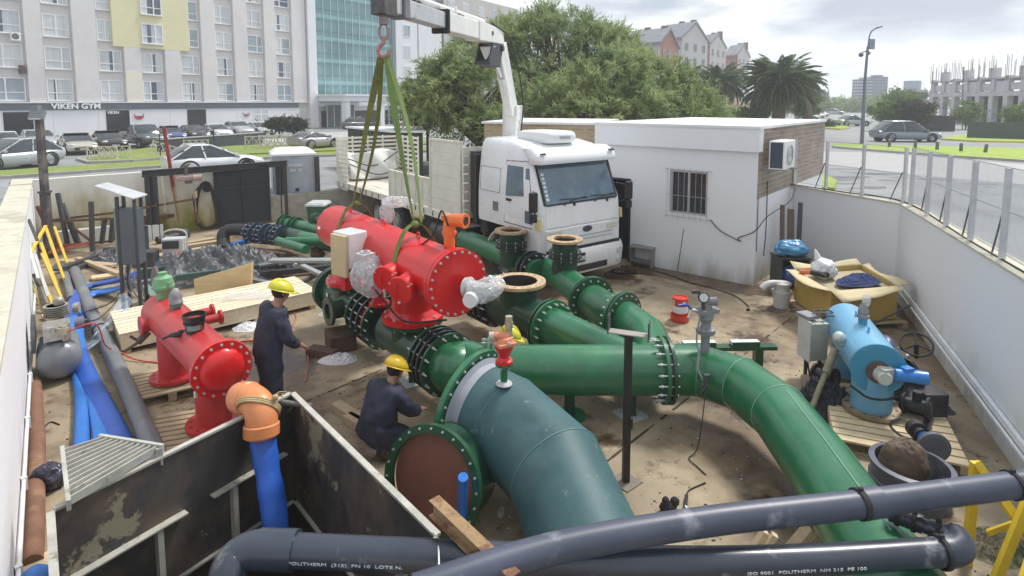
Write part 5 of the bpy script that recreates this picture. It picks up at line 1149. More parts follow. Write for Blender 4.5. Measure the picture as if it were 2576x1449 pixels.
for x,y in((748,568),(738,566),(722,563),(712,561)):ring(lp,g4(x,y,.5),d5,.16,.25,.03,gflan,nb=0,n=24)
b=B();b.lathe(g4(795,552,.75),(.6,-.8,.1),[(.001,.06),(.13,.06),(.18,.04),(.18,-.1)],20);b.tube([g4(795,552,.75),g4(845,565,.7)],.11,20);b.done('valve',gdark,lp)
flush()

# ---------------------------------------------------------------- BIG TEAL PIPE AND BLIND END
teal=mat('pipe_teal',(0.040,0.098,0.108),r=.52,v=.25,s=1.6,c2=(.070,.135,.14),s2=1.3,t=.48,w2=.22,rv=.12,spec=.35,ch=((.12,.19,.175),.615,4))
tp=thing('teal_pipe_bend','huge blue green mitred pipe bend with a bolted flange in the foreground','pipe',(0.3,5.2,0),world=True)
RT=.47;fc=V((-.40,6.05,.80));dT=V((.80,-.58,-.12)).normalized()
b=B();rr=mitre(b,[fc,fc+dT*.42,V((.42,5.18,.62)),V((.72,4.2,.30)),V((.95,3.2,-.1))],RT,56);b.done('pipe_body',teal,tp)
b=B();b.tube(rr[2],.008,5,closed=True);b.tube(rr[1],.006,5,closed=True);b.done('weld_seam',mat('weld_teal',(.09,.2,.2),r=.5),tp)
fo=ring(tp,fc-dT*.03,dT,.44,.60,.06,gpipe,nb=26,br=.017,bl=.1,bR=.55,n=64)
b=B();b.lathe(fc+dT*.02,dT,[(.53,0),(.475,.03),(.476,.12)],56);b.done('primer_band',mat('primer_grey',(.32,.34,.38),r=.6,v=.1,s=4),tp)
flush()
bp_=thing('blanked_pipe_end','pipe end with green bolted ring closed by a brown primed disc','pipe',(-.72,5.2,0),world=True)
bc=V((-.76,5.18,.50));dB=V((-.42,-.88,.22)).normalized()
ring(bp_,bc,dB,.45,.53,.06,gflan,nb=24,br=.013,bl=.1,bR=.495,n=56)
b=B();b.lathe(bc-dB*.05,dB,[(.001,0),(.452,.0)],50);b.done('disc',mat('primer_brown',(.22,.085,.055),r=.55,v=.12,s=2,c2=(.17,.07,.05),s2=1.2,t=.5,w2=.2),bp_)
b=B();b.tube([bc-dB*.06,bc-dB*.45],.455,48);b.done('pipe_stub',gdark,bp_)
flush()
b=B();b.tube([G(1165,1200,.84),G(1163,1290,.35),G(1158,1380,-.0)],.045,14);o=b.done('blue_pipe',mat('blue_pvc',(.02,.16,.55),r=.3,v=.1),label='thin upright blue pipe in front of the brown disc',cat='pipe')
b=B();b.tube([G(1163,1285,.37),G(1162,1310,.27)],.055,14);b.done('socket',MATS['blue_pvc'],o)

# ---------------------------------------------------------------- HANGING RED VESSEL
red=mat('vessel_red',(0.64,0.016,0.018),r=.32,v=.1,s=1.2,coat=.3,rv=.08,spec=.4,ch=((.30,.02,.02),.67,5))
red2=mat('vessel_red_dull',(0.52,0.035,0.035),r=.4,v=.12,s=1.5,coat=.15,c2=(.44,.035,.03),s2=1.2,t=.5,w2=.2)
ZV,RV=1.80,.375
rv=thing('red_filter_vessel','glossy red filter vessel hanging in green slings from the crane','filter vessel',tuple(L1(-1.1,1.0)),world=True)
b=B();b.lathe(L1(-2.93,ZV+.04),D1,[(.001,-.16),(.12,-.155),(.24,-.12),(.33,-.05),(.365,.03),(RV,.1)],48,smp=True);b.cyl(L1(-2.85,ZV+.04),L1(1.13,ZV),RV,n=56,cap=False);b.done('shell',red,rv)
b=B();b.lathe(L1(1.16,ZV),D1,[(.36,-.06),(.435,-.06),(.435,0.0),(.36,0.0)],56);f1=b.done('body_flange',red,rv)
b=B();b.lathe(L1(1.17,ZV),D1,[(.001,.06),(.435,.06),(.435,0.0),(.36,0.0)],56);f2=b.done('end_cover',red,rv);bolts(f2,rv,L1(1.18,ZV),D1,.40,22,.019,.17)
b=B()
for t_,z0 in((0,.985),(-2.2,.985)):
    b=B();b.cyl(L1(t_,z0),L1(t_,ZV-.1),.3,n=40);b.done('nozzle',red,rv);b=B();b.lathe(L1(t_,z0+.03),(0,0,1),[(.28,-.035),(.44,-.035),(.44,.025),(.36,.04),(.30,.12)],48);fo=b.done('nozzle_flange',red,rv);bolts(fo,rv,L1(t_,z0+.05),(0,0,1),.395,12,.021,.1)
nL=nz
nP=V((-.38,-.92,0)).normalized()
for t_,zz in((.08,ZV-.02),(.52,ZV-.06)): # two capped side ports towards the camera
    p0=L1(t_,zz)+nL*.2;p1=p0+nP*.40+V((0,0,-.05));b=B();b.cyl(p0,p1,.155,n=28);po_=b.done('side_port',red,rv)
    b=B();b.lathe(p1,nP+V((0,0,-.13)),[(.001,.035),(.175,.03),(.185,0),(.155,0)],32);q=b.done('port_cap',red,po_);bolts(q,rv,p1,nP,.16,3,.02,.1,a0=.5)
    b=B();b.tube([p1+nL*.06+V((0,0,.1)),p1+nL*.09,p1+nL*.06+V((0,0,-.1))],.008,6);b.done('cap_handle',red,q)
b=B()
for t_ in(-2.2,-.9,.2):q=L1(t_,ZV+RV+.05);b.tube([q+D1*.04*math.cos(a)+V((0,0,.05*math.sin(a)))for a in[math.pi*2*i/12 for i in range(12)]],.011,6,closed=True)
b.done('lifting_eye',red,rv)
b=B()
def sticker(t_,ang,w_,h):
    nrm=nL*math.cos(ang)+V((0,0,math.sin(ang)));up=V((0,0,1))*math.cos(ang)-nL*math.sin(ang);c=L1(t_,ZV)+nrm*(RV+.004)
    b.hexa([c+D1*x*w_/2+up*y*h/2+nrm*z for z in(-.004,.003)for x,y in((-1,-1),(1,-1),(1,1),(-1,1))])
sticker(-2.72,.35,.13,.16);sticker(-1.2,.55,.12,.2);sticker(.62,.0,.09,.09);b.done('label_sheet',tagm,rv)
b=B();q=L1(-.25,1.33)+nL*.31;b.box(q,(.05,.02,.1),rz=-.9);b.done('label_sheet',tagm,rv)
# orange elbow valve on top
orm=mat('valve_orange',(.80,.17,.035),r=.4,v=.1,s=5)
ov=L1(.78,ZV+RV-.02)+V((.12,.1,0));b=B();b.cyl(ov,ov+V((0,0,.18)),.075,n=20);b.tube(bez([ov+V((0,0,.15)),ov+V((0,0,.3)),ov+V((.05,-.03,.37)),ov+V((.2,-.12,.38))],10),.085,20);b.lathe(ov+V((.2,-.12,.38)),(.85,-.5,0),[(.06,0),(.1,0),(.1,.04),(.06,.04)],20);b.cyl(ov+V((0,0,.18)),ov+V((0,0,.21)),.1,n=20);b.boxb(ov+V((-.04,.02,.36)),(.12,.1,.07));o=b.done('orange_valve',orm,rv)
b=B();b.lathe(ov+V((.2,-.12,.38)),(.85,-.5,0),[(.001,.035),(.062,.035)],18);b.done('bore',inner,o)
b=B();b.tube(bez([L1(-.35,1.55)+nL*.42,L1(.0,1.75)+nL*.42,L1(.35,2.05)+nL*.22,L1(.6,2.3)+nL*.0,ov+V((-.1,-.05,.5)),ov+V((.0,-.1,.3))],24),.012,6)
b.tube(bez([L1(-.3,1.5)+nL*.5,L1(.1,1.3)+nL*.45,L1(.6,1.2)+nL*.42,L1(1.1,1.3)+nL*.1],18),.014,6);b.done('cable',rub,rv)
# control box wrapped in film and actuator under plastic
bx=L1(-1.02,1.88)+nL*.50;b=B();b.box(bx,(.40,.34,.54),rz=-.65);bo_=b.done('control_box',mat('box_white',(.74,.75,.76),r=.3,v=.08,s=5,coat=.6),rv,bev=.02)
b=B();off_=V((-.29,-.22,-.08));b.box(bx+V((-.115,-.17,-.07)),(.35,.05,.62),rz=-.65);b.done('cardboard_sheet',mat('cardboard_tan',(.58,.47,.28),r=.8,v=.08,s=3),bo_)
b=B();b.box(bx+V((0,0,-.45)),(.1,.3,.35),rz=-.65);b.done('box_bracket',red,rv)
film=mat('plastic_film',(.80,.82,.84),r=.14,v=.12,s=8,al=.38,coat=1)
def wrap(c,r,sc,seed,root,name='plastic_wrap',Rm=None,lump=.25,m=None,n=22):
    from mathutils import noise as nz_
    b=B();c=V(c);Rm=Rm or Matrix.Identity(3);o3=V((seed*2.1,seed,0))
    def f(u,v_):
        a,p=2*math.pi*u,math.pi*v_;d=V((math.cos(a)*math.sin(p),math.sin(a)*math.sin(p),math.cos(p)));q=d*1.6+o3
        k=1+lump*(1.1*nz_.noise(q)+.9*(.5-abs(nz_.noise(V((q.x*3,q.y*3,q.z*1.3)))))*1.2+.5*(.4-abs(nz_.noise(q*5))))
        return c+Rm@V((d.x*r*sc[0]*k,d.y*r*sc[1]*k,d.z*r*sc[2]*k))
    b.grid(f,n*3,n*2,m is not None);return b.done(name,m or film,root)
ac_=L1(-.42,1.66)+nL*.52;b=B();b.box(ac_+V((0,0,.1)),(.2,.2,.34),rz=-.65);b.box(ac_+V((.12,-.08,-.05)),(.22,.16,.2),rz=-.65);b.lathe(ac_+V((0,0,.27)),(0,0,1),[(.05,0),(.07,0),(.07,.03),(.04,.03)],16);b.done('actuator',mat('actuator_grey',(.5,.5,.5),r=.5),rv)
wrap(ac_+V((.06,-.02,-.06)),.235,(1.05,.8,1.2),3,rv,lump=.16)
wrap(L1(-1.15,2.32)+V((.15,.1,0)),.13,(.85,.85,1.4),4,rv,lump=.15);b=B();b.box(L1(-1.15,2.32)+V((.15,.1,0)),(.12,.12,.3));b.done('vent_valve',MATS['actuator_grey'],rv)
wrap(L1(-1.15,2.5)+V((.3,.1,0)),.14,(1.5,.9,.6),14,rv)
gc=L1(1.33,ZV-.03)+V((.12,-.02,0));gd=(D1*.9+V((.3,.3,0))).normalized();b=B();b.lathe(gc-gd*.1,gd,[(.001,.28),(.09,.28),(.09,.05),(.12,.05),(.12,0),(.001,0)],22);b.box(gc+gd*.18,(.3,.13,.13),rz=.25);b.done('gear_motor',mat('motor_grey',(.55,.56,.56),r=.4),rv)
wrap(gc+gd*.16+V((.02,0,0)),.19,(1.3,.85,.72),6,rv,lump=.14,Rm=Matrix.Rotation(.35,3,'Z')@Matrix.Rotation(-.35,3,'Y'));wrap(gc+V((-.02,0,-.02)),.15,(.6,.9,1.0),8,rv,lump=.14)
b=B();q=gc+V((.0,-.2,-.08));b.lathe(q,V((-.3,-1,0)),[(.001,.05),(.09,.05),(.1,0)],20);b.done('motor_cover',MATS['box_white'],rv)
b=B();b.cyl(L1(-.9,.98)+nL*.1,L1(-.9,1.2)+nL*.1,.1,n=20);b.cyl(L1(-.9,1.2)+nL*.1,L1(-.9,1.25)+nL*.1,.17,n=24);b.cyl(L1(-.9,.94)+nL*.1,L1(-.9,.98)+nL*.1,.16,n=24);b.cyl(L1(-.9,1.25)+nL*.1,L1(-.9,1.5)+nL*.1,.09,n=20);b.done('drain_port',red,rv)
flush()
# slings
slg=mat('sling_green',(.15,.165,.035),r=.8,v=.3,s=9,b=.3);slg2=mat('sling_bright',(.14,.205,.05),r=.75,v=.15,s=10)
def strap(b,pts,w_,side,twist=0,th=.008):
    pts=[V(p)for p in pts];k=len(pts);s0=V(side).normalized();sec=[]
    for i,p in enumerate(pts):
        t=(pts[min(i+1,k-1)]-pts[max(i-1,0)]).normalized();s_=(s0-t*s0.dot(t)).normalized();s_=Matrix.Rotation(twist*i/k,3,t)@s_;n_=t.cross(s_);ww=w_[i]if isinstance(w_,list)else w_
        sec.append([p+s_*ww/2+n_*th/2,p-s_*ww/2+n_*th/2,p-s_*ww/2-n_*th/2,p+s_*ww/2-n_*th/2])
    vs=[q for s_ in sec for q in s_];b.add(vs,[(i*4+j,i*4+(j+1)%4,i*4+4+(j+1)%4,i*4+4+j)for i in range(k-1)for j in range(4)]+[(0,1,2,3),tuple(range(4*k-1,4*k-5,-1))])
HK=V((-1.98,9.1,4.80))
def sling(lab,tchoke,m,dx):
    s=thing('lifting_sling',lab,'sling',tuple(L1(tchoke,ZV+RV)),world=True,group='slings holding the red vessel')
    ck=L1(tchoke,ZV+RV+.22);
    for k,(o_,tw)in enumerate(((-.03,1.6),(.07,-1.2))):
        b=B();a_=HK+V((dx,0,-.02));e_=ck+V((o_,0,0));mid=[a_.lerp(e_,i/14)+V((dx*.5+(.10 if k else-.02)*math.sin(math.pi*i/14)*(1 if dx>0 else 1),0,0))for i in range(15)]
        strap(b,mid,[.12-.05*i/14 if k==0 else .075-.015*i/14 for i in range(15)],(1,.25,0),tw);b.done('webbing',m,s)
    b=B();n=40;lp_=[]
    for i in range(n+1):
        a=2*math.pi*i/n;top=max(0,math.cos(a))**6;r=RV+.01+.2*top;lp_.append(L1(tchoke+.12*math.sin(a)*0+.18*(1-math.cos(a))/2,ZV)+nL*math.sin(a)*r+V((0,0,math.cos(a)*r)))
    strap(b,lp_,.10,D1);b.done('loop',m,s)
    b=B();b.ball(ck+V((0,0,-.02)),.07,(1,1,.8),10);b.done('knot',m,s)
sling('left green webbing sling looped around the rear of the hanging red vessel',-1.95,slg,-.03);sling('right green webbing sling looped around the middle of the hanging red vessel',.12,slg2,.03)
# ---------------------------------------------------------------- LEFT SIDE OF THE YARD
def onwall(x,y,off=0.05): # where a sight line meets the inner face of the left wall
    d=ray(x,y);n=V((0.6,0.8,0));u=(LW1-LW0).normalized();n=V((u.y,-u.x,0));n=n if n.x>0 else-n
    o=LW1+n*off;t=(o-V((0,0,CAMZ))).dot(n)/d.dot(n);return V((0,0,CAMZ))+d*t
def solo(b,name,m,label,cat,**k):return b.done(name,m,label=label,cat=cat,**k)
rust=mat('rusty_steel',(.15,.075,.045),r=.85,v=.3,s=8,c2=(.06,.045,.045),s2=5,t=.52)
dsteel=mat('dark_steel',(.05,.05,.055),r=.6,v=.25,s=6,c2=(.09,.06,.045),s2=5,t=.62)
redrod=mat('red_lead',(.33,.09,.06),r=.7,v=.2,s=6);ylw=mat('ladder_yellow',(.72,.50,.03),r=.5,v=.12,s=6,c2=(.35,.25,.1),s2=9,t=.68)
wood=mat('pallet_wood',(.44,.34,.22),r=.85,v=.2,s=3,st=(1,6,6),c2=(.25,.2,.14),s2=3,t=.6);woodn=mat('new_wood',(.62,.50,.32),r=.8,v=.14,s=3,st=(1.2,8,8),c2=(.48,.37,.23),s2=2,t=.58)
hdpe=mat('grey_pvc',(.17,.18,.20),r=.42,v=.14,s=2,c2=(.30,.31,.32),s2=1.4,t=.56,w2=.2)
# gate, container, posts, hoist
gt=thing('yard_gate','tall blue black sheet metal gate in the back wall','gate',tuple((BW1+GT1)/2),world=True)
ga,gb=BW1+V((.02,-.06,0)),GT1+V((0,-.06,0));gm=mat('gate_sheet',(.022,.03,.042),r=.55,v=.15,s=1)
b=B();b.wall(ga,gb,.06,2.02,.05);b.done('panel',gm,gt)
b=B();
for f_ in(0,.5,1):q=ga.lerp(gb,f_)+V((.02,-.02,0));b.tube([q+V((0,0,.03)),q+V((0,0,2.05))],.03,4)
for z in(.1,1.3,2.03):b.beam(ga+V((.01,-.03,z)),gb+V((.01,-.03,z)),.04,.05)
b.done('frame',mat('gate_frame',(.04,.048,.06),r=.5),gt)
ct=thing('steel_cabin','tall pale grey steel cabin with a domed white roof beside the gate','cabin',tuple(P(745,545,20)),world=True)
c0,c1=P(688,500,20.0),P(797,500,20.6);cdir=V((c1.x-c0.x,c1.y-c0.y,0));cn=V((-cdir.y,cdir.x,0)).normalized()
q=[V((c0.x,c0.y,0)),V((c1.x,c1.y,0))];q+=[q[1]+cn*1.5,q[0]+cn*1.5];cg=mat('cabin_grey',(.36,.40,.46),r=.5,v=.08,s=1.5,c2=(.45,.48,.52),s2=1,t=.5)
b=B();b.prism(q,(0,0,2.2));b.done('wall',cg,ct)
b=B()
cen=(q[0]+q[2])/2;secs=[[cen+(p-cen)*k+V((0,0,z))for p in q]for z,k in((2.2,1.06),(2.27,1.05),(2.40,.8),(2.44,.5))]
vs=[p for s_ in secs for p in s_];b.add(vs,[(i*4+j,i*4+(j+1)%4,i*4+4+(j+1)%4,i*4+4+j)for i in range(3)for j in range(4)]+[(0,3,2,1),(12,13,14,15)]);b.done('roof',whp,ct)
b=B();b.wall(q[0]+cdir*.1-cn*.02,q[0]+cdir*.86-cn*.02,.1,2.05,.02);dr=b.done('door',mat('cabin_door',(.40,.44,.50),r=.5,v=.06),ct)
b=B();rndm=random.Random(4)
for r_ in range(2):
    for k in range(7):
        p_=q[0]+cdir*(.36+.05*k)-cn*.045;h_=rndm.uniform(.08,.12)
        if rndm.random()<.85:b.box(V((p_.x,p_.y,1.86-r_*.17)),(.06,.01,h_),rz=math.atan2(cdir.y,cdir.x))
b.done('stencil_mark',mat('stencil_white',(.66,.68,.7),r=.6),dr)
b=B();p_=q[0]+cdir*.55-cn*.05;b.box(V((p_.x,p_.y,1.0)),(.1,.06,.1));b.done('door_handle',dsteel,dr)
b=B();p_=q[1]+cdir*.05;b.boxb((p_.x,p_.y-.1,0),(.14,.14,2.15));solo(b,'steel_post',dsteel,'black steel post at the right edge of the grey cabin','post')
ho=thing('hoist_gantry','dark steel gantry beam on posts with a small chain hoist','gantry',tuple(G(540,590)),world=True)
hA,hB=P(357,436,16.9),P(722,407,19.9);hA.z=hB.z=1.98
b=B();b.beam(hA+V((0,0,.09)),hB+V((0,0,.09)),.16,.02);b.beam(hA-V((0,0,.09)),hB-V((0,0,.09)),.16,.02);b.beam(hA,hB,.03,.165);b.done('beam',dsteel,ho)
for f_ in(.05,.95):
    q_=hA.lerp(hB,f_);b=B();b.beam((q_.x,q_.y,0),(q_.x,q_.y,1.88),.2,.03,(1,0,0));b.beam((q_.x-.09,q_.y,0),(q_.x-.09,q_.y,1.88),.03,.2,(1,0,0));b.beam((q_.x+.09,q_.y,0),(q_.x+.09,q_.y,1.88),.03,.2,(1,0,0));b.done('post',dsteel,ho)
hq=hA.lerp(hB,.27);pk=mat('hoist_pink',(.40,.29,.27),r=.6,v=.2,s=6)
b=B();b.box(hq+V((.05,-.1,-.22)),(.58,.2,.14),rz=.6);b.lathe(hq+V((.3,.02,-.22)),(.82,.56,0),[(.001,.14),(.1,.14),(.1,-.1),(.001,-.1)],14);b.done('hoist_body',pk,ho,bev=.02)
b=B();b.cyl(hq+V((.0,-.02,-.12)),hq+V((.02,-.02,.18)),.07,n=10);b.box(hq+V((.12,-.1,-.33)),(.2,.14,.1),rz=.6);b.done('trolley',mat('hoist_dark',(.13,.1,.1),r=.6),ho)
b=B();b.tube([hq+V((.3,-.12,-.3)),hq+V((.31,-.12,-1.25))],.008,5);b.box(hq+V((.31,-.12,-.72)),(.09,.07,.2));b.done('pendant',mat('pendant_tan',(.38,.31,.2),r=.7),ho)
b=B();q_=hA.lerp(hB,.12);b.tube([q_+V((0,-.1,-.1)),q_+V((.06,-.12,-1.2))],.02,5);b.tube([q_+V((.05,-.1,-.1)),q_+V((.11,-.12,-1.2))],.014,5);b.done('hanging_strap',mat('strap_beige',(.5,.47,.36),r=.8),ho)
pr=thing('steel_prop','tall leaning steel prop with a red upper half','prop',tuple(G(455,582)),world=True)
pt,pb_=P(412,318,17.6),G(454,584);pm_=pb_.lerp(pt,.42)
b=B();b.tube([pm_,pt],.055,10);b.done('upper_tube',mat('prop_red',(.30,.06,.05),r=.6,v=.25,s=5),pr);b=B();b.tube([pb_,pm_],.035,10);b.boxb(pb_,(.22,.22,.02));b.tube([pm_+V((0,0,-.06)),pm_+V((0,0,.04))],.06,10);b.done('lower_tube',mat('prop_tan',(.40,.27,.13),r=.7,v=.3,s=8),pr)
lp_=thing('floodlight_post','square steel post with a floodlight standing in the left corner','lamp post',tuple(V((-12.25,15.1,0))),world=True)
b=B();b.boxb((-12.2,15.0,0),(.17,.17,1.75));b.boxb((-12.2,15.0,1.75),(.14,.14,2.0));b.boxb((-12.2,15.0,1.72),(.22,.22,.05));b.done('post',mat('post_brown',(.07,.06,.065),r=.6,v=.25,s=3,c2=(.16,.14,.13),s2=2,t=.5),lp_)
b=B();b.box((-12.12,14.85,3.75),(.36,.1,.24),R=Matrix.Rotation(-.5,3,'X'));b.box((-12.2,14.95,3.92),(.14,.14,.16));fl=b.done('floodlight',mat('flood_grey',(.2,.21,.22),r=.5),lp_)
b=B();b.box((-12.12,14.79,3.73),(.3,.01,.19),R=Matrix.Rotation(-.5,3,'X'));b.done('lens',mat('lens_pale',(.7,.7,.68),r=.2),fl)
# drive belt hung on the wall
bl2=thing('hose_loop','black hose looped over a spool on the back wall','hose',tuple(P(515,560,18)),world=True)
wp2=lambda x,y:P(x,y,18.15+(x-515)*.006)
b=B();b.tube(bez([wp2(*p)for p in((497,560),(494,530),(497,495),(505,468),(516,459),(528,466),(538,500),(546,540),(545,560),(530,572),(510,572),(498,562))],40),.05,8);b.tube(bez([wp2(*p)for p in((500,470),(486,490),(488,512))],10),.02,6);b.tube(bez([wp2(*p)for p in((532,480),(556,510),(562,540),(548,572))],14),.015,6);b.done('hose',rub,bl2)
b=B();b.lathe(wp2(516,473)+V((0,.1,0)),(.5,-.8,0),[(.001,.12),(.06,.12),(.06,.08),(.14,.07),(.14,.0)],20);b.done('spool',blk,bl2)
# rusty bar rack
rk=thing('bar_rack','rack of rusty angle bars and frames in front of the stained wall','rack',tuple(G(220,640)),world=True)
def bars_(name,segs,m,w_=.06,Y=15.7):
    for s_ in segs:
        b=B();a,c=P(s_[0],s_[1],s_[4]if len(s_)>4 else Y),P(s_[2],s_[3],s_[5]if len(s_)>5 else Y);b.beam(a,c,w_,w_,(0,-1,.2));b.done(name,m,rk)
bars_('upright',[(229,507,233,632,15.3,15.3),(145,486,170,615,15.8,15.6),(156,512,196,616,16,15.7),(263,553,256,612),(284,550,279,610),(178,560,200,616)],dsteel,.09)
bars_('crossbar',[(112,558,286,550),(122,555,290,535,16,16.5),(290,535,487,501,16.5,17.6),(487,501,498,562,17.6,17.8),(130,680,300,648,14.2,15),(188,575,228,605)],rust,.06)
bars_('red_bar',[(94,518,142,624,15,15.3),(112,525,150,625,15,15.2),(104,621,229,612,15.2,15.6),(122,636,234,608,14.9,15.4),(104,628,140,640,15,15)],redrod,.07)
b=B();q0,q1=G(300,640),G(140,690);b.beam(q0+V((0,0,.2)),q1+V((0,0,.1)),.16,.05);b.beam(q0+V((0,0,.12)),q1+V((.3,0,.04)),.1,.1);solo(b,'steel_channel',dsteel,'dark steel channels lying under the rusty rack','steel beam')
b=B();a,c=G(100,628),G(285,605);b.beam(a+V((0,0,.25)),c+V((0,0,.25)),.25,.42);solo(b,'white_panel_stack',whp,'long white insulated panels lying along the back wall','panels',bev=.02)
b=B();a,c=G(345,606),G(412,600);b.beam(a+V((0,0,.22)),c+V((0,0,.22)),.08,.44);solo(b,'white_board',whp,'short white panel leaning behind the gantry post','panel')
tr_=thing('steel_trestle','low rusty steel trestle against the wall behind the gantry post','trestle',tuple(G(400,592)),world=True)
a,c=P(365,549,17.3),P(435,541,17.9);b=B();b.beam(a,c,.25,.1);b.done('top',rust,tr_)
for p_ in(a,c):b=B();b.beam((p_.x,p_.y,0),p_,.1,.1);b.done('leg',rust,tr_)
b=B();q0=G(358,628);b.cyl(q0,q0+V((0,0,.62)),.17,.17,24);o=solo(b,'steel_drum',mat('drum_navy',(.03,.045,.07),r=.4,v=.2,coat=.3),'dark blue drum standing beside the control cabinet','drum')
b=B();b.lathe(q0+V((0,0,.622)),(0,0,1),[(.001,0),(.15,0),(.15,.02),(.17,.02)],24);b.done('lid',blk,o)
b=B();q0,q1=G(395,604,.12),G(460,590,.12);b.cyl(q0,q1,.10,n=16);b.ball(q1,.2,n=14);solo(b,'black_float',mat('float_black',(.045,.045,.05),r=.6,v=.2),'black pipe with a round ball end lying by the wall','pipe')
gn=thing('power_box','white framed electrical box with red sockets on the floor','electrical box',tuple(G(440,660)),world=True)
q0=G(441,655);b=B();b.boxb(q0+V((0,0,.1)),(.5,.3,.5),.2);b.done('box',mat('box_pale',(.55,.57,.56),r=.5,v=.1),gn,bev=.02)
b=B();b.box(q0+V((0,-.17,.45)),(.38,.02,.2),rz=.2);b.done('display',mat('disp_dark',(.04,.045,.05),r=.3),gn)
b=B();b.lathe(q0+V((.16,-.18,.24)),(0,-1,0),[(.001,.08),(.05,.08),(.05,0)],12);b.done('socket',mat('socket_red',(.6,.05,.05),r=.4),gn)
b=B();b.lathe(q0+V((-.05,-.2,.22)),(0,-1,0),[(.001,.08),(.05,.08),(.05,0)],12);b.done('socket',mat('socket_grey',(.3,.25,.25),r=.4),gn)
b=B();b.tube(bez([q0+V((-.27,0,.1)),q0+V((-.27,0,.72)),q0+V((.27,.05,.74)),q0+V((.27,.05,.1))],24),.02,6);b.done('handle',MATS['box_pale'],gn)
b=B();b.tube([G(395,664,.1),G(480,628,.1)],.05,10);o=solo(b,'blue_pipe',mat('blue_lay',(.03,.18,.58),r=.45,v=.15,s=4),'thin blue pipe lying past the electrical box','pipe')
b=B();b.beam(G(584,616,.2),G(645,602,.2),.16,.1);solo(b,'blue_beam',MATS['blue_lay'],'blue plastic length lying under the black downturned elbow','beam')
for i,(x0,y0,x1,y1)in enumerate(((450,622,560,606),(455,634,590,612),(470,612,540,600))):b=B();b.beam(G(x0,y0,.06),G(x1,y1,.06),.22,.07);solo(b,'timber_plank',wood,('long timber plank lying in front of the others near the wall','timber plank in the middle of three by the back gate','short timber plank nearest the gate')[i],'plank',group='planks by the back gate')
# wheelie bin and pale box near the truck
bn=thing('wheelie_bin','green wheelie bin with a pale lid behind the red vessel','bin',tuple(G(800,548)),world=True)
q0=V((P(801,520,17.5).x,17.5,0));b=B();loft(b,[[q0+V((x*k,y*k,z))for x,y in((-.27,-.3),(.27,-.3),(.27,.3),(-.27,.3))]for z,k in((.1,.8),(.95,1.0))],False);b.done('body',mat('bin_green',(.045,.12,.07),r=.5,v=.1),bn,bev=.02)
b=B();loft(b,[[q0+V((x*k,y*k,z))for x,y in((-.3,-.34),(.3,-.34),(.3,.34),(-.3,.34))]for z,k in((.955,1.0),(1.0,1.0),(1.06,.8))],False);b.done('lid',mat('bin_lid',(.48,.50,.50),r=.5),bn,bev=.01)
for s_ in(-1,1):b=B();b.cyl(q0+V((s_*.24,.3,.1)),q0+V((s_*.3,.3,.1)),.1,n=14);b.done('wheel',rub,bn)
pb2=thing('water_dispenser','pale upright box with a dark panel standing beside the green bin','cabinet',tuple(G(840,560)),world=True)
q0=V((P(838,520,16.6).x,16.6,0));b=B();b.boxb(q0,(.42,.4,1.0));b.done('body',whp,pb2,bev=.02);b=B();b.box(q0+V((.06,-.205,.7)),(.2,.02,.35));b.done('panel',mat('panel_green',(.1,.15,.13),r=.4),pb2)
# control cabinet on legs
cc=thing('control_cabinet','dark grey control cabinet on tall legs with a tilted sheet roof','cabinet',tuple(G(330,800)),world=True)
cq=G(318,790)+V((.12,.10,0));cgx=mat('cabinet_slate',(.085,.10,.115),r=.5,v=.12,s=2);cgl_=mat('cabinet_green',(.17,.24,.22),r=.5,v=.1)
R_c=.12
b=B();b.box(cq+V((0,0,1.52)),(.38,.27,1.08),rz=R_c);cbx=b.done('box',cgx,cc,bev=.01);b=B();b.box(cq+V((-.2,-.02,1.53)),(.03,.28,1.1),rz=R_c);b.done('side_panel',cgl_,cbx)
for sx,sy in((-1,-1),(1,-1),(1,1),(-1,1)):b=B();b.boxb(cq+Matrix.Rotation(R_c,3,'Z')@V((sx*.155,sy*.12,0)),(.05,.05,2.26+.04*(sx<0)),R_c);b.done('leg',dsteel,cc)
b=B();b.hexa([cq+V((-.52,-.16,2.50)),cq+V((.22,-.2,2.26)),cq+V((.24,.2,2.28)),cq+V((-.5,.16,2.52)),cq+V((-.52,-.16,2.52)),cq+V((.22,-.2,2.28)),cq+V((.24,.2,2.30)),cq+V((-.5,.16,2.54))]);b.done('roof_sheet',mat('sheet_galv',(.55,.56,.57),r=.45,m=.3,v=.1),cc)
b=B();
for k in range(4):b.tube(bez([cq+V((-.1+.07*k,0,1.0)),cq+V((-.15+.1*k,-.05,.6)),cq+V((-.05+.06*k,.1,.25)),cq+V((.3-.1*k,.3,.02))],14),.012,5)
b.done('cable',mat('cable_grey',(.3,.3,.3),r=.6),cc)
b=B();b.boxb(G(368,668)+V((0,0,0)),(.5,.35,.38),.15);solo(b,'battery_box',dsteel,'low black box behind the control cabinet','box',bev=.02)
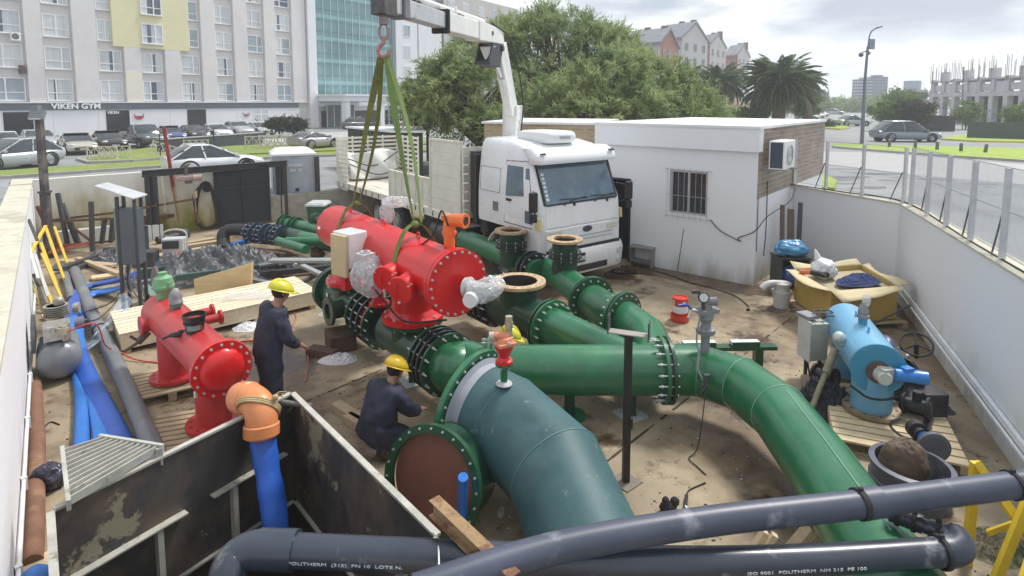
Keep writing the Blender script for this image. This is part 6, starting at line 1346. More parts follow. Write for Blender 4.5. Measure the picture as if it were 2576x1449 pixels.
# green/grey beams behind the second vessel
grn2=mat('channel_green',(.055,.11,.095),r=.5,v=.2,s=3)
bf=thing('steel_base_frame','dark green steel base frame lying behind the second red vessel','steel frame',tuple(G(450,690)),world=True)
for i,(p_,q_,h_,m_)in enumerate((((350,690),(660,648),.22,grn2),((310,722),(440,700),.12,hdpe),((430,700),(700,665),.12,grn2),((367,725),(388,752),.14,cgl_),((600,700),(690,720),.14,hdpe))):b=B();b.beam(G(*p_,.26),G(*q_,.26),.12,h_);b.done('beam',m_,bf)
for p_ in((365,700),(440,705),(520,690),(640,690),(690,700)):b=B();q_=G(*p_);b.boxb(q_,(.12,.12,.2));b.done('leg',dsteel,bf)
b=B();b.beam(G(680,655,.45),G(850,655,.45),.25,.06);b.beam(G(760,668,.4),G(840,705,.3),.12,.06);solo(b,'aluminium_beam',mat('alu_beam',(.38,.39,.39),r=.4,m=.4,v=.15),'pale aluminium beams lying left of the first green flange','beam')
# tarp heap + plywood
def heap(name,cx,cy,rx,ry,h,m,label,cat,seed,rz=0,z0=.0,fold=.8,nu=48,root=None):
    from mathutils import noise as nz_
    b=B();o3=V((seed*3.7,seed*1.3,0));sc_=3.4/max(.5,(rx+ry))
    def f(u,v_):
        x,y=2*u-1,2*v_-1;k=(1-.5*y*y)**.5,(1-.5*x*x)**.5;x,y=x*k[0],y*k[1];r=min(1,(x*x+y*y)**.5)
        p=V((x*rx,y*ry,0))*sc_+o3;n1=nz_.noise(p*1.1);n2=1-abs(nz_.noise(V((p.x*2.3+2*n1,p.y*1.4,1))))*2.2;n3=1-abs(nz_.noise(V((p.x*1.4+p.y*2,p.y*3.2-p.x+1.5*n1,5))))*2.6
        ed=max(0,1-r**4);z=h*(1-r*r*.8)*(.60+.25*n1)*ed+fold*h*.26*(max(0,n2)**3+max(0,n3)**3*1.2)*ed;q=1+.16*nz_.noise(p*.8+V((9,9,9)))
        X,Y=x*rx*q,y*ry*q;c_,s_=math.cos(rz),math.sin(rz);return V((cx+X*c_-Y*s_,cy+X*s_+Y*c_,z0+max(0.004,z)))
    b.grid(f,nu*2,nu*4//3,True);return b.done(name,m,root,label=label,cat=cat)if not root else b.done(name,m,root)
tq=G(545,705);heap('tarpaulin',tq.x-.2,tq.y+.28,1.85,.8,.72,mat('tarp_grey',(.115,.12,.13),r=.5,v=.3,s=4,c2=(.22,.225,.235),s2=3,t=.56),'crumpled dark grey tarpaulin heaped behind the plywood board','tarpaulin',5,.18,fold=.9,nu=64)
q_=G(262,655);heap('plastic_sheet',q_.x,q_.y,.6,.3,.25,mat('film_dark',(.06,.065,.08),r=.3,v=.4,s=8,coat=.5),'black plastic sheet lying left of the control cabinet','plastic sheet',6)
b=B();a,c=G(494,770),G(628,758);b.hexa([a,c,c+V((.02,.06,0)),a+V((.02,.06,0)),a+V((-.12,.16,.50)),c+V((0,.16,.76)),c+V((.02,.22,.76)),a+V((-.1,.22,.50))]);solo(b,'plywood_board',mat('plywood',(.60,.44,.22),r=.7,v=.12,s=3,st=(1,1,5)),'tan plywood board leaning under the grey tarpaulin','board',bev=.005)
# flat wooden crate
pine=mat('pale_pine',(.70,.62,.46),r=.85,v=.1,s=3,st=(1.2,8,8),c2=(.55,.46,.31),s2=2,t=.6)
cr=thing('flat_wooden_crate','long flat crate of new pine boards behind the second red vessel','crate',tuple(G(500,830)),world=True)
k0,k1,k2,k3=G(303,895,.0),G(800,775,.0),G(742,735,.0),G(280,832,.0)
def lerp2(s_,t_,z):q=k0.lerp(k1,s_).lerp(k3.lerp(k2,s_),t_);return V((q.x,q.y,z))
nb_=13
for i in range(nb_):
    t0,t1=i/nb_+.004,(i+1)/nb_-.006;z=.33+random.uniform(-.004,.006);b=B();b.hexa([lerp2(0,t0,z),lerp2(1,t0,z),lerp2(1,t1,z),lerp2(0,t1,z),lerp2(0,t0,z+.025),lerp2(1,t0,z+.025),lerp2(1,t1,z+.025),lerp2(0,t1,z+.025)]);b.done('board',pine,cr)
b=B();b.hexa([lerp2(.005,.01,.08),lerp2(.995,.01,.08),lerp2(.995,.99,.08),lerp2(.005,.99,.08),lerp2(.005,.01,.325),lerp2(.995,.01,.325),lerp2(.995,.99,.325),lerp2(.005,.99,.325)]);b.done('side',pine,cr)
for s_ in(.03,.35,.65,.97):b=B();b.beam(lerp2(s_,0,.04),lerp2(s_,1,.04),.1,.08);b.done('skid',wood,cr)
b=B();q_=lerp2(.55,.4,.36);rg_=random.Random(9)
b.grid(lambda u,v_:q_+V((u*.9-.2,v_*.5-.1+.2*u,.012+.035*abs(math.sin(7*u+5*v_)*math.cos(9*v_+u)))),14,10,False);solo(b,'plastic_sheet',film,'clear plastic film spread over the wooden crate','plastic sheet')
# pallets and second red vessel
def pallet(x,y,rz,label,lx=1.2,ly=1.0,m=wood,n=8,gap=.35,z0=0,group='wooden pallets',zh=.13):
    t=thing('wooden_pallet',label,'pallet',(x,y,z0),rz,group=group)
    wd=ly/(n+(n-1)*gap)
    for i in range(n):b=B();b.box((0,-ly/2+wd/2+i*wd*(1+gap),zh-.01),(lx,wd,.022));b.done('slat',m,t)
    for s_ in(-1,0,1):
        b=B();b.box((s_*(lx/2-.05),0,zh-.046),(.1,ly,.05));b.box((s_*(lx/2-.05),0,.013),(.1,ly,.024));b.done('bearer',m,t)
        for u_ in(-1,0,1):b=B();b.box((s_*(lx/2-.05),u_*(ly/2-.06),zh/2-.025),(.1,.1,zh-.1));b.done('block',m,t)
    return t
f1_,f2_=G(440,950,.14),G(540,1068,.14)
pallet(f1_.x-.05,f1_.y+.0,.55,'grey slatted pallet under the rear foot of the second red vessel',1.1,.9,n=8)
pallet(f2_.x-.15,f2_.y+.0,.35,'grey slatted pallet under the front foot of the second red vessel',1.15,.9,n=8)
v2=thing('red_filter_vessel','dull red filter vessel standing on pallets at the left','filter vessel',tuple(f1_.lerp(f2_,.5)),world=True)
dV=V((f2_.x-f1_.x,f2_.y-f1_.y,0)).normalized();nV=V((dV.y,-dV.x,0));nV=nV if nV.y<0 else-nV;Z2=.98;R2=.262
def A(s,z=Z2,o=0.0):q=V((f1_.x,f1_.y,0))+dV*s+nV*o;return V((q.x,q.y,z))
L2_=(V((f2_.x,f2_.y,0))-V((f1_.x,f1_.y,0))).length
b=B();b.lathe(A(-.55),-dV,[(.261,-.1),(R2,0),(.25,.06),(.20,.11),(.12,.145),(.001,.155)],44,smp=True);b.cyl(A(-.55),A(L2_+.32),R2,n=48,cap=False);b.done('shell',red2,v2)
b=B();b.lathe(A(L2_+.34),dV,[(.25,-.04),(.338,-.04),(.338,.0),(.25,.0)],50);b.done('body_flange',red2,v2)
b=B();b.lathe(A(L2_+.35),dV,[(.338,-.005),(.338,.045),(.25,.045)],50);b.lathe(A(L2_+.35),dV,[(.25,.045),(.235,.085),(.17,.12),(.09,.135),(.001,.14)],44,smp=True);ec=b.done('end_cover',red,v2);bolts(ec,v2,A(L2_+.36),dV,.298,16,.017,.15)
for s_ in(0,L2_):
    b=B();b.cyl(A(s_,.18),A(s_,Z2-.05),.2,n=36);lg=b.done('nozzle',red2,v2);ring(v2,A(s_,.185),(0,0,1),.18,.32,.045,red2,holes=12,hm=blk)
b=B();
for s_ in(.3,L2_-.35):b.prism([A(s_-.05,Z2+R2-.01,-.006),A(s_+.05,Z2+R2-.01,-.006),A(s_+.03,Z2+R2+.09,-.006),A(s_-.02,Z2+R2+.09,-.006)],nV*.012)
b.done('lifting_lug',red2,v2)
ag=mat('valve_green_pale',(.16,.36,.18),r=.5,v=.15,s=6)
b=B();q_=A(-.35,Z2+R2-.02);b.lathe(q_,(0,0,1),[(.09,0),(.1,.1),(.13,.16),(.15,.17),(.15,.2),(.14,.22),(.12,.32),(.06,.36),(.06,.4),(.001,.41)],24);b.boxb(q_+V((.1,-.05,.2)),(.08,.06,.06));b.done('air_valve',ag,v2)
b=B();b.lathe(q_+V((-.16,.1,.28)),nV+V((0,0,.1)),[(.001,.05),(.04,.05),(.06,.03),(.17,.03),(.17,0),(.001,0)],28);b.done('side_disc',mat('disc_brown',(.13,.1,.09),r=.7),v2)
b=B();q_=A(.28,Z2+R2-.02);b.lathe(q_,(0,0,1),[(.06,0),(.06,.05),(.085,.055),(.085,.08),(.075,.1)],20);b.done('valve_base',MATS['panel_green'],v2);b=B();b.lathe(q_+V((0,0,.1)),(0,0,1),[(.09,0),(.09,.015),(.08,.02),(.085,.09),(.06,.16),(.03,.2),(.001,.21)],20,smp=True);b.done('bulb_valve',mat('bulb_grey',(.25,.25,.26),r=.5,v=.25,s=10),v2)
for s_ in(.1,.45):b=B();p_=A(s_+.15,Z2+.1,-.0)-nV*(R2-.03);b.cyl(p_,p_-nV*.22,.06,n=16);b.lathe(p_-nV*.22,-nV,[(.001,.03),(.1,.03),(.1,0),(.05,0)],20);b.done('rear_port',red2,v2)
b=B();p_=A(-.25,Z2-.05)+nV*(R2-.05);b.cyl(p_,p_+nV*.11,.1,n=20);b.lathe(p_+nV*.1,nV,[(.001,.03),(.135,.03),(.135,0),(.1,0)],24);b.done('side_port',red2,v2)
b=B();p_=A(-.25,Z2-.28)+nV*.38;b.cyl(p_,p_+V((.1,.1,.12)),.05,n=12);b.beam(p_,p_+V((-.12,-.12,-.08)),.04,.03);b.tube([p_+V((0,0,.03)),p_+V((-.06,-.06,.12))],.02,6);b.done('tap',mat('tap_dark',(.12,.08,.07),r=.5,v=.4,s=10),v2)
b=B();b.box(A(L2_+.05,.62)+nV*.205,(.05,.03,.07),rz=-.8);b.done('paper_tag',tagm,v2)
flush()
q_=A(L2_-.42,Z2+R2-.03,.05);bk2=thing('paint_bucket','black paint bucket standing on top of the second red vessel','bucket',tuple(q_),world=True)
b=B();b.lathe(q_,(0,0,1),[(.001,0),(.1,0),(.125,.2),(.14,.2),(.14,.23),(.13,.23),(.125,.17),(.001,.17)],28);b.lathe(q_,(0,0,1),[(.118,.12),(.13,.12),(.13,.14),(.12,.14)],28);b.done('bucket',mat('bucket_black',(.02,.025,.025),r=.35),bk2)
b=B();b.lathe(q_+V((0,0,.175)),(0,0,1),[(.001,0),(.125,0)],24);b.done('paint',mat('paint_red_dull',(.35,.06,.06),r=.4),bk2)
b=B();b.lathe(q_,(0,0,1),[(.113,.05),(.1225,.12)],10,a0=3.6,a1=5.0);b.done('paper_label',mat('label_green',(.2,.3,.28),r=.6),bk2)
b=B();q2=q_+V((-.24,-.01,-.035));b.ball(q2,.07,(1.2,.8,.45),12);b.ball(q2+V((.05,.06,.02)),.045,(1.3,.8,.5),10)
for k in range(4):b.tube([q2+V((-.05,-.03+.02*k,.0)),q2+V((-.13,-.06+.022*k,-.03))],.013,6)
solo(b,'work_glove',mat('glove_black',(.03,.03,.035),r=.8,v=.5,s=20),'black work glove lying beside the paint bucket','glove')
# compressor
cmp_=thing('air_compressor','grey tank air compressor with its motor against the left wall','compressor',tuple(G(150,970)),world=True)
q_=G(150,965);ax=V((-.62,.78,0));tg=mat('tank_grey',(.20,.22,.24),r=.35,v=.12,s=3,coat=.4)
tc_=q_+V((-.02,.05,.33));b=B();b.lathe(tc_,-ax,[(.27,-.75),(.27,0),(.25,.06),(.18,.12),(.09,.15),(.001,.16)],36,smp=True);b.lathe(tc_+ax*.75,ax,[(.27,0),(.2,.1),(.001,.15)],30,smp=True);b.done('tank',tg,cmp_)
b=B();b.box(tc_+ax*.4+V((0,0,.29)),(.3,.7,.03),rz=.67);b.done('deck',dsteel,cmp_)
me_=mat('engine_alloy',(.55,.54,.50),r=.5,m=.4,v=.3,s=15)
b=B();p_=tc_+ax*.12+V((0,0,.42));b.box(p_,(.26,.3,.2),rz=.67)
for k in range(7):b.box(p_+ax*(-.12+.04*k),(.32,.012,.24),rz=.67)
b.done('motor',me_,cmp_)
b=B();b.lathe(p_+V((.17,.12,.05)),(.8,.6,0),[(.001,.12),(.09,.12),(.09,0)],16);b.done('motor_cap',mat('cap_purple',(.16,.15,.2),r=.5),cmp_)
b=B();p2=tc_+ax*.72+V((.0,0,.45));b.cyl(p2,p2+V((0,0,.18)),.12,n=16);
for k in range(6):b.cyl(p2+V((0,0,.02+k*.03)),p2+V((0,0,.03+k*.03)),.16,n=16)
b.cyl(p2+V((.2,.1,.1)),p2+V((.27,.13,.1)),.08,n=12);b.ball(p2+V((.05,0,.24)),.08,n=10);b.done('pump_head',mat('pump_alloy',(.33,.32,.27),r=.5,m=.3,v=.35,s=12),cmp_)
b=B();g_=tc_+ax*.45+V((-.25,-.18,.38));b.prism([g_+ax*-.42+V((0,0,-.22)),g_+ax*.4+V((0,0,-.25)),g_+ax*.42+V((0,0,.12)),g_+ax*-.1+V((0,0,.08))],V((.04,.03,0)));b.done('belt_guard',mat('guard_dark',(.06,.065,.07),r=.6,v=.3),cmp_)
b=B();p3=tc_+ax*-.05+V((.08,.04,.3));b.cyl(p3,p3+V((0,0,.22)),.035,n=10);b.boxb(p3+V((.02,-.02,.1)),(.09,.06,.1));b.tube(bez([p3+V((-.1,0,.05)),p3+V((-.1,-.05,.2)),p3+V((0,-.05,.18))],8),.012,5);b.done('regulator',mat('brass_dull',(.42,.38,.26),r=.5,m=.4,v=.2),cmp_)
b=B();q0=p3+V((.04,-.02,.14));b.tube(bez([q0,q0+V((.35,.1,.08)),G(265,868,.35),G(300,885,.12),G(345,905,.03),G(420,912,.015),G(500,905,.015)],40),.012,6)
for k in range(3):c_=G(615,872,.02+.02*k);b.tube([c_+V((math.cos(a)*(.3+.03*k),math.sin(a)*(.2+.02*k),0))for a in[2*math.pi*i/30 for i in range(30)]],.011,5,closed=True)
solo(b,'air_hose',mat('hose_red',(.62,.08,.07),r=.4),'thin red air hose running from the compressor across the floor','hose')
# yellow frames leaning on the left wall
yf=thing('scaffold_frames','yellow steel scaffold frames leaning against the left wall','scaffold frame',tuple(G(125,760)),world=True)
for(x0,y0),(x1,y1)in(((78,640),(133,767)),((102,610),(142,718)),((115,572),(150,672))):
    c=G(x1,y1);a=P(x0,y0,c.y+.3);b=B();b.beam(a,c,.06,.04);b.done('upright',ylw,yf);b=B();d_=V((.14,.10,0));b.beam(a+d_,c+d_,.05,.03);b.done('upright',ylw,yf)
b=B();b.beam(P(115,568,13.2),P(75,640,11.8),.06,.03);b.done('top_rail',ylw,yf);b=B();b.beam(P(75,640,11.8),P(66,680,11.4),.06,.03);b.done('top_rail',ylw,yf)
lf=thing('old_ladder_rails','weathered rails and rusty rods leaning beside the yellow frames','rails',tuple(G(110,790)),world=True)
for(x0,y0),(x1,y1),m_ in(((68,678),(112,790),mat('olive_rail',(.30,.26,.06),r=.7,v=.3,s=6)),((84,690),(124,795),dsteel),((66,600),(96,700),MATS['white_pvc']),((88,640),(120,745),MATS['sheet_galv']),((72,552),(94,605),dsteel)):
    b=B();b.beam(P(x0,y0,11.6),G(x1,y1)if y1>760 else P(x1,y1,11.3),.05,.03);b.done('rail',m_,lf)
# grey pipes
gp_=thing('grey_pipe','long grey plastic pipe running along the left side of the yard','pipe',tuple(G(290,980)),world=True)
b=B();b.tube([G(188,680,.12),G(230,785,.12),G(290,908,.12),G(374,1100,.12),G(410,1190,.12)],.105,28);b.done('pipe',hdpe,gp_)
for x,y in((252,830),):
    d_=(G(290,908)-G(230,785)).normalized();b=B();b.lathe(G(x,y,.12),d_,[(.105,-.02),(.12,-.02),(.12,.02),(.105,.02)],28);b.done('clamp_ring',rub,gp_)
b=B();b.tube([G(165,690,.08),G(180,752,.08)],.075,20);o=solo(b,'grey_pipe',hdpe,'short grey pipe offcut lying left of the long grey pipe','pipe');b=B();b.lathe(G(180,752,.08),(G(180,752)-G(165,690)),[(.001,.002),(.06,.002)],18);b.done('bore',inner,o)
# flat blue hoses
blu=MATS['blue_lay'];blu2=mat('blue_lay_dark',(.025,.10,.45),r=.4,v=.2,s=4)
def layflat(pts,w_,m,label,z=.04,th=.45):
    b=B();b.tube(bez([G(x,y,zz)for x,y,zz in pts],44),w_/2,14,sq=(1,th));return solo(b,'layflat_hose',m,label,'hose',group='blue layflat hoses on the left')
layflat([(340,690,.5),(300,704,.35),(245,715,.12),(204,728,.1),(192,745,.1),(180,800,.1),(186,860,.1),(222,950,.1),(268,1040,.08),(300,1105,.05),(330,1180,.05)],.25,blu2,'upper dark blue layflat hose bent round beside the grey pipe')
layflat([(330,712,.3),(290,728,.2),(250,735,.08),(212,748,.08),(196,790,.08),(192,850,.18),(210,920,.06),(245,1010,.06),(262,1100,.05),(270,1160,.05)],.24,blu,'bright blue layflat hose lying under the upper one',th=.35)
layflat([(184,800,.2),(180,860,.05),(196,930,.05),(206,1010,.05),(204,1130,.05)],.17,blu,'straight blue hose nearest the compressor',th=.7)
b=B();pts=[G(x,y,.03)for x,y in((214,940),(250,1000),(285,1100),(300,1180),(235,1180),(228,1080))];b.add(pts,[tuple(range(6))[::-1]]);b.add([p+V((0,0,.01))for p in pts],[tuple(range(6))]);solo(b,'blue_sheet',mat('blue_sheet',(.12,.26,.5),r=.5,v=.15),'flat pale blue plastic sheet lying between the blue hoses','plastic sheet')
b=B();b.grid(lambda u,v_:G(305-85*u**1.4+30*v_*(1-u),730+130*u+25*v_,.30*(1-u)+.1+.05*math.sin(9*u+7*v_)),18,6);solo(b,'plastic_film',mat('film_blue',(.45,.55,.68),r=.2,v=.15,al=.5,coat=.5),'translucent pale film trailing from the cabinet over the hoses','plastic film')
for k,lb in enumerate(('thin black cable crossing over the blue hoses','second black cable tied round the blue hoses')):
    b=B();b.tube(bez([G(*p)for p in(((320,705,.5),(280,760,.3),(215,785,.22),(180,800,.15))if k==0 else((310,740,.4),(250,800,.25),(200,805,.22),(178,790,.12)))],20),.01,5);solo(b,'cable',rub,lb,'cable')
# rusty pipe on the wall foot, blue end, bag, timbers
b=B();b.tube([G(86,960,.1),G(92,1120,.1),G(86,1300,.1),G(80,1420,.1)],.085,16);solo(b,'rusty_pipe',mat('pipe_rust',(.20,.10,.06),r=.8,v=.25,s=4,c2=(.28,.17,.1),s2=3,t=.55),'long brown rusty pipe lying along the foot of the left wall','pipe')
b=B();b.lathe(G(88,1475,.3),G(88,1300,.3)-G(88,1475,.3),[(.11,-.3),(.12,.0),(.11,.1),(.07,.17),(.001,.19)],24,smp=True);solo(b,'blue_pipe',MATS['blue_lay'],'round ended blue pipe in the bottom left corner','pipe')
b=B();b.tube([G(195,1380,.1),G(185,1470,.1)],.05,12);solo(b,'blue_pipe',blu2,'thin dark blue pipe beside the steel pit corner','pipe')
q_=G(128,1225);wrap(q_+V((0,0,.12)),.14,(1.1,.9,.95),12,None,m=mat('bag_black',(.035,.035,.06),r=.35,v=.3,coat=.3),name='rubbish_bag');o=bpy.data.objects['rubbish_bag'];tag(o,'small dark crumpled rubbish bag on the ground by the left wall','bag')
b=B();b.box(G(150,1430,.06),(.9,.5,.1),rz=.9);solo(b,'timber_sheet',woodn,'pale timber sheet lying in the bottom left corner','board')
# timber blocks and papers by the manifold
sb=B();q_=G(845,880);sb.boxb(q_+V((.05,.1,0)),(.42,.5,.28),.5);solo(sb,'timber_block',mat('block_dark',(.10,.06,.045),r=.85,v=.3,s=5),'dark timber block supporting the end of the green manifold','timber block',bev=.01)
b=B();b.box(G(812,885,.06),(.5,.22,.12),rz=-.3);solo(b,'timber_block',MATS['block_dark'],'dark timber offcut lying left of the manifold support','timber block',bev=.01)
for i,(x,y,rz,lb)in enumerate(((885,1045,-.7,'brown timber beam lying left of the crouching worker'),(920,1075,-.65,'lower brown timber beam beside the crouching worker'))):
    b=B();b.box(G(x,y,.06),(.75,.14,.12),rz=rz);solo(b,'timber_beam',wood,lb,'timber beam',bev=.01)
for x,y,s_,sd,lb in((850,905,.3,21,'crumpled white paper sheet on the floor in front of the manifold'),(625,825,.28,22,'crumpled pale plastic bag on the floor behind the vessel'),(830,790,.2,23,'small crumpled white film by the blind flange')):
    q_=G(x,y);heap('crumpled_sheet',q_.x,q_.y,s_,s_*.75,.12,mat('paper_white',(.66,.67,.68),r=.5,v=.1),lb,'paper',sd,nu=30,fold=.7)
b=B();b.tube(bez([G(*p,.012)for p in((733,770),(745,800),(730,830),(760,870),(775,905),(768,960))],20),.009,5);solo(b,'orange_cord',mat('cord_orange',(.6,.16,.06),r=.6),'thin orange cord on the floor right of the standing worker','cord')  # thin orange cord lying loose on the floor
b=B();b.tube(bez([G(100,1090,.01),G(125,1062,.01),G(150,1068,.01)],10),.008,5);solo(b,'wire',rub,'bent black wire on the ground near the compressor','wire')

# loose stock around the tarpaulin and under the rack
for i,(x0,y0,x1,y1,z,w_,h_,m_,lb)in enumerate((
(655,690,830,672,.12,.14,.12,dsteel,'dark steel length lying behind the standing worker'),(690,712,845,735,.1,.1,.1,rust,'rusty angle bar lying left of the first manifold flange'),
(700,740,800,690,.22,.08,.08,dsteel,'dark bar lying across the rusty angle bar'),(650,668,760,650,.3,.22,.05,hdpe,'grey plastic strip lying right of the tarpaulin'),
(150,655,290,668,.06,.2,.06,wood,'grey timber plank on the ground left of the control cabinet'),(195,650,300,690,.1,.12,.08,wood,'short grey timber lying under the dark channels'),
(230,700,296,690,.05,.3,.05,woodn,'pale board lying beside the cabinet legs'),(110,800,190,780,.05,.3,.06,woodn,'pale board lying under the yellow frames'),(120,830,230,805,.06,.08,.08,wood,'thin timber batten in front of the pale board'),
(400,640,470,650,.05,.3,.06,wood,'brown plank lying in front of the electrical box'),(640,632,720,642,.08,.12,.1,rust,'rusty offcut lying below the green pipe run'))):
    b=B();b.beam(G(x0,y0,z),G(x1,y1,z),w_,h_);solo(b,'loose_bar' if m_ in(dsteel,rust,hdpe)else 'loose_plank',m_,lb,'bar' if m_ in(dsteel,rust,hdpe)else 'plank')
for x,y,rx_,ry_,h_,sd,m_,lb in((700,668,.5,.3,.22,81,MATS['film_dark'],'dark plastic bundle behind the standing worker'),(160,675,.35,.2,.15,82,MATS['tarp_grey'],'grey rag heap under the rusty rack'),(480,690,.3,.2,.14,83,MATS['film_dark'],'black plastic scrap beside the green base frame')):
    q_=G(x,y);heap('plastic_heap',q_.x,q_.y,rx_,ry_,h_,m_,lb,'plastic sheet',sd)
b=B();q_=G(262,640);b.cyl(q_+V((0,0,.1)),q_+V((.75,.2,.1)),.09,n=16);solo(b,'short_pipe',blk,'short black pipe lying in front of the white panels','pipe')
b=B();q_=G(800,655);b.ball(q_+V((0,0,.15)),.16,(1.2,1,.8),14);b.cyl(q_+V((-.1,0,.2)),q_+V((-.1,-.05,.38)),.06,n=12);solo(b,'rusty_valve',rust,'rusty round valve body lying below the green pipe run','valve')
# ---------------------------------------------------------------- RIGHT SIDE OF THE YARD
tb=thing('metal_stool','small open grey metal cabinet standing by the office wall','cabinet',tuple(G(1622,668)),world=True)
q_=G(1620,672)+V((0,.12,0));rz=-.55;R3=Matrix.Rotation(rz,3,'Z');gy=mat('metal_grey',(.26,.25,.23),r=.5,m=.3,v=.25,s=5)
for dx_ in(-.27,.27):b=B();b.box(q_+R3@V((dx_,0,.24)),(.03,.38,.48),rz=rz);b.done('side_panel',gy,tb)
b=B();b.box(q_+V((0,0,.49)),(.6,.42,.03),rz=rz);b.done('top',gy,tb);b=B();b.box(q_+V((0,0,.14)),(.5,.36,.02),rz=rz);b.done('shelf',gy,tb);b=B();b.box(q_+R3@V((0,.17,.3)),(.5,.02,.3),rz=rz);b.done('back_panel',mat('metal_pale',(.4,.41,.42),r=.5),tb)
b=B();b.tube([G(1703,690),P(1720,576,13.05)],.012,6);solo(b,'metal_rod',mat('rod_grey',(.3,.3,.32),r=.4,m=.5),'thin metal rod leaning against the office wall','rod')
b=B();b.tube(bez([G(*p,.012)for p in((1610,672),(1680,690),(1740,712),(1800,727),(1850,745),(1880,768),(1882,778))],30),.011,5);b.box(G(1882,779,.02),(.05,.05,.04));solo(b,'cable',rub,'black cable lying across the floor in front of the office','cable')
b=B()
for k in range(4):c_=G(1570,682,.012+.012*k);b.tube([c_+V((math.cos(a)*(.26+.05*(k%2)),math.sin(a)*(.22-.03*k),0))for a in[2*math.pi*i/26 for i in range(26)]],.011,5,closed=True)
b.tube(bez([G(*p,.014)for p in((1545,700),(1520,690),(1560,672),(1600,690),(1640,672))],20),.01,5);solo(b,'cable_coil',rub,'loose coil of black cable under the truck bumper','cable coil')
b=B();b.tube(bez([fp(*p)for p in((sw0-.1,1.38,.03),(sw0-.35,1.15,.03),(sw0-.8,.98,.03),(.35,1.05,.03),(.0,1.25,.03))]+[V((5.7,12.75,1.55)),V((6.6,13.6,1.75)),V((7.05,14.3,1.95))],40),.011,5);solo(b,'cable',rub,'black cable drooping from the barred window round the office corner','cable')
b=B();q0=frame_side(.55,2.3,.05);b.tube(bez([q0,frame_side(.6,1.6,.05),frame_side(.55,1.0,.06),frame_side(.5,.6,.05)],12),.012,5);b.tube(bez([frame_side(.02,2.0,.03),frame_side(.03,1.2,.03),frame_side(-.02,.8,.05)],8),.01,5);solo(b,'cable',rub,'thin cables hanging down below the air conditioner','cable')
# red and white drum
rd=thing('oil_drum','small red drum with a white label standing in a red tub','drum',tuple(G(1710,815)),world=True);q_=G(1710,806)
rdm=mat('drum_red',(.62,.05,.03),r=.35,v=.08,coat=.3)
b=B();b.lathe(q_,(0,0,1),[(.001,.005),(.17,.005),(.18,.13),(.165,.13),(.15,.03)],30);b.done('tub',rdm,rd)
b=B();b.lathe(q_,(0,0,1),[(.001,.02),(.14,.02),(.14,.16),(.145,.17),(.14,.18),(.14,.42),(.147,.43),(.147,.45),(.13,.45),(.13,.435),(.001,.435)],30);bd=b.done('body',rdm,rd)
b=B();b.lathe(q_,(0,0,1),[(.1415,.17),(.1415,.30)],20,a0=2.2,a1=5.6);b.done('label',mat('label_white',(.72,.73,.74),r=.5),bd)
b=B();b.lathe(q_,(0,0,1),[(.142,.33),(.142,.41)],3,a0=4.0,a1=4.35);b.lathe(q_,(0,0,1),[(.142,.31),(.142,.41)],3,a0=2.6,a1=2.85);b.done('label_mark',MATS['label_white'],bd)
# corner pile
cb_=thing('corner_shelf','dark open shelf with blue bottles in the office corner','shelf',tuple(G(1940,720)),world=True)
q_=V((6.15,12.55,0));b=B()
for x in(-.3,.3):b.boxb(q_+V((x,0,0)),(.04,.5,.72))
b.boxb(q_+V((0,0,.68)),(.68,.52,.04));b.boxb(q_+V((0,.24,0)),(.6,.02,.7));b.done('frame',mat('shelf_dark',(.06,.065,.06),r=.7,v=.3),cb_)
b=B();b.ball(q_+V((.02,-.05,.28)),.24,(1.05,.8,1),16);solo(b,'water_bottle',mat('bottle_blue',(.05,.12,.35),r=.2,v=.4,s=8,coat=.6),'big dark blue water bottle inside the corner shelf','bottle')
wrap(q_+V((-.02,-.05,.88)),.27,(1.15,.8,.62),31,None,m=mat('bag_blue',(.08,.28,.52),r=.35,v=.2,s=6,coat=.3),name='blue_bag');tag(bpy.data.objects['blue_bag'],'crumpled bright blue plastic bag on top of the corner shelf','bag')
for i,(x0,x1,zt,m_,lb)in enumerate(((6.42,6.62,1.75,dsteel,'tall thin black board leaning in the office corner'),(6.3,6.4,1.6,mat('board_brown',(.13,.09,.07),r=.7),'brown plank leaning between the black boards in the corner'),(6.12,6.2,1.7,MATS['board_brown'],'narrow dark plank leaning at the left of the corner boards'))):
    b=B();b.beam((x0,12.75+i*.05,.02),(x1+.1,13.35,zt),.1+.05*(i==1),.03,(0,-1,0));solo(b,'leaning_plank',m_,lb,'plank')
ep=thing('white_elbow_bucket','white plastic bucket with a pale pipe elbow on it beside the yellow crate','bucket',tuple(G(1965,775)),world=True);q_=G(1965,772)
b=B();b.lathe(q_,(0,0,1),[(.001,0),(.14,0),(.17,.26),(.18,.26),(.18,.29)],24);b.done('bucket',mat('bucket_white',(.6,.6,.6),r=.5,v=.15,s=5),ep)
b=B();b.lathe(q_,(0,0,1),[(.19,.29),(.19,.34),(.15,.35),(.15,.45),(.17,.46),(.17,.5),(.001,.5)],24);b.tube(bez([q_+V((0,0,.42)),q_+V((-.12,0,.48)),q_+V((-.3,-.02,.47)),q_+V((-.42,-.04,.38))],10),.07,14);b.done('elbow',mat('elbow_pale',(.52,.52,.52),r=.5,v=.1),ep)
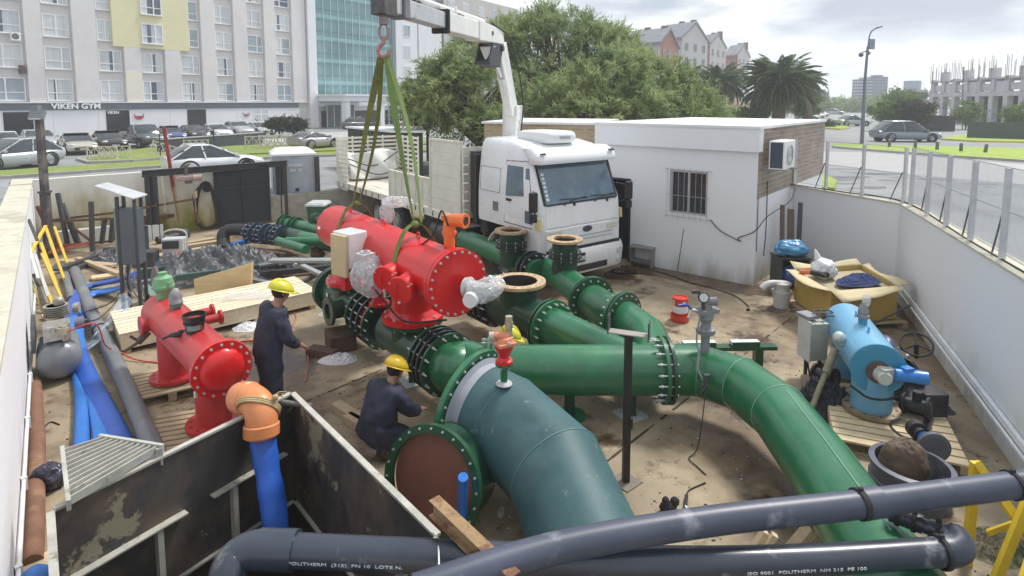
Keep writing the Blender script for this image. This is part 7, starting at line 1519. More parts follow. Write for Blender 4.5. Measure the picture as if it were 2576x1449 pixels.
# yellow crate on a pallet
yc=thing('cardboard_crate','large ochre cardboard crate with folded flaps against the right wall','crate',tuple(G(2110,830)),world=True)
c0,c1,c2_,c3=V((5.62,11.25,0)),V((5.62,9.95,0)),V((7.0,10.25,0)),V((7.15,11.6,0));och=mat('card_ochre',(.48,.33,.08),r=.75,v=.08,s=1.5,c2=(.40,.27,.07),s2=1,t=.55);chi=mat('card_top',(.58,.49,.30),r=.8,v=.08,s=2)
b=B();q4=[c0,c1,c2_,c3];cen=sum(q4,V())/4
for i in range(4):
    a,c=q4[i],q4[(i+1)%4];ai,ci_=a.lerp(cen,.02),c.lerp(cen,.02);b.hexa([a+V((0,0,.16)),c+V((0,0,.16)),ci_+V((0,0,.16)),ai+V((0,0,.16)),a+V((0,0,.76)),c+V((0,0,.76)),ci_+V((0,0,.76)),ai+V((0,0,.76))])
b.done('body',och,yc)
b=B();b.prism([p.lerp(cen,.03)+V((0,0,.66))for p in q4],(0,0,.02));b.done('inner_lid',mat('card_inner',(.42,.36,.24),r=.8,v=.1),yc)
for i,(o_,dz)in enumerate((((-.28,-.05),.02),((.05,-.3),-.1),((.3,.1),.0),((0,.25),.1))):
    a,c=q4[i],q4[(i+1)%4];e_=V((o_[0],o_[1],dz));n_=8
    b=B();b.grid(lambda u,v_:a.lerp(c,u)+V((0,0,.765))+e_*v_*(.75+.3*math.sin(4*u+i))+V((0,0,.03*math.sin(7*u)*v_)),n_,3);b.done('flap',chi,yc,sol=.012)
pallet(6.35,10.75,.1,'grey pallet under the ochre cardboard crate',1.5,1.35,n=9)
bpy.data.objects # contents of the crate
wrap(V((6.05,11.0,.86)),.24,(.9,.8,.8),41,None,m=mat('bag_white',(.72,.73,.74),r=.5,v=.06),name='white_bag',lump=.2);tag(bpy.data.objects['white_bag'],'crumpled white plastic bag lying on the ochre crate','bag')
b=B();b.lathe((5.98,11.05,1.0),(-.3,.2,1),[(.08,0),(.05,.12),(.03,.2),(.001,.26)],10);b.done('bag_tip',MATS['bag_white'],bpy.data.objects['white_bag'])
heap('folded_jacket',6.45,10.55,.48,.27,.22,mat('jacket_navy',(.015,.03,.13),r=.8,v=.4,s=8),'dark navy jacket thrown on the ochre crate','jacket',44,.35,z0=.75,fold=.35,nu=40)
b=B();b.tube([(5.55,10.95,.82),(5.72,10.87,.84)],.045,10);o=solo(b,'angle_grinder',mat('tool_orange',(.68,.14,.05),r=.4),'orange and black power tool lying on the crate flap','power tool');b=B();b.tube([(5.72,10.87,.84),(5.95,10.75,.82)],.05,10);b.box((5.95,10.78,.82),(.12,.12,.08));b.tube([(5.85,10.8,.84),(5.9,10.6,.83)],.025,8);b.done('tool_head',blk,o)
# blue vessel
bf0=G(2190,1032,.16);bdv=V((.29,.957,0)).normalized();bn_=V((-bdv.y,bdv.x,0));ZB,RB=.80,.30
lbl=mat('vessel_blue',(.16,.40,.60),r=.38,v=.07,s=2,coat=.2);mbl=mat('vessel_blue_cover',(.06,.29,.46),r=.38,v=.08,s=2,coat=.2)
def K(s,z=ZB,o=0.0):q=V((bf0.x,bf0.y,0))+bdv*s+bn_*o;return V((q.x,q.y,z))
bv=thing('blue_filter_vessel','pale blue filter vessel with a blue motor standing on the right pallet','filter vessel',tuple(K(.4,0)),world=True)
b=B();b.cyl(K(-.16),K(1.38),RB,n=48,cap=False);b.lathe(K(1.38),bdv,[(RB,0),(.28,.05),(.2,.1),(.001,.13)],40,smp=True);b.done('shell',lbl,bv)
b=B();b.lathe(K(-.17),-bdv,[(RB,-.02),(.315,0),(.315,.03),(.29,.035)],44);b.lathe(K(-.17),-bdv,[(.29,.035),(.001,.04)],44);ecv=b.done('end_cover',mbl,bv)
b=B();b.cyl(K(0,.2),K(0,ZB),.235,n=36);b.done('nozzle',lbl,bv);ring(bv,K(0,.20),(0,0,1),.2,.33,.045,mat('flange_bare',(.32,.25,.18),r=.5,m=.5,v=.35,s=8),holes=10,hm=blk)
b=B();b.cyl(K(1.2,.1),K(1.2,ZB),.22,n=30);b.done('nozzle',lbl,bv)
b=B();b.lathe(K(-.215,ZB-.03),-bdv,[(.14,0),(.14,.02),(.001,.02)],28);b.done('gland',mat('gland_dark',(.12,.08,.07),r=.6,v=.4,s=10),bv)
b=B();b.lathe(K(-.235,ZB-.05,-.03),-bdv,[(.001,.14),(.07,.14),(.085,.12),(.085,.03),(.1,0)],24);b.box(K(-.28,ZB-.0,-.06),(.16,.12,.12),rz=.2);b.done('gearbox',mat('gear_pale',(.55,.56,.52),r=.4,v=.1),bv)
b=B();b.cyl(K(-.30,ZB+.0,-.14),K(-.26,ZB-.02,-.44),.075,n=18);b.lathe(K(-.26,ZB-.02,-.44),-bn_,[(.08,-.06),(.08,.06),(.001,.07)],18);b.box(K(-.27,ZB+.07,-.28),(.12,.1,.05),rz=.2);b.done('motor',mat('motor_blue',(.03,.22,.62),r=.35,v=.1,coat=.3),bv)
b=B();b.lathe(K(.55,ZB+RB-.02),(0,0,1),[(.055,0),(.055,.09)],18);b.done('valve_base',mbl,bv);b=B();b.lathe(K(.55,ZB+RB+.07),(0,0,1),[(.06,0),(.075,.02),(.075,.05),(.06,.055),(.065,.1),(.05,.17),(.03,.2),(.02,.24),(.001,.25)],20);b.done('bulb_valve',MATS['bulb_grey'],bv)
wrap(K(.55,ZB+RB+.33,-.03),.06,(.8,.8,1.2),50,bv,n=12)
b=B()
for s_ in(.25,.85):b.prism([K(s_-.04,ZB+RB-.01),K(s_+.04,ZB+RB-.01),K(s_+.03,ZB+RB+.07),K(s_-.03,ZB+RB+.07)],bn_*.012)
b.done('lifting_lug',lbl,bv)
p_=K(.3,ZB+.12,.33);b=B();b.cyl(K(.3,ZB+.05,.2),p_,.06,n=14);b.ball(p_+V((0,0,.04)),.085,n=12);b.done('instrument',mat('instr_pale',(.5,.56,.56),r=.4,m=.3,v=.3,s=12),bv)
b=B();a_,c_=K(.35,ZB-.02,.36),K(-.15,.12,.72);b.tube([a_,a_.lerp(c_,.4)],.05,10);b.tube([a_.lerp(c_,.4),c_],.035,10);solo(b,'jack_handle',mat('handle_olive',(.22,.2,.13),r=.6,v=.35,s=6),'olive pole leaning from the blue vessel to the floor','pole')
b=B();b.tube(bez([K(-.2,.55,.3),K(-.28,.45,.1),K(-.3,.5,-.15),K(-.25,.7,-.35)],14),.014,6);b.done('cable',rub,bv)
cb3=K(1.12,0,.47);cp_=thing('control_panel_box','pale grey control panel box standing left of the blue vessel','control box',tuple(cb3),world=True)
b=B();b.box(cb3+V((0,0,.60)),(.27,.28,.56),rz=.1);bx2=b.done('box',mat('panel_pale',(.47,.48,.42),r=.5,v=.06),cp_,bev=.01);b=B();b.box(cb3+V((-.15,-.02,.61)),(.02,.31,.6),rz=.1);b.done('door',MATS['box_pale'],bx2)
for x in(-.1,.1):b=B();b.boxb(cb3+V((x,0,0)),(.04,.04,.34));b.done('leg',dsteel,cp_)
b=B();c_=cb3+V((.12,-.02,1.0));b.tube([c_+V((.14*math.cos(a),.14*math.sin(a),.01*math.sin(3*a)))for a in[2*math.pi*i/22 for i in range(22)]],.011,6,closed=True);b.tube([c_+V((-.14,0,0)),c_+V((.14,0,0))],.008,5);b.tube([c_+V((0,-.14,0)),c_+V((0,.14,0))],.008,5);b.cyl(c_,c_-V((0,0,.08)),.03,n=8);solo(b,'handwheel',dsteel,'black handwheel on top of the pale control box','handwheel')
b=B();b.box(cb3+V((-.08,.05,.94)),(.2,.24,.05),rz=.3);solo(b,'loose_cover_plate',mat('lid_grey',(.25,.25,.28),r=.6),'grey lid lying on the control panel box','lid')
b=B();b.tube(bez([cb3+V((.19,-.1,.9)),cb3+V((.26,-.14,.6)),cb3+V((.1,-.25,.3)),cb3+V((.05,-.28,.05)),cb3+V((-.1,-.2,.02)),cb3+V((-.15,-.15,.3))],24),.013,6);b.done('cable',rub,cp_)
# black gate valves behind the vessel
vb=thing('gate_valve','black gate valve with a large handwheel between blue vessel and wall','valve',tuple(K(.7,0,-.6)),world=True)
q_=K(.85,.62,-.52);b=B();b.cyl(q_+V((0,0,-.55)),q_,.13,n=20);b.lathe(q_,(0,-.2,1),[(.001,.03),(.15,.03),(.15,0),(.1,0)],26);b.cyl(q_+V((-.2,-.1,-.3)),q_+V((.25,.1,-.3)),.16,n=20);bb_=b.done('body',blk,vb);bolts(bb_,vb,q_+V((0,0,.015)),(0,-.2,1),.12,8,.014,.05)
w_c=q_+V((.28,.02,.12));wn=V((-.35,-.45,.8)).normalized();u_=wn.orthogonal().normalized();v_2=wn.cross(u_);b=B();b.tube([w_c+(u_*math.cos(a)+v_2*math.sin(a))*.19 for a in[2*math.pi*i/28 for i in range(28)]],.016,8,closed=True)
for k in range(3):a=2*math.pi*k/3+.3;b.tube([w_c,w_c+(u_*math.cos(a)+v_2*math.sin(a))*.19],.013,6)
b.cyl(w_c,w_c-wn*.3,.03,n=10);b.done('handwheel',blk,vb)
b=B();b.cyl(K(.35,.3,-.6),K(.05,.22,-.5),.17,n=20);b.cyl(K(.35,.3,-.6),K(.3,.6,-.62),.08,n=14);b.boxb(K(.2,.1,-.7),(.3,.3,.35));solo(b,'pump_body',mat('pump_dark',(.035,.035,.045),r=.5,v=.5,s=6),'dark pump body in the gap between blue vessel and wall','pump',bev=.02)
b=B();b.tube(bez([K(1.1,.5,-.35),K(1.0,.72,-.42),K(.8,.65,-.4),K(.6,.4,-.38)],14),.09,14);solo(b,'navy_hose',mat('hose_navy',(.07,.08,.17),r=.4,v=.2),'thick navy hose curving behind the blue vessel','hose')
heap('cable_bundle',K(.25,0,.5).x,K(.25,0,.5).y,.4,.35,.4,mat('bundle_dark',(.03,.03,.04),r=.6,v=.8,s=14,c2=(.15,.15,.18),s2=10,t=.62),'tangled dark cable bundle under the left side of the blue vessel','cables',61,fold=1.0)
b=B();b.tube([P(2150,838,9.6),P(2290,768,8.9)],.018,6);solo(b,'steel_bar',dsteel,'thin dark bar pointing at the right wall above the blue vessel','bar')
pl_=thing('large_pallet','new yellow pine pallet carrying the blue vessel','pallet',tuple(G(2250,1080)),world=True)
g0,g1,g2,g3=[G(x,y,.13)for x,y in((2070,962),(2100,1108),(2442,1180),(2345,985))]
for i in range(11):
    t0,t1=i/11+.006,(i+1)/11-.012;z=.13
    c=lambda s_,t_,z_:(lambda q:V((q.x,q.y,z_)))(g1.lerp(g2,s_).lerp(g0.lerp(g3,s_),t_));b=B();b.hexa([c(0,t0,z),c(1,t0,z),c(1,t1,z),c(0,t1,z),c(0,t0,z+.025),c(1,t0,z+.025),c(1,t1,z+.025),c(0,t1,z+.025)]);b.done('slat',woodn,pl_)
for s_ in(.03,.5,.97):b=B();b.beam(c(s_,.0,.085),c(s_,1,.085),.1,.085);b.done('bearer',wood,pl_)
for s_ in(.03,.5,.97):
    for t_ in(.05,.5,.95):b=B();b.boxb(c(s_,t_,.0),(.1,.1,.04),.3);b.done('block',wood,pl_)
b=B();q_=G(2040,990);b.prism([q_+V(p)for p in((-.25,-.12,.01),(.3,-.05,.01),(.35,.35,.1),(.0,.3,.12))],(0,0,.012));solo(b,'cardboard_piece',mat('card_brown',(.34,.25,.17),r=.85),'torn brown cardboard piece left of the big pallet','cardboard')
q_=G(2305,1010,.16);heap('black_jacket',q_.x,q_.y,.42,.22,.2,mat('jacket_black',(.03,.03,.035),r=.7,v=.5,s=12,c2=(.14,.14,.17),s2=4,t=.55),'black and grey work jacket dropped on the pallet','jacket',63,-.9,z0=.16,fold=.9)
fm=thing('flow_meter','small dark valve with a blue funnel end lying on the pallet corner','valve',tuple(G(2350,1130,.16)),world=True)
a_,c_=G(2300,1075,.35),G(2372,1150,.36);d_=(c_-a_).normalized();b=B();b.lathe(a_,d_,[(.001,0),(.1,0),(.1,.09),(.06,.1),(.06,.2),(.09,.21)],20);b.done('body',blk,fm);b=B();b.lathe(a_+d_*.2,d_,[(.07,0),(.08,.06),(.14,.18),(.15,.2)],26,smp=True);b.done('funnel',mat('funnel_blue',(.03,.12,.32),r=.3,coat=.4),fm);b=B();b.lathe(a_+d_*.4,d_,[(.13,-.02),(.165,-.02),(.165,.03),(.13,.04),(.001,.04)],26);b.done('flange',mat('flange_grey',(.10,.11,.13),r=.5),fm)
b=B();r_c=G(2275,1085,.2);b.tube(bez([r_c+V((.02,.12,.1)),r_c+V((-.14,.05,.05)),r_c+V((-.12,-.14,.02)),r_c+V((.02,-.2,.02)),r_c+V((.1,-.12,.05))],16),.016,6);b.tube([r_c+V((.02,-.2,.02)),r_c+V((-.22,-.22,.0))],.012,6);b.done('lever',dsteel,fm)
# manhole ring
mh=thing('manhole_ring','wide grey plastic manhole ring with a brown stone inside','manhole ring',tuple(G(2285,1240)),world=True);q_=G(2288,1245)
b=B();b.lathe(q_,(0,0,1),[(.30,.0),(.36,.0),(.36,.12),(.38,.13),(.38,.17),(.36,.18),(.36,.3),(.385,.31),(.385,.35),(.33,.36),(.33,.0)],44);b.done('ring',mat('ring_slate',(.10,.11,.145),r=.45,v=.2,s=3,c2=(.2,.21,.25),s2=2,t=.55),mh)
wrap(q_+V((-.07,.03,.34)),.22,(1.05,.75,1.15),71,None,m=mat('stone_brown',(.13,.09,.065),r=.85,v=.3,s=6),name='brown_stone',lump=.1);tag(bpy.data.objects['brown_stone'],'rounded brown stone lump sitting in the manhole ring','stone')
# yellow barrier frames bottom right
yb_=thing('yellow_frame','yellow steel A frame standing in the bottom right corner','frame',tuple(G(2440,1420)),world=True)
def yt(p,q,w_=.07,Y0=None):b=B();b.beam(p,q,w_,.05,(0,-1,.3));b.done('leg',ylw,yb_)
yp=G(2432,1420);yt(yp,V((yp.x+.02,yp.y+.02,.95)));yt(V((yp.x+.02,yp.y+.02,.95)),G(2640,1420,.3));yt(G(2480,1520,.0),P(2590,1250,4.6));yt(G(2560,1520,.3),P(2620,1330,4.4))
b=B();b.beam(P(2486,1340,4.8),P(2600,1300,4.6),.05,.04);b.done('crossbar',ylw,yb_)
q_=G(2500,1375);heap('debris_pile',q_.x,q_.y,.35,.25,.1,mat('debris_mix',(.20,.17,.12),r=.9,v=.6,s=14,c2=(.08,.11,.05),s2=8,t=.5),'small pile of orange and green debris by the yellow frame','debris',77,fold=1.2)
# fence on the right wall
def fence_(a,c,n,h,label,z0,z1,veil):
    t=thing('mesh_fence',label,'fence',tuple(a),world=True);n_=V((-(c-a).y,(c-a).x,0)).normalized()*.1
    for i in range(n):
        f_=i/(n-1);q=a.lerp(c,f_)+n_;z=z0+(z1-z0)*f_;b=B();b.beam(q+V((0,0,z)),q+V((0,0,z+h)),.055,.055,(1,0,0));b.done('post',mat('fence_post_grey',(.55,.56,.59),r=.7,v=.12),t)
        b=B();b.tube([q+V((-.02,0,z+.02))+(c-a).normalized()*-.28*(1 if i else .3),q+V((0,0,z+h*.55))-(c-a).normalized()*.06],.012,5);b.done('brace',mat('brace_dark',(.14,.13,.13),r=.7),t)
    b=B();q0,q1=a+n_*1.4,c+n_*1.4;b.add([q0+V((0,0,z0+.05)),q1+V((0,0,z1+.05)),q1+V((0,0,z1+h)),q0+V((0,0,z0+h))],[(0,1,2,3)]);b.done('mesh_panel',veil,t)
    b=B()
    for k in(0,.5,1):b.tube([q0+V((0,0,z0+.05+(h-.05)*k)),q1+V((0,0,z1+.05+(h-.05)*k))],.005,4)
    b.done('wire',MATS['rod_grey'],t)
fence_(RW0+V((-.02,0,0)),RW1,4,1.15,'wire mesh fence with grey posts on the short wall by the office',2.0,2.0,mat('mesh_thin',(.66,.68,.72),r=.5,al=.13))
fence_(RW1+(RW2-RW1)*.03,RW1.lerp(RW2,.62),8,1.15,'wire mesh fence with grey posts on top of the long right wall',2.03,2.2,mat('mesh_veil',(.58,.61,.68),r=.5,al=.42))
b=B();b.tube(bez([RW0+V((-.05,0,2.0)),RW0.lerp(RW1,.5)+V((0,0,2.02)),RW1+V((.1,0,2.02)),RW1.lerp(RW2,.3)+V((.1,0,2.1)),RW1.lerp(RW2,.6)+V((.1,0,2.22))],30),.014,5);solo(b,'cable',rub,'black cable running along the top of the right wall','cable')
flush()

# dark valves and fittings crowded between the blue vessel and the wall
def fitting(s_,z,o,r,ln,lb,m_=None,fl=True,tilt=.0):
    c=K(s_,z,o);d=(bn_*-1+bdv*tilt+V((0,0,.12))).normalized();b=B();b.lathe(c,d,[(.001,-ln/2),(r*.6,-ln/2),(r*.6,ln/2),(.001,ln/2)],18);t=b.done('pipe_fitting',m_ or MATS['pump_dark'],label=lb,cat='pipe fitting')
    if fl:
        for k in(-1,1):b=B();b.lathe(c+d*ln*.42*k,d,[(r*.55,-.015),(r,-.015),(r,.015),(r*.55,.015)],22);b.done('flange',blk,t)
    b=B();b.cyl(c,c+V((0,0,r*1.4)),r*.4,n=12);b.done('stem',blk,t)
fitting(.75,.22,-.48,.17,.34,'dark flanged fitting on the floor below the large handwheel',tilt=.5);fitting(-.12,.36,-.46,.13,.3,'small dark flanged fitting beside the foot of the blue vessel',tilt=-.6)
fitting(.42,.58,-.44,.12,.26,'dark fitting stacked on the pump body beside the blue vessel',tilt=.9);fitting(1.1,.18,-.35,.15,.4,'navy flanged pipe piece behind the blue vessel',MATS['hose_navy'],tilt=1.2);fitting(.55,.3,.42,.14,.3,'black flanged fitting in the tangle left of the blue vessel',tilt=-.9)
b=B()
for k in range(9):b.tube(bez([K(.05+.02*k,.2+.03*k,-.42),K(-.1,.26,-.55-.01*k),K(-.25-.02*k,.2,-.5)],8),.008,5)
solo(b,'cable_bundle',rub,'bundle of thin black cables hanging over the pallet edge by the wall','cables')
# ---------------------------------------------------------------- CENTRE ITEMS
# air valve on the teal pipe
av=thing('air_valve','orange and red air release valve on a green stub on the teal bend','valve',tuple(P(1266,950,5.75)),world=True)
a0=P(1268,965,5.68);up=V((0,0,1))
k_=1.0/FPX*5.95
b=B();b.lathe(a0,up,[(.001,0),(.085,0),(.07,.015),(.04,.02),(.035,.03)],20);b.done('saddle',MATS['plate_zinc'],av)
b=B();b.cyl(a0+up*.02,a0+up*.22,.036,n=16);b.lathe(a0+up*.2,up,[(.036,0),(.09,0),(.09,.025),(.036,.025)],24);b.done('stub',gpipe,av)
b=B();b.lathe(a0+up*.226,up,[(.001,0),(.088,0),(.088,.025),(.06,.035),(.05,.06),(.09,.15),(.1,.19),(.001,.19)],26);vb_=b.done('valve_base',red,av);bolts(vb_,av,a0+up*.22,up,.07,5,.012,.09)
b=B();b.box(a0+up*.435,(.2,.2,.035),rz=.5);b.lathe(a0+up*.45,up,[(.09,0),(.08,.04),(.001,.06)],20);b.tube(bez([a0+up*.49+V((.04,.02,0)),a0+up*.51+V((-.04,-.01,0)),a0+up*.51+V((-.11,-.02,0))],8),.04,14);b.done('valve_cap',mat('valve_salmon',(.62,.22,.12),r=.45,v=.2,s=8),av,bev=.005)
for s_ in((-.08,-.05),(.05,-.08),(.08,.05),(-.05,.08)):b=B();b.cyl(a0+up*.44+V((s_[0],s_[1],0)),a0+up*.47+V((s_[0],s_[1],0)),.018,n=6);b.done('bolt',nickel,av)
b=B();q_=a0+up*.51+V((-.15,-.02,0));b.cyl(q_+V((.05,0,0)),q_,.045,n=14);b.done('plug',mat('plug_beige',(.50,.46,.36),r=.6,v=.2),av)
b=B();q_=a0+up*.5+V((.05,.03,0));b.cyl(q_,q_+up*.08,.035,n=14);b.cyl(q_+up*.08,q_+up*.14,.042,n=14);b.cyl(q_+up*.14,q_+up*.2,.036,n=14);b.done('fitting',mat('fitting_clear',(.42,.38,.30),r=.3,m=.3,v=.3,s=20),av)
# pressure gauge assembly on the right bend
pa_=thing('gauge_assembly','grey air valve with blue tap and gauge on the right green bend','valve',tuple(P(1805,935,7.0)),world=True)
g0_=V((2.46,7.13,ZP+RP));vg=mat('valve_grey',(.24,.24,.255),r=.45,v=.15,s=6)
b=B();b.cyl(g0_-up*.03,g0_+up*.24,.055,n=18);b.lathe(g0_+up*.24,up,[(.055,0),(.12,0),(.12,.025),(.06,.025)],24);b.done('stub',vg,pa_)
b=B();b.lathe(g0_+up*.27,up,[(.001,0),(.12,0),(.12,.025),(.07,.03),(.06,.1),(.09,.16),(.09,.24),(.001,.24)],24);b.box(g0_+up*.52,(.26,.18,.03),rz=.3);b.box(g0_+up*.545+V((.02,0,0)),(.24,.17,.025),rz=.3);b.cyl(g0_+up*.62+V((-.06,.03,0)),g0_+up*.66+V((.13,-.02,0)),.055,n=18);b.cyl(g0_+up*.55,g0_+up*.62,.07,n=16);o=b.done('valve_body',vg,pa_);bolts(o,pa_,g0_+up*.27,up,.1,6,.013,.08)
b=B();c_=g0_+up*.72+V((-.06,-.06,0));b.lathe(c_,(-.2,-1,.25),[(.001,.03),(.055,.03),(.065,.04),(.07,.03),(.07,-.02),(.001,-.02)],24);b.cyl(c_,c_-up*.15,.02,n=8);b.box(c_+V((-.1,0,.07)),(.1,.03,.04),rz=.2);b.done('gauge',mat('gauge_dark',(.06,.06,.065),r=.25),pa_)
b=B();b.lathe(c_,(-.2,-1,.25),[(.001,.034),(.052,.034)],20);b.done('gauge_face',mat('gauge_face',(.6,.62,.62),r=.3),pa_)
b=B();b.tube([g0_+up*.5,g0_+up*.55+V((-.2,-.03,0))],.018,8);b.tube([g0_+up*.55+V((-.2,-.03,0)),g0_+up*.45+V((-.24,-.05,0))],.016,8);b.done('side_pipe',nickel,pa_);b=B();b.tube(bez([g0_+up*.56+V((-.2,-.03,0)),g0_+up*.62+V((-.27,-.05,0)),g0_+up*.62+V((-.38,-.08,0))],6),.017,6);b.done('tap_handle',mat('tap_blue',(.04,.09,.42),r=.4),pa_)
b=B();b.tube(bez([g0_+up*.5+V((-.1,-.08,0)),g0_+up*.2+V((-.15,-.12,0)),g0_+V((-.14,-.2,.05)),g0_+V((-.18,-.3,-.1)),g0_+V((-.13,-.36,-.22))],20),.012,6);b.done('impulse_tube',vg,pa_)
b=B();q_=g0_+V((-.1,-.37,-.18));b.box(q_,(.07,.05,.09));b.ball(q_+V((-.04,0,-.09)),.03,n=8);b.tube(bez([q_,q_+V((-.03,-.05,-.1)),q_+V((-.08,-.02,-.2))],8),.012,5);b.done('transmitter',mat('trans_dark',(.06,.07,.07),r=.4,v=.5,s=20),pa_)
b=B();b.tube(bez([g0_+V((-.11,-.4,-.28))]+[G(*p)for p in((1765,1070,.3),(1753,1132,.05),(1733,1152,.02),(1752,1172,.012),(1776,1194,.012))],24),.007,5);solo(b,'cable',rub,'thin black cable hanging from the right green bend to the floor','cable')
b=B();b.tube(bez([G(*p)for p in((1775,1214,.01),(1735,1232,.01),(1727,1246,.02))],8),.008,5);b.tube([G(1727,1246,.03),G(1724,1272,.03)],.018,8);o=solo(b,'cable_end',rub,'loose cable end with a dark sleeve on the floor','cable');b=B();b.tube(bez([G(*p)for p in((1724,1272,.03),(1735,1292,.02),(1755,1302,.01),(1800,1330,.01))],10),.012,5);b.done('white_sheath',MATS['white_pvc'],o)
# black post with a forked head plate
bpst=thing('black_stand_post','slim black post on the floor carrying a forked grey plate','post',tuple(G(1575,1215)),world=True);q_=G(1574,1212)
b=B();b.boxb(q_,(.07,.07,1.66),.1);b.boxb(q_+V((.04,-.03,.62)),(.03,.03,.12));b.done('post',mat('post_black',(.018,.018,.02),r=.5,v=.3),bpst)
b=B();b.boxb(q_,(.26,.26,.012),.7);b.done('base_plate',mat('base_dirty',(.20,.17,.14),r=.8,v=.2),bpst)
b=B();c_=q_+up*1.665;b.box(c_+V((.0,.0,.0)),(.42,.12,.012),rz=-.35);pl_c=b.done('head_plate',mat('plate_tan',(.30,.28,.25),r=.6),bpst)
for s_,z_ in((-1,.08),(1,.05)):b=B();b.box(c_+Matrix.Rotation(-.35,3,'Z')@V((s_*.21,0,z_)),(.012,.12,.2),rz=-.35);b.done('fork',mat('fork_slate',(.045,.055,.065),r=.5),bpst)
# green trestle with trays
gs=thing('green_trestle','dark green steel trestle with two narrow trays on its beam','trestle',tuple(G(1830,990)),world=True);ga_,gb_=G(1712,876,.62),G(1950,872,.62)
b=B();b.beam(ga_,gb_,.14,.05);b.done('beam',gflan,gs)
for f_ in(.12,.82):q_=ga_.lerp(gb_,f_);b=B();b.beam((q_.x,q_.y,0),(q_.x,q_.y,.59),.11,.11,(1,0,0));b.done('leg',gflan,gs);b=B();b.boxb((q_.x,q_.y,0),(.24,.24,.012));b.done('base_plate',gflan,gs)
for f0,f1 in((.02,.36),(.53,.82)):
    b=B();p_,q_=ga_.lerp(gb_,f0)+up*.06,ga_.lerp(gb_,f1)+up*.06;n_=V((0,.055,0));b.beam(p_-n_,q_-n_,.01,.07);b.beam(p_+n_,q_+n_,.01,.07);b.done('tray',gflan,gs);b=B();b.beam(p_+up*.01,q_+up*.01,.1,.05);b.done('tray_filling',mat('strip_pale',(.62,.66,.64),r=.6,v=.3,s=20),gs)
b=B();q_=G(1680,1287);b.ball(q_+V((0,0,.05)),.07,(1.3,.8,.8),12);b.ball(q_+V((.07,.01,.1)),.045,(1.1,.9,1.1),10);b.ball(q_+V((-.03,-.02,.12)),.05,(.8,.8,1.1),10);solo(b,'rubber_boot',rub,'small black rubber boot lying on the floor','boot')
b=B();q_=G(1258,1298);b.lathe(q_,(.2,-.3,1),[(.03,0),(.04,.03),(.035,.09),(.03,.09)],14);solo(b,'plastic_cup',film,'crushed clear plastic cup under the teal bend','cup')

# ---------------------------------------------------------------- STEEL PIT
def steelm(name):
    M_=mat(name,(.050,.046,.046),r=.66,v=.55,s=1.6,c2=(.125,.095,.075),s2=1.3,t=.48,w2=.14,rv=.12,st=(1,1,.7))
    N,L=M_.node_tree.nodes,M_.node_tree.links;p=N['Principled BSDF'];src=p.inputs['Base Color'].links[0].from_socket
    n=N.new('ShaderNodeTexNoise');n.inputs['Scale'].default_value=1.7;n.inputs['Detail'].default_value=8;n.inputs['Roughness'].default_value=.7;L.new(N['Texture Coordinate'].outputs['Object'],n.inputs[0])
    k=N.new('ShaderNodeValToRGB');L.new(n.outputs[0],k.inputs[0]);k.color_ramp.elements[0].position=.575;k.color_ramp.elements[1].position=.60
    mm=N.new('ShaderNodeMix');mm.data_type='RGBA';L.new(k.outputs[0],mm.inputs[0]);L.new(src,mm.inputs[6]);mm.inputs[7].default_value=(.27,.245,.17,1);L.new(mm.outputs[2],p.inputs['Base Color']);return M_
stl=steelm('pit_steel');edg=mat('edge_worn',(.42,.41,.36),r=.6,v=.2,s=5,c2=(.2,.17,.13),s2=6,t=.6)
pit_=thing('steel_pit_box','open black steel pit box with worn pale edges in the foreground','pit box',tuple(V((-2,4.2,0))),world=True)
ZR,ZB_=.9,-.3
cq_=[PBA,PBB,PBC,PBD];cc_=sum([V(p)for p in cq_],V())/4
def side_(i,j,nm='panel'):
    a,c=cq_[i],cq_[j];n_=V((-(c-a).y,(c-a).x,0)).normalized();n_=n_ if n_.dot(cc_-a)>0 else-n_
    b=B();o_=n_*.012;b.hexa([a+up*ZB_+o_,c+up*ZB_+o_,c+up*ZB_+n_*.024,a+up*ZB_+n_*.024,a+up*ZR+o_,c+up*ZR+o_,c+up*ZR+n_*.024,a+up*ZR+n_*.024]);b.done(nm,stl,pit_)
    b=B();d_=(c-a).normalized();b.beam(a+up*(ZR+.012)+n_*.01+d_*.03,c+up*(ZR+.012)+n_*.01-d_*.03,.055,.022);b.done('rim',edg,pit_)
    b=B();b.beam(a+up*(ZB_-.012)+n_*.035,c+up*(ZB_-.012)+n_*.035,.05,.02);b.done('lower_edge',edg,pit_);return a,c,n_
a,c,n_=side_(0,1);L_ab=(c-a).length
for f0,f1 in((.04,.45),(.56,.93)):b=B();b.beam(a.lerp(c,f0)+up*.30+n_*.06,a.lerp(c,f1)+up*.30+n_*.06,.08,.015);b.done('stiffener',edg,pit_)
for f_ in(.34,.66):q_=a.lerp(c,f_)+n_*.05;b=B();b.beam(q_+up*.29,q_+up*(ZB_+.0),.05,.08,n_);b.done('rib',edg,pit_)
side_(1,2);side_(2,3);side_(3,0)
b=B();b.tube([G(695,1010,.87),G(785,1022,.87)],.03,8);b.done('corner_brace',mat('brace_slate',(.13,.135,.14),r=.5),pit_)
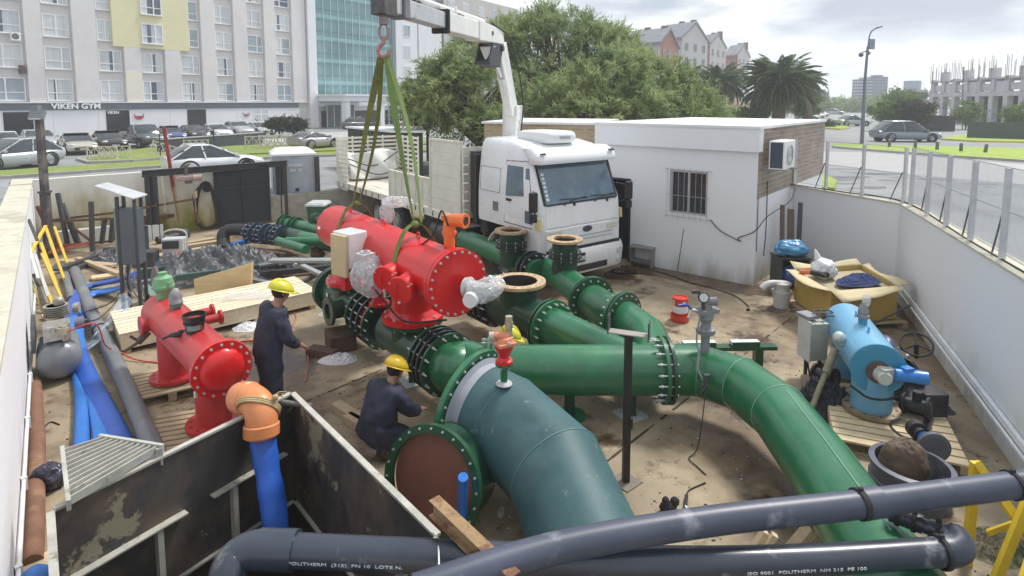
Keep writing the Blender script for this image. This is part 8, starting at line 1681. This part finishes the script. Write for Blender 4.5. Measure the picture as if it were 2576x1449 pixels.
# grating lying over the corner
gg=thing('steel_grating','pale galvanised slatted grating lying on the corner of the steel pit','grating',tuple(G(260,1180,1.0)),world=True)
q4=[G(172,1262,.98),G(398,1128,.98),G(262,1106,1.0),G(158,1140,1.04)]
galv=mat('galvanised',(.50,.50,.45),r=.5,m=.25,v=.15,s=6,c2=(.32,.31,.26),s2=5,t=.6)
for i in range(11):t_=i/10;b=B();b.beam(q4[0].lerp(q4[3],t_),q4[1].lerp(q4[2],t_),.012,.07);b.done('slat',galv,gg)
for p_,q_ in((q4[0],q4[3]),(q4[1],q4[2])):e_=(q_-p_).normalized()*.05;b=B();b.beam(p_-e_,q_+e_,.03,.09);b.done('end_bar',galv,gg)
for t_ in(.2,.75):b=B();b.beam(q4[0].lerp(q4[1],t_)-up*.02,q4[3].lerp(q4[2],t_)-up*.02,.02,.03);b.done('cross_bar',galv,gg)
b=B();b.boxb(q4[1]+V((.02,-.02,-.14)),(.05,.05,.16),.6);b.done('corner_bracket',galv,gg)
# orange elbow, blue hose, rope
oe=thing('orange_elbow','orange plastic pipe elbow roped to the pit rim with a blue hose','pipe elbow',tuple(P(650,1050,5.6)),world=True)
opl=mat('pvc_orange',(.70,.25,.09),r=.38,v=.06,s=3,coat=.2);ep_=[P(604,1000,5.86),P(628,1003,5.76),P(648,1018,5.66),P(657,1042,5.60),P(658,1075,5.56),P(658,1098,5.54)]
b=B();b.tube(bez(ep_,24),.155,32);b.lathe(ep_[4]+V((0,0,.02)),ep_[5]-ep_[4],[(.156,-.02),(.172,-.01),(.172,.09),(.156,.10)],32);b.lathe(ep_[1],ep_[0]-ep_[1],[(.156,0),(.166,.01),(.166,.12),(.15,.12),(.15,.0)],32);b.done('elbow',opl,oe)
b=B();tg_=(ep_[3]-ep_[2]).normalized();ax_=(tg_+V((-.55,-.2,.1))).normalized();u_=ax_.orthogonal().normalized();v_3=ax_.cross(u_);rc_=ep_[2].lerp(ep_[3],.3)
def rr_(a_):d_=u_*math.cos(a_)+v_3*math.sin(a_);k_=d_.dot(tg_);return d_*(.17/max(.55,(1-k_*k_)**.5))
for k in range(3):b.tube([rc_+rr_(2*math.pi*i/36)+ax_*(.02*k-.02)for i in range(36)],.012,6,closed=True)
for k in range(3):b.tube(bez([P(690,1003,5.65),P(700,995-4*k,5.7),P(712+5*k,998-6*k,5.75)],6),.006,5)
b.ball(P(692,1000,5.62),.035,n=8);b.done('rope',mat('rope_jute',(.42,.32,.17),r=.9,v=.3,s=30),oe)
b=B();hp=[P(660,1100,5.52),P(668,1150,5.45),P(676,1200,5.38),P(686,1260,5.3),P(694,1330,5.2),P(700,1420,5.05)];b.tube(bez(hp,30),[.122+.005*math.sin(i*.45)+.003*math.sin(i*.9+1)for i in range(len(bez(hp,30)))],22,sq=(1,.42));b.done('blue_hose',mat('hose_royal',(.015,.10,.48),r=.42,v=.25,s=3,b=.4,bs=8),oe)
b=B();b.lathe(ep_[0]+V((-.02,.02,0)),ep_[0]-ep_[1],[(.149,-.1),(.149,.0)],28);b.done('bore',mat('bore_orange',(.2,.07,.03),r=.6),oe)
# rusty channel over the pipes
ch=B();a_,c_=G(1092,1272,1.24),G(1296,1470,1.24);ch.beam(a_,c_,.010,.10);d_=(c_-a_).normalized();s_=d_.cross(up).normalized();ch.beam(a_+up*.056+s_*.0,c_+up*.056+s_*.0,.085,.010);ch.beam(a_-up*.056-s_*.0,c_-up*.056-s_*.0,.085,.010)
solo(ch,'steel_channel',mat('channel_rust',(.30,.20,.10),r=.8,v=.25,s=5,c2=(.17,.08,.05),s2=4,t=.5,b=.3),'rusty steel channel resting across the two grey pipes','steel beam')
# grey pipes in front
gpv=mat('pipe_slate',(.035,.043,.064),r=.34,v=.2,s=2,c2=(.21,.22,.24),s2=3.2,t=.585,w2=.1,coat=.25,rv=.1)
pA=thing('grey_pipe','lower dark grey plastic pipe running across the foreground with an elbow at each end','pipe',tuple(G(1400,1410,1.0)),world=True)
zA=1.05;ptsA=[G(x,y,zA)for x,y in((680,1382),(1000,1396),(1400,1410),(1750,1416),(2050,1408),(2372,1388))]
b=B();b.tube(bez(ptsA,40),[.108-.018*i/40 for i in range(len(bez(ptsA,40)))],30);b.done('pipe',gpv,pA)
b=B();b.tube(bez([G(700,1383,zA),G(650,1382,zA),G(600,1400,zA-.03),G(572,1450,zA-.1),G(570,1540,zA-.3)],24),.122,30);b.tube([G(745,1384,zA),G(650,1382,zA)],.128,30);b.done('elbow',gpv,pA)
def tie(root,c,d,r,m=rub,w_=.014):b=B();b.lathe(c,d,[(r,-w_),(r+.01,-w_),(r+.01,w_),(r,w_)],28);b.boxb(c+up*(r+.003),(.03,.02,.025));b.done('cable_tie',m,root)
b=B();b.tube(bez([G(2368,1389,zA),G(2398,1385,zA),G(2412,1370,zA),G(2398,1350,zA)],14),.098,26);b.done('elbow',gpv,pA);tie(pA,G(2366,1389,zA),G(2366,1389,zA)-G(2200,1400,zA),.099)
b=B();b.tube([G(2398,1352,zA),G(2300,1312,zA-.02),G(2228,1284,zA-.02)],.052,20);b.done('side_pipe',gpv,pA)
for x,y,r in((2360,1337,.066),(2300,1312,.064),(2258,1296,.064)):
    d_=G(2300,1312,zA)-G(2228,1284,zA);c_=G(x,y,zA-.02);b=B();b.lathe(c_,d_,[(.05,-.05),(r,-.05),(r,.05),(.05,.05)],24);b.done('coupling',gpv,pA);tie(pA,c_,d_,r)
mk=mat('print_white',(.6,.62,.64),r=.6)
def printed(root,body,px,py,z,r,d,size,tilt=.5):
    c_=G(px,py,z);d=d.normalized();s_=d.cross(up).normalized();s_=s_ if s_.y<0 else-s_;nn=(s_*math.cos(tilt)+up*math.sin(tilt)).normalized();text(body,size,.0015,frame(c_+nn*(r+.001),d,nn.cross(d),nn),mk,'printed_marking',root,(1.4,.8))
dA=ptsA[2]-ptsA[0]
printed(pA,'POLITHERM  (315)  PN 10  LOTE N.',880,1392,zA,.106,dA,.036,.0)
printed(pA,'ISO 9001  POLITHERM  NM 315  PE 100',2010,1409,zA,.099,ptsA[5]-ptsA[3],.034,.05)
pB=thing('grey_pipe','upper grey plastic pipe crossing the foreground diagonally over the lower one','pipe',tuple(G(1800,1300,1.3)),world=True)
zB=1.27;ptsB=[G(x,y,zB)for x,y in((1040,1490),(1300,1405),(1500,1357),(1800,1309),(2165,1268),(2640,1208))]
pvb=mat('pipe_lavender',(.062,.072,.108),r=.42,v=.18,s=2,c2=(.20,.21,.25),s2=3,t=.58,w2=.12,rv=.08)
b=B();b.tube(bez(ptsB,50),.092,30);b.done('pipe',pvb,pB);dB_=ptsB[5]-ptsB[4]
b=B();b.lathe(G(2165,1268,zB),dB_,[(.09,0),(.104,.005),(.104,.15),(.092,.16)],30);b.done('coupling',pvb,pB);tie(pB,G(2163,1268,zB),dB_,.096,w_=.02);tie(pB,G(2545,1220,zB),dB_,.094)
b=B();b.tube(bez([G(1090,1338,.93),G(1100,1352,1.1),G(1104,1400,1.16),G(1103,1470,1.12)],14),.006,6);solo(b,'white_cable',mat('cord_white',(.75,.75,.76),r=.5),'thin white cord hanging from the pit corner over the grey pipe','cord')
for i,(x0,y0,x1,y1,w_,z_,lb)in enumerate(((1885,1400,1925,1335,.07,.3,'pale pine offcut leaning under the upper grey pipe'),(1905,1410,1950,1345,.05,.32,'thin pine slat next to the pale offcut under the pipe'),(1975,1400,2040,1325,.12,.34,'wide weathered plank leaning between the two grey pipes'),(1990,1395,2050,1335,.06,.2,'short plank end beside the wide weathered plank'))):
    b=B();b.beam(G(x0,y0,.05),G(x1,y1,z_),w_,.05);solo(b,'timber_offcut',woodn if i!=2 else wood,lb,'timber')
flush()
# ---------------------------------------------------------------- WORKERS
skin=mat('skin',(.36,.20,.13),r=.55,v=.1,s=10);navy=mat('coverall_navy',(.030,.034,.060),r=.85,v=.35,s=9,b=.6,bs=12);helm=mat('helmet_yellow',(.62,.58,.03),r=.35,v=.08,coat=.3);helm2=mat('helmet_amber',(.72,.47,.015),r=.35,v=.08,coat=.3);boot=mat('boot_brown',(.06,.035,.025),r=.7,v=.3)
def skinned(name,verts,edges,radii,m,parent,root=0,lv=2):
    me=bpy.data.meshes.new(name);me.from_pydata([tuple(v)for v in verts],edges,[]);me.update();me.materials.append(m)
    o=bpy.data.objects.new(name,me);COL.objects.link(o);setp(o,parent);md=o.modifiers.new('skin','SKIN');md.use_smooth_shade=True
    sv_=me.skin_vertices[0].data
    for i,r in enumerate(radii):sv_[i].radius=r if isinstance(r,tuple)else(r,r);sv_[i].use_root=i==root;sv_[i].use_loose=False
    s_=o.modifiers.new('sub','SUBSURF');s_.levels=lv;s_.render_levels=lv;return o
def worker(label,base,yaw,J,hat=None,scl=1.0,bulk=1.0):
    """J: joint positions in a body frame (x forward, y left, z up)"""
    t=thing('person',label,'person',tuple(base),yaw);t.scale=(scl,)*3
    names=['pelvis','waist','chest','neckb','neck','jaw','skull','crownt'];Vt=[V(J[n])for n in names];E=[(i,i+1)for i in range(7)];Rr=[(.13,.11),(.12,.10),(.15,.115),(.075,.075),(.052,.055),(.066,.075),(.078,.095),(.06,.075)]
    idx={n:i for i,n in enumerate(names)}
    def add_(n,p,par,r):Vt.append(V(p));idx[n]=len(Vt)-1;E.append((idx[par],idx[n]));Rr.append(r)
    for s in 'lr':
        add_('sh'+s,J['sh'+s],'chest',.068);add_('el'+s,J['el'+s],'sh'+s,.046);add_('wr'+s,J['wr'+s],'el'+s,.03);add_('pa'+s,J['pa'+s],'wr'+s,(.036,.018))
        w_,p_=V(J['wr'+s]),V(J['pa'+s]);d_=(p_-w_).normalized();sd_=d_.cross(V((0,0,1)));sd_=(sd_ if sd_.length>.1 else V((0,1,0))).normalized();cu=V((0,0,-1))-d_*d_.dot(V((0,0,-1)));cu=cu.normalized()if cu.length>.1 else V((1,0,0))
        for k,(o_,ln)in enumerate(((-.03,.062),(-.01,.075),(.01,.07),(.03,.055))):
            add_('f%d%s'%(k,s),p_+d_*.03+sd_*o_,'pa'+s,.010);add_('g%d%s'%(k,s),p_+d_*(.03+ln*.5)+sd_*o_+cu*.012,'f%d%s'%(k,s),.009);add_('h%d%s'%(k,s),p_+d_*(.03+ln*.75)+sd_*o_+cu*.035,'g%d%s'%(k,s),.008)
        add_('t0'+s,w_.lerp(p_,.6)+sd_*-.04,'pa'+s,.011);add_('t1'+s,p_+sd_*-.055+d_*.02+cu*.02,'t0'+s,.009)
        add_('hp'+s,J['hp'+s],'pelvis',.095);add_('kn'+s,J['kn'+s],'hp'+s,.06);add_('an'+s,J['an'+s],'kn'+s,.04);add_('to'+s,J['to'+s],'an'+s,(.04,.03))
    fw=V(J['face']).normalized();add_('nose',V(J['jaw']).lerp(V(J['skull']),.45)+fw*.105,'jaw',.012)
    skinned('body',Vt,E,Rr,skin,t)
    hc=V(J['jaw']).lerp(V(J['skull']),.6);upv=(V(J['crownt'])-V(J['neck'])).normalized();sd_=upv.cross(fw).normalized();RM=Matrix((fw,sd_,upv)).transposed()
    for s_ in(-1,1):
        b=B();b.ball(hc+fw*.085+sd_*.03*s_+upv*.012,.011,n=8);b.done('eye',rub,t);b=B();b.ball(hc+sd_*.082*s_-fw*.005,.02,(.8,.4,1.3),8,RM);b.done('ear',skin,t)
    b=B();b.ball(hc+fw*.088-upv*.055,.012,(.6,1.9,.5),8,RM);b.done('mouth',mat('lips',(.25,.09,.07),r=.6),t)
    b=B();b.ball(hc-fw*.03+upv*.015,.098,(1,.9,1.05),14,RM);b.done('hair',mat('hair_dark',(.02,.015,.012),r=.8),t)
    b=B();hb=hc+upv*.045;nn=24;b.grid(lambda u,v_:hb+RM@V((math.cos(2*math.pi*u)*.137*math.sin(math.pi/2*v_),math.sin(2*math.pi*u)*.117*math.sin(math.pi/2*v_),.105*math.cos(math.pi/2*v_))),nn,8)
    b.grid(lambda u,v_:hb+RM@V((math.cos(2*math.pi*u)*(.137+(.016+(.055 if math.cos(2*math.pi*u)>.3 else 0)*(math.cos(2*math.pi*u)-.3)/.7)*v_),math.sin(2*math.pi*u)*(.117+.014*v_),-.012*v_)),nn,2)
    for y_ in(-.03,0,.03):b.tube([hb+RM@V((.12*math.cos(a),y_,.002+.107*math.sin(a)))for a in[math.pi*(i+1)/12 for i in range(11)]],.007,5)
    b.v=[tuple(hb+(V(p)-hb)*1.14)for p in b.v];b.done('helmet',hat or helm,t,sol=.004)
    # coverall as its own skinned layer, collar to cuffs
    cn_=['pelvis','waist','chest','neckb'];Vc=[V(J[n])for n in cn_];Ec=[(0,1),(1,2),(2,3)];Rc=[(.17,.14),(.165,.14),(.19,.15),(.085,.08)];ic={n:i for i,n in enumerate(cn_)}
    def addc(n,p,par,r):Vc.append(V(p));ic[n]=len(Vc)-1;Ec.append((ic[par],ic[n]));Rc.append(r)
    for s in 'lr':
        addc('sh'+s,J['sh'+s],'chest',.092);addc('ua'+s,V(J['sh'+s]).lerp(V(J['el'+s]),.5),'sh'+s,.078);addc('el'+s,J['el'+s],'ua'+s,.068);addc('cu'+s,V(J['el'+s]).lerp(V(J['wr'+s]),.93),'el'+s,.046)
        addc('hp'+s,J['hp'+s],'pelvis',.125);addc('th'+s,V(J['hp'+s]).lerp(V(J['kn'+s]),.5),'hp'+s,.105);addc('kn'+s,J['kn'+s],'th'+s,.085);addc('cf'+s,V(J['kn'+s]).lerp(V(J['an'+s]),.5),'kn'+s,.08);addc('an'+s,V(J['kn'+s]).lerp(V(J['an'+s]),.92),'cf'+s,.07)
    cv=skinned('coverall',Vc,Ec,[(r[0]*bulk,r[1]*bulk)if isinstance(r,tuple)else r*bulk for r in Rc],navy,t)
    tx=bpy.data.textures.new('folds','CLOUDS');tx.noise_scale=.11;dm=cv.modifiers.new('folds','DISPLACE');dm.texture=tx;dm.strength=.05;dm.mid_level=.5;cv.modifiers['sub'].render_levels=3;cv.modifiers['sub'].levels=3
    for s in 'lr':
        a,c=V(J['an'+s]),V(J['to'+s]);Vb=[a+V((0,0,.1)),a+V((-.01,0,0)),a.lerp(c,.5)+V((0,0,-.005)),c];skinned('boot',Vb,[(0,1),(1,2),(2,3)],[.055,.055,(.05,.045),(.045,.035)],boot,t)
    return t
JA=dict(pelvis=(-.02,0,.95),waist=(.0,0,1.08),chest=(.08,0,1.30),neckb=(.12,0,1.44),neck=(.15,0,1.49),jaw=(.19,0,1.54),skull=(.18,0,1.62),crownt=(.17,0,1.68),face=(.9,0,-.35),
shl=(.06,.19,1.37),ell=(.12,.25,1.10),wrl=(.30,.20,.92),pal=(.36,.18,.87),shr=(.08,-.19,1.36),elr=(.13,-.25,1.08),wrr=(.32,-.17,.93),par=(.38,-.15,.89),
hpl=(-.02,.1,.90),knl=(.03,.13,.50),anl=(-.03,.14,.08),tol=(.14,.16,.04),hpr=(-.02,-.1,.90),knr=(.02,-.11,.50),anr=(-.05,-.12,.08),tor=(.12,-.14,.04))
worker('standing worker in dark coveralls and yellow helmet between the two red vessels',V((P(676,900,7.15).x,7.15,0)),.75,JA,None,1.035,1.25)
JB=dict(pelvis=(-.12,0,.30),waist=(-.06,0,.42),chest=(.08,0,.62),neckb=(.17,0,.74),neck=(.21,0,.78),jaw=(.26,0,.82),skull=(.26,0,.90),crownt=(.25,0,.96),face=(.85,0,-.45),
shl=(.10,.19,.68),ell=(.26,.26,.50),wrl=(.46,.18,.44),pal=(.52,.15,.42),shr=(.10,-.19,.68),elr=(.24,-.26,.46),wrr=(.44,-.2,.38),par=(.5,-.18,.36),
hpl=(-.10,.11,.28),knl=(.30,.20,.44),anl=(.10,.17,.08),tol=(.27,.2,.04),hpr=(-.10,-.11,.28),knr=(.26,-.22,.20),anr=(-.12,-.18,.08),tor=(.02,-.2,.04))
worker('crouching worker in dark coveralls and amber helmet beside the front pipe flange',V((P(955,1050,6.45).x,6.45,0)),.95,JB,helm2,1.03,1.22)
JC=dict(JB);worker('third worker bent down behind the green header pipe with only helmet and back showing',V((-.28,7.98,-.12)),.1,JC)

# ---------------------------------------------------------------- CARS
def carpaint(n,c,r=.25):return mat('paint_'+n,c,r=r,v=.04,s=2,coat=.8,m=.2)
cglass=mat('car_glass',(.03,.04,.05),r=.06,v=.3,s=2,coat=.6)
def car(name,label,pos,yaw,m,kind='sedan',L_=4.4,W_=1.78,H_=1.45,group='cars on the street',parked=True,cat='car'):
    t=thing(name,label,cat,tuple(pos),yaw,group=group);hw=W_/2;f=L_/2
    bz=.92 if kind in('suv','pickup')else .82;cl=.28 if kind in('suv','pickup')else .2;H_=H_*(1.12 if kind in('suv','pickup')else 1)
    st={'sedan':[(-f,.45,.78,.86),(-f+.12,cl+.1,bz,.96),(-f+.9,cl,bz+.03,1),(0,cl,bz,1),(f-1.3,cl,bz-.02,1),(f-.5,cl,.74,.97),(f-.1,cl+.08,.62,.88),(f,.35,.52,.78)],
'hatch':[(-f,.42,.9,.88),(-f+.12,cl+.1,bz+.06,.96),(-f+.9,cl,bz+.03,1),(0,cl,bz,1),(f-1.2,cl,bz,1),(f-.45,cl,.76,.97),(f-.1,cl+.08,.64,.9),(f,.35,.52,.8)]}
    st['suv']=[(x,a_,min(z+.1,z*1.12),w_)for x,a_,z,w_ in st['hatch']];st['pickup']=[(-f,.5,bz+.1,.96),(-f+.1,cl+.1,bz+.12,1),(-f+1.6,cl,bz+.12,1),(0,cl,bz+.05,1),(f-1.3,cl,bz+.05,1),(f-.5,cl,bz,.98),(f-.08,cl+.1,bz-.12,.92),(f,.45,bz-.25,.85)]
    secs=[]
    for x,zb,zt,k in st[kind]:w_=hw*k;secs.append([(x,-w_*.9,zb),(x,-w_,zb+(zt-zb)*.25),(x,-w_*1.0,zb+(zt-zb)*.65),(x,-w_*.93,zt-.03),(x,-w_*.5,zt+.015),(x,w_*.5,zt+.015),(x,w_*.93,zt-.03),(x,w_,zb+(zt-zb)*.65),(x,w_,zb+(zt-zb)*.25),(x,w_*.9,zb)])
    b=B();loft(b,secs);b.done('body',m,t)
    cab={'sedan':(-f+.55,-f+1.55,f-2.25,f-1.2),'hatch':(-f+.1,-f+.95,f-2.2,f-1.0),'suv':(-f+.1,-f+.6,f-2.05,f-1.1),'pickup':(-.55,-.35,f-2.1,f-1.45)}[kind]
    z0=bz-.02 if kind!='pickup' else bz+.04;zz=[(z0,cab[0],cab[3],hw*.93),((z0+H_)/2+.03,(cab[0]*.56+cab[1]*.44),(cab[2]*.44+cab[3]*.56),hw*.87),(H_-.05,cab[1],cab[2],hw*.76)]
    b=B();loft(b,[sect(z,xf,xr,w_,.18)for z,xr,xf,w_ in zz]);b.done('window',cglass,t)
    b=B();loft(b,[sect(z,xf,xr,w_,.2)for z,xr,xf,w_ in((H_-.055,cab[1]-.03,cab[2]+.03,hw*.78),(H_-.02,cab[1],cab[2]-.02,hw*.75),(H_,cab[1]+.12,cab[2]-.2,hw*.66))]);b.done('roof',m,t)
    for s_ in(-1,1):
        for(xa,xb)in((cab[3]-.06,cab[2]-.03),(cab[0]+.06,cab[1]+.02),((cab[0]+cab[3])/2-.05,(cab[1]+cab[2])/2)):b=B();b.beam((xa,s_*hw*.925,z0),(xb,s_*hw*.765,H_-.04),.06,.06,(0,s_,.4));b.done('pillar',m,t)
        b=B();b.ball((f-.16,s_*hw*.66,.62 if kind!='pickup' else bz-.16),.1,(1.1,1.9,.8),10);b.done('headlight',mat('headlamp',(.6,.63,.66),r=.15,coat=1),t)
        b=B();b.box((-f+.05,s_*hw*.72,.74),(.08,.28,.14));b.done('taillight',mat('tail_red',(.35,.02,.02),r=.3),t,bev=.02)
        b=B();b.box((cab[3]-.28,s_*(hw+.08),bz+.08),(.14,.18,.12));b.done('mirror',m,t,bev=.03)
        for x in(-f+.82,f-.85):
            b=B();b.lathe((x,s_*(hw-.1),.32),(0,s_,0),[(.18,.09),(.30,.1),(.325,.07),(.325,-.12),(.001,-.12)],22);wo=b.done('wheel',rub,t);b=B();b.lathe((x,s_*(hw-.1),.32),(0,s_,0),[(.19,.085),(.17,.05),(.06,.06),(.001,.08)],14);b.done('rim',MATS['rim_grey'],wo)
            b=B();b.lathe((x,s_*(hw-.02),.34),(0,s_,0),[(.32,.025),(.40,.022),(.40,-.1)],20,a0=-.3 if s_>0 else-.3,a1=2*math.pi-.3);b.done('wheel_arch',blk,t)
    b=B();b.box((f-.02,0,.40),(.08,hw*1.1,.14));b.done('grille',blk,t,bev=.02);b=B();b.box((f+.03,0,.38),(.02,.42,.1));b.done('licence_plate',mat('plate_pale',(.5,.5,.5),r=.5),t)
    return t
yN=math.atan2(FN.y,FN.x);yU=math.atan2(FU.y,FU.x)
W_=carpaint('white',(.72,.73,.75));SV=carpaint('silver',(.42,.44,.46));CH=carpaint('champagne',(.50,.47,.42));BK=carpaint('black',(.03,.03,.04));DG=carpaint('dark_grey',(.10,.11,.12));BU=carpaint('blue',(.06,.10,.30));GB=carpaint('blue_grey',(.20,.23,.28),.3)
row=[((12,374),W_,'hatch','pale silver hatchback parked at the far left edge'),((100,376),SV,'suv','silver car parked second from the left behind the lamp post'),((197,380),CH,'sedan','champagne coupe parked left of the black sedan'),((275,370),BK,'sedan','black sedan parked between the champagne coupe and the pickup'),
((430,350),BU,'sedan','blue sedan parked right of the dark pickup'),((490,347),BK,'hatch','small black hatchback parked right of the blue sedan'),((547,342),W_,'hatch','white hatchback parked leftmost of the three pale cars at the end'),((602,338),SV,'suv','silver estate car parked between the two white ones'),((656,334),W_,'hatch','white hatchback parked last in the row by the ornamental grass')]
for(x,y),m,k,lb in row:car('parked_car',lb,G(x,y+6,SZ),yN-.2,m,k,L_=3.6,W_=1.62,H_=1.26,group='cars parked along the gym')
car('pickup_truck','large dark grey pickup parked with its bonnet towards the grass',G(362,369,SZ),yN-.05,DG,'pickup',L_=4.6,W_=1.8,H_=1.42,group='cars parked along the gym',cat='pickup')
car('driving_car','silver hatchback driving left along the near lane',G(26,424,SZ),yU+math.pi+.3,SV,'hatch',L_=4.2)
car('white_hatchback','white hatchback just behind the yard wall next to the gate',V((P(538,400,25.5).x,25.5,SZ)),yU-.3,carpaint('pearl',(.74,.75,.77)),'hatch',L_=3.9,H_=1.38)
car('grey_hatchback','grey blue hatchback driving along the road on the right',G(2276,356,SZ),-.05,GB,'hatch',L_=4.8,H_=1.68)
car('silver_car','silver car turning on the road behind the street lamp',G(2143,317,SZ),.1,SV,'sedan',L_=4.4)
car('dark_car','dark car parked under the portico of the glass tower',G(903,324,SZ),yU,DG,'sedan')
car('mauve_car','pale mauve car passing right of the lattice barriers',G(795,375,SZ),yU,carpaint('mauve',(.40,.36,.40)),'hatch',L_=3.6,W_=1.5,H_=1.2)
for i,(x,y,m,lb)in enumerate(((2030,300,W_,'nearest white car parked beyond the office roof'),(2046,296,W_,'middle white car of the far parked trio'),(2058,293,SV,'farthest pale car of the far parked trio'),(1062,300,SV,'pale car glimpsed behind the trees left of the crane'),(1090,299,W_,'white car glimpsed under the tree crown'),(2100,288,SV,'tiny silver car far down the street'))):car('far_car',lb,G(x,y,SZ),-1.2+.1*i,m,'hatch')
# ---------------------------------------------------------------- HAZE over the far street
b=B();b.boxb((0,300,-3.7),(1400,660,31))
hm_=bpy.data.materials.new('haze_air');hm_.use_nodes=True;N,L=hm_.node_tree.nodes,hm_.node_tree.links;N.remove(N['Principled BSDF']);pv=N.new('ShaderNodeVolumePrincipled')
pv.inputs['Density'].default_value=.0013;pv.inputs['Color'].default_value=(.975,.985,1,1);pv.inputs['Anisotropy'].default_value=.2;L.new(pv.outputs[0],N['Material Output'].inputs['Volume'])
hz_=b.done('haze',hm_,kind='stuff')
S.cycles.volume_bounces=1;S.cycles.volume_max_steps=32
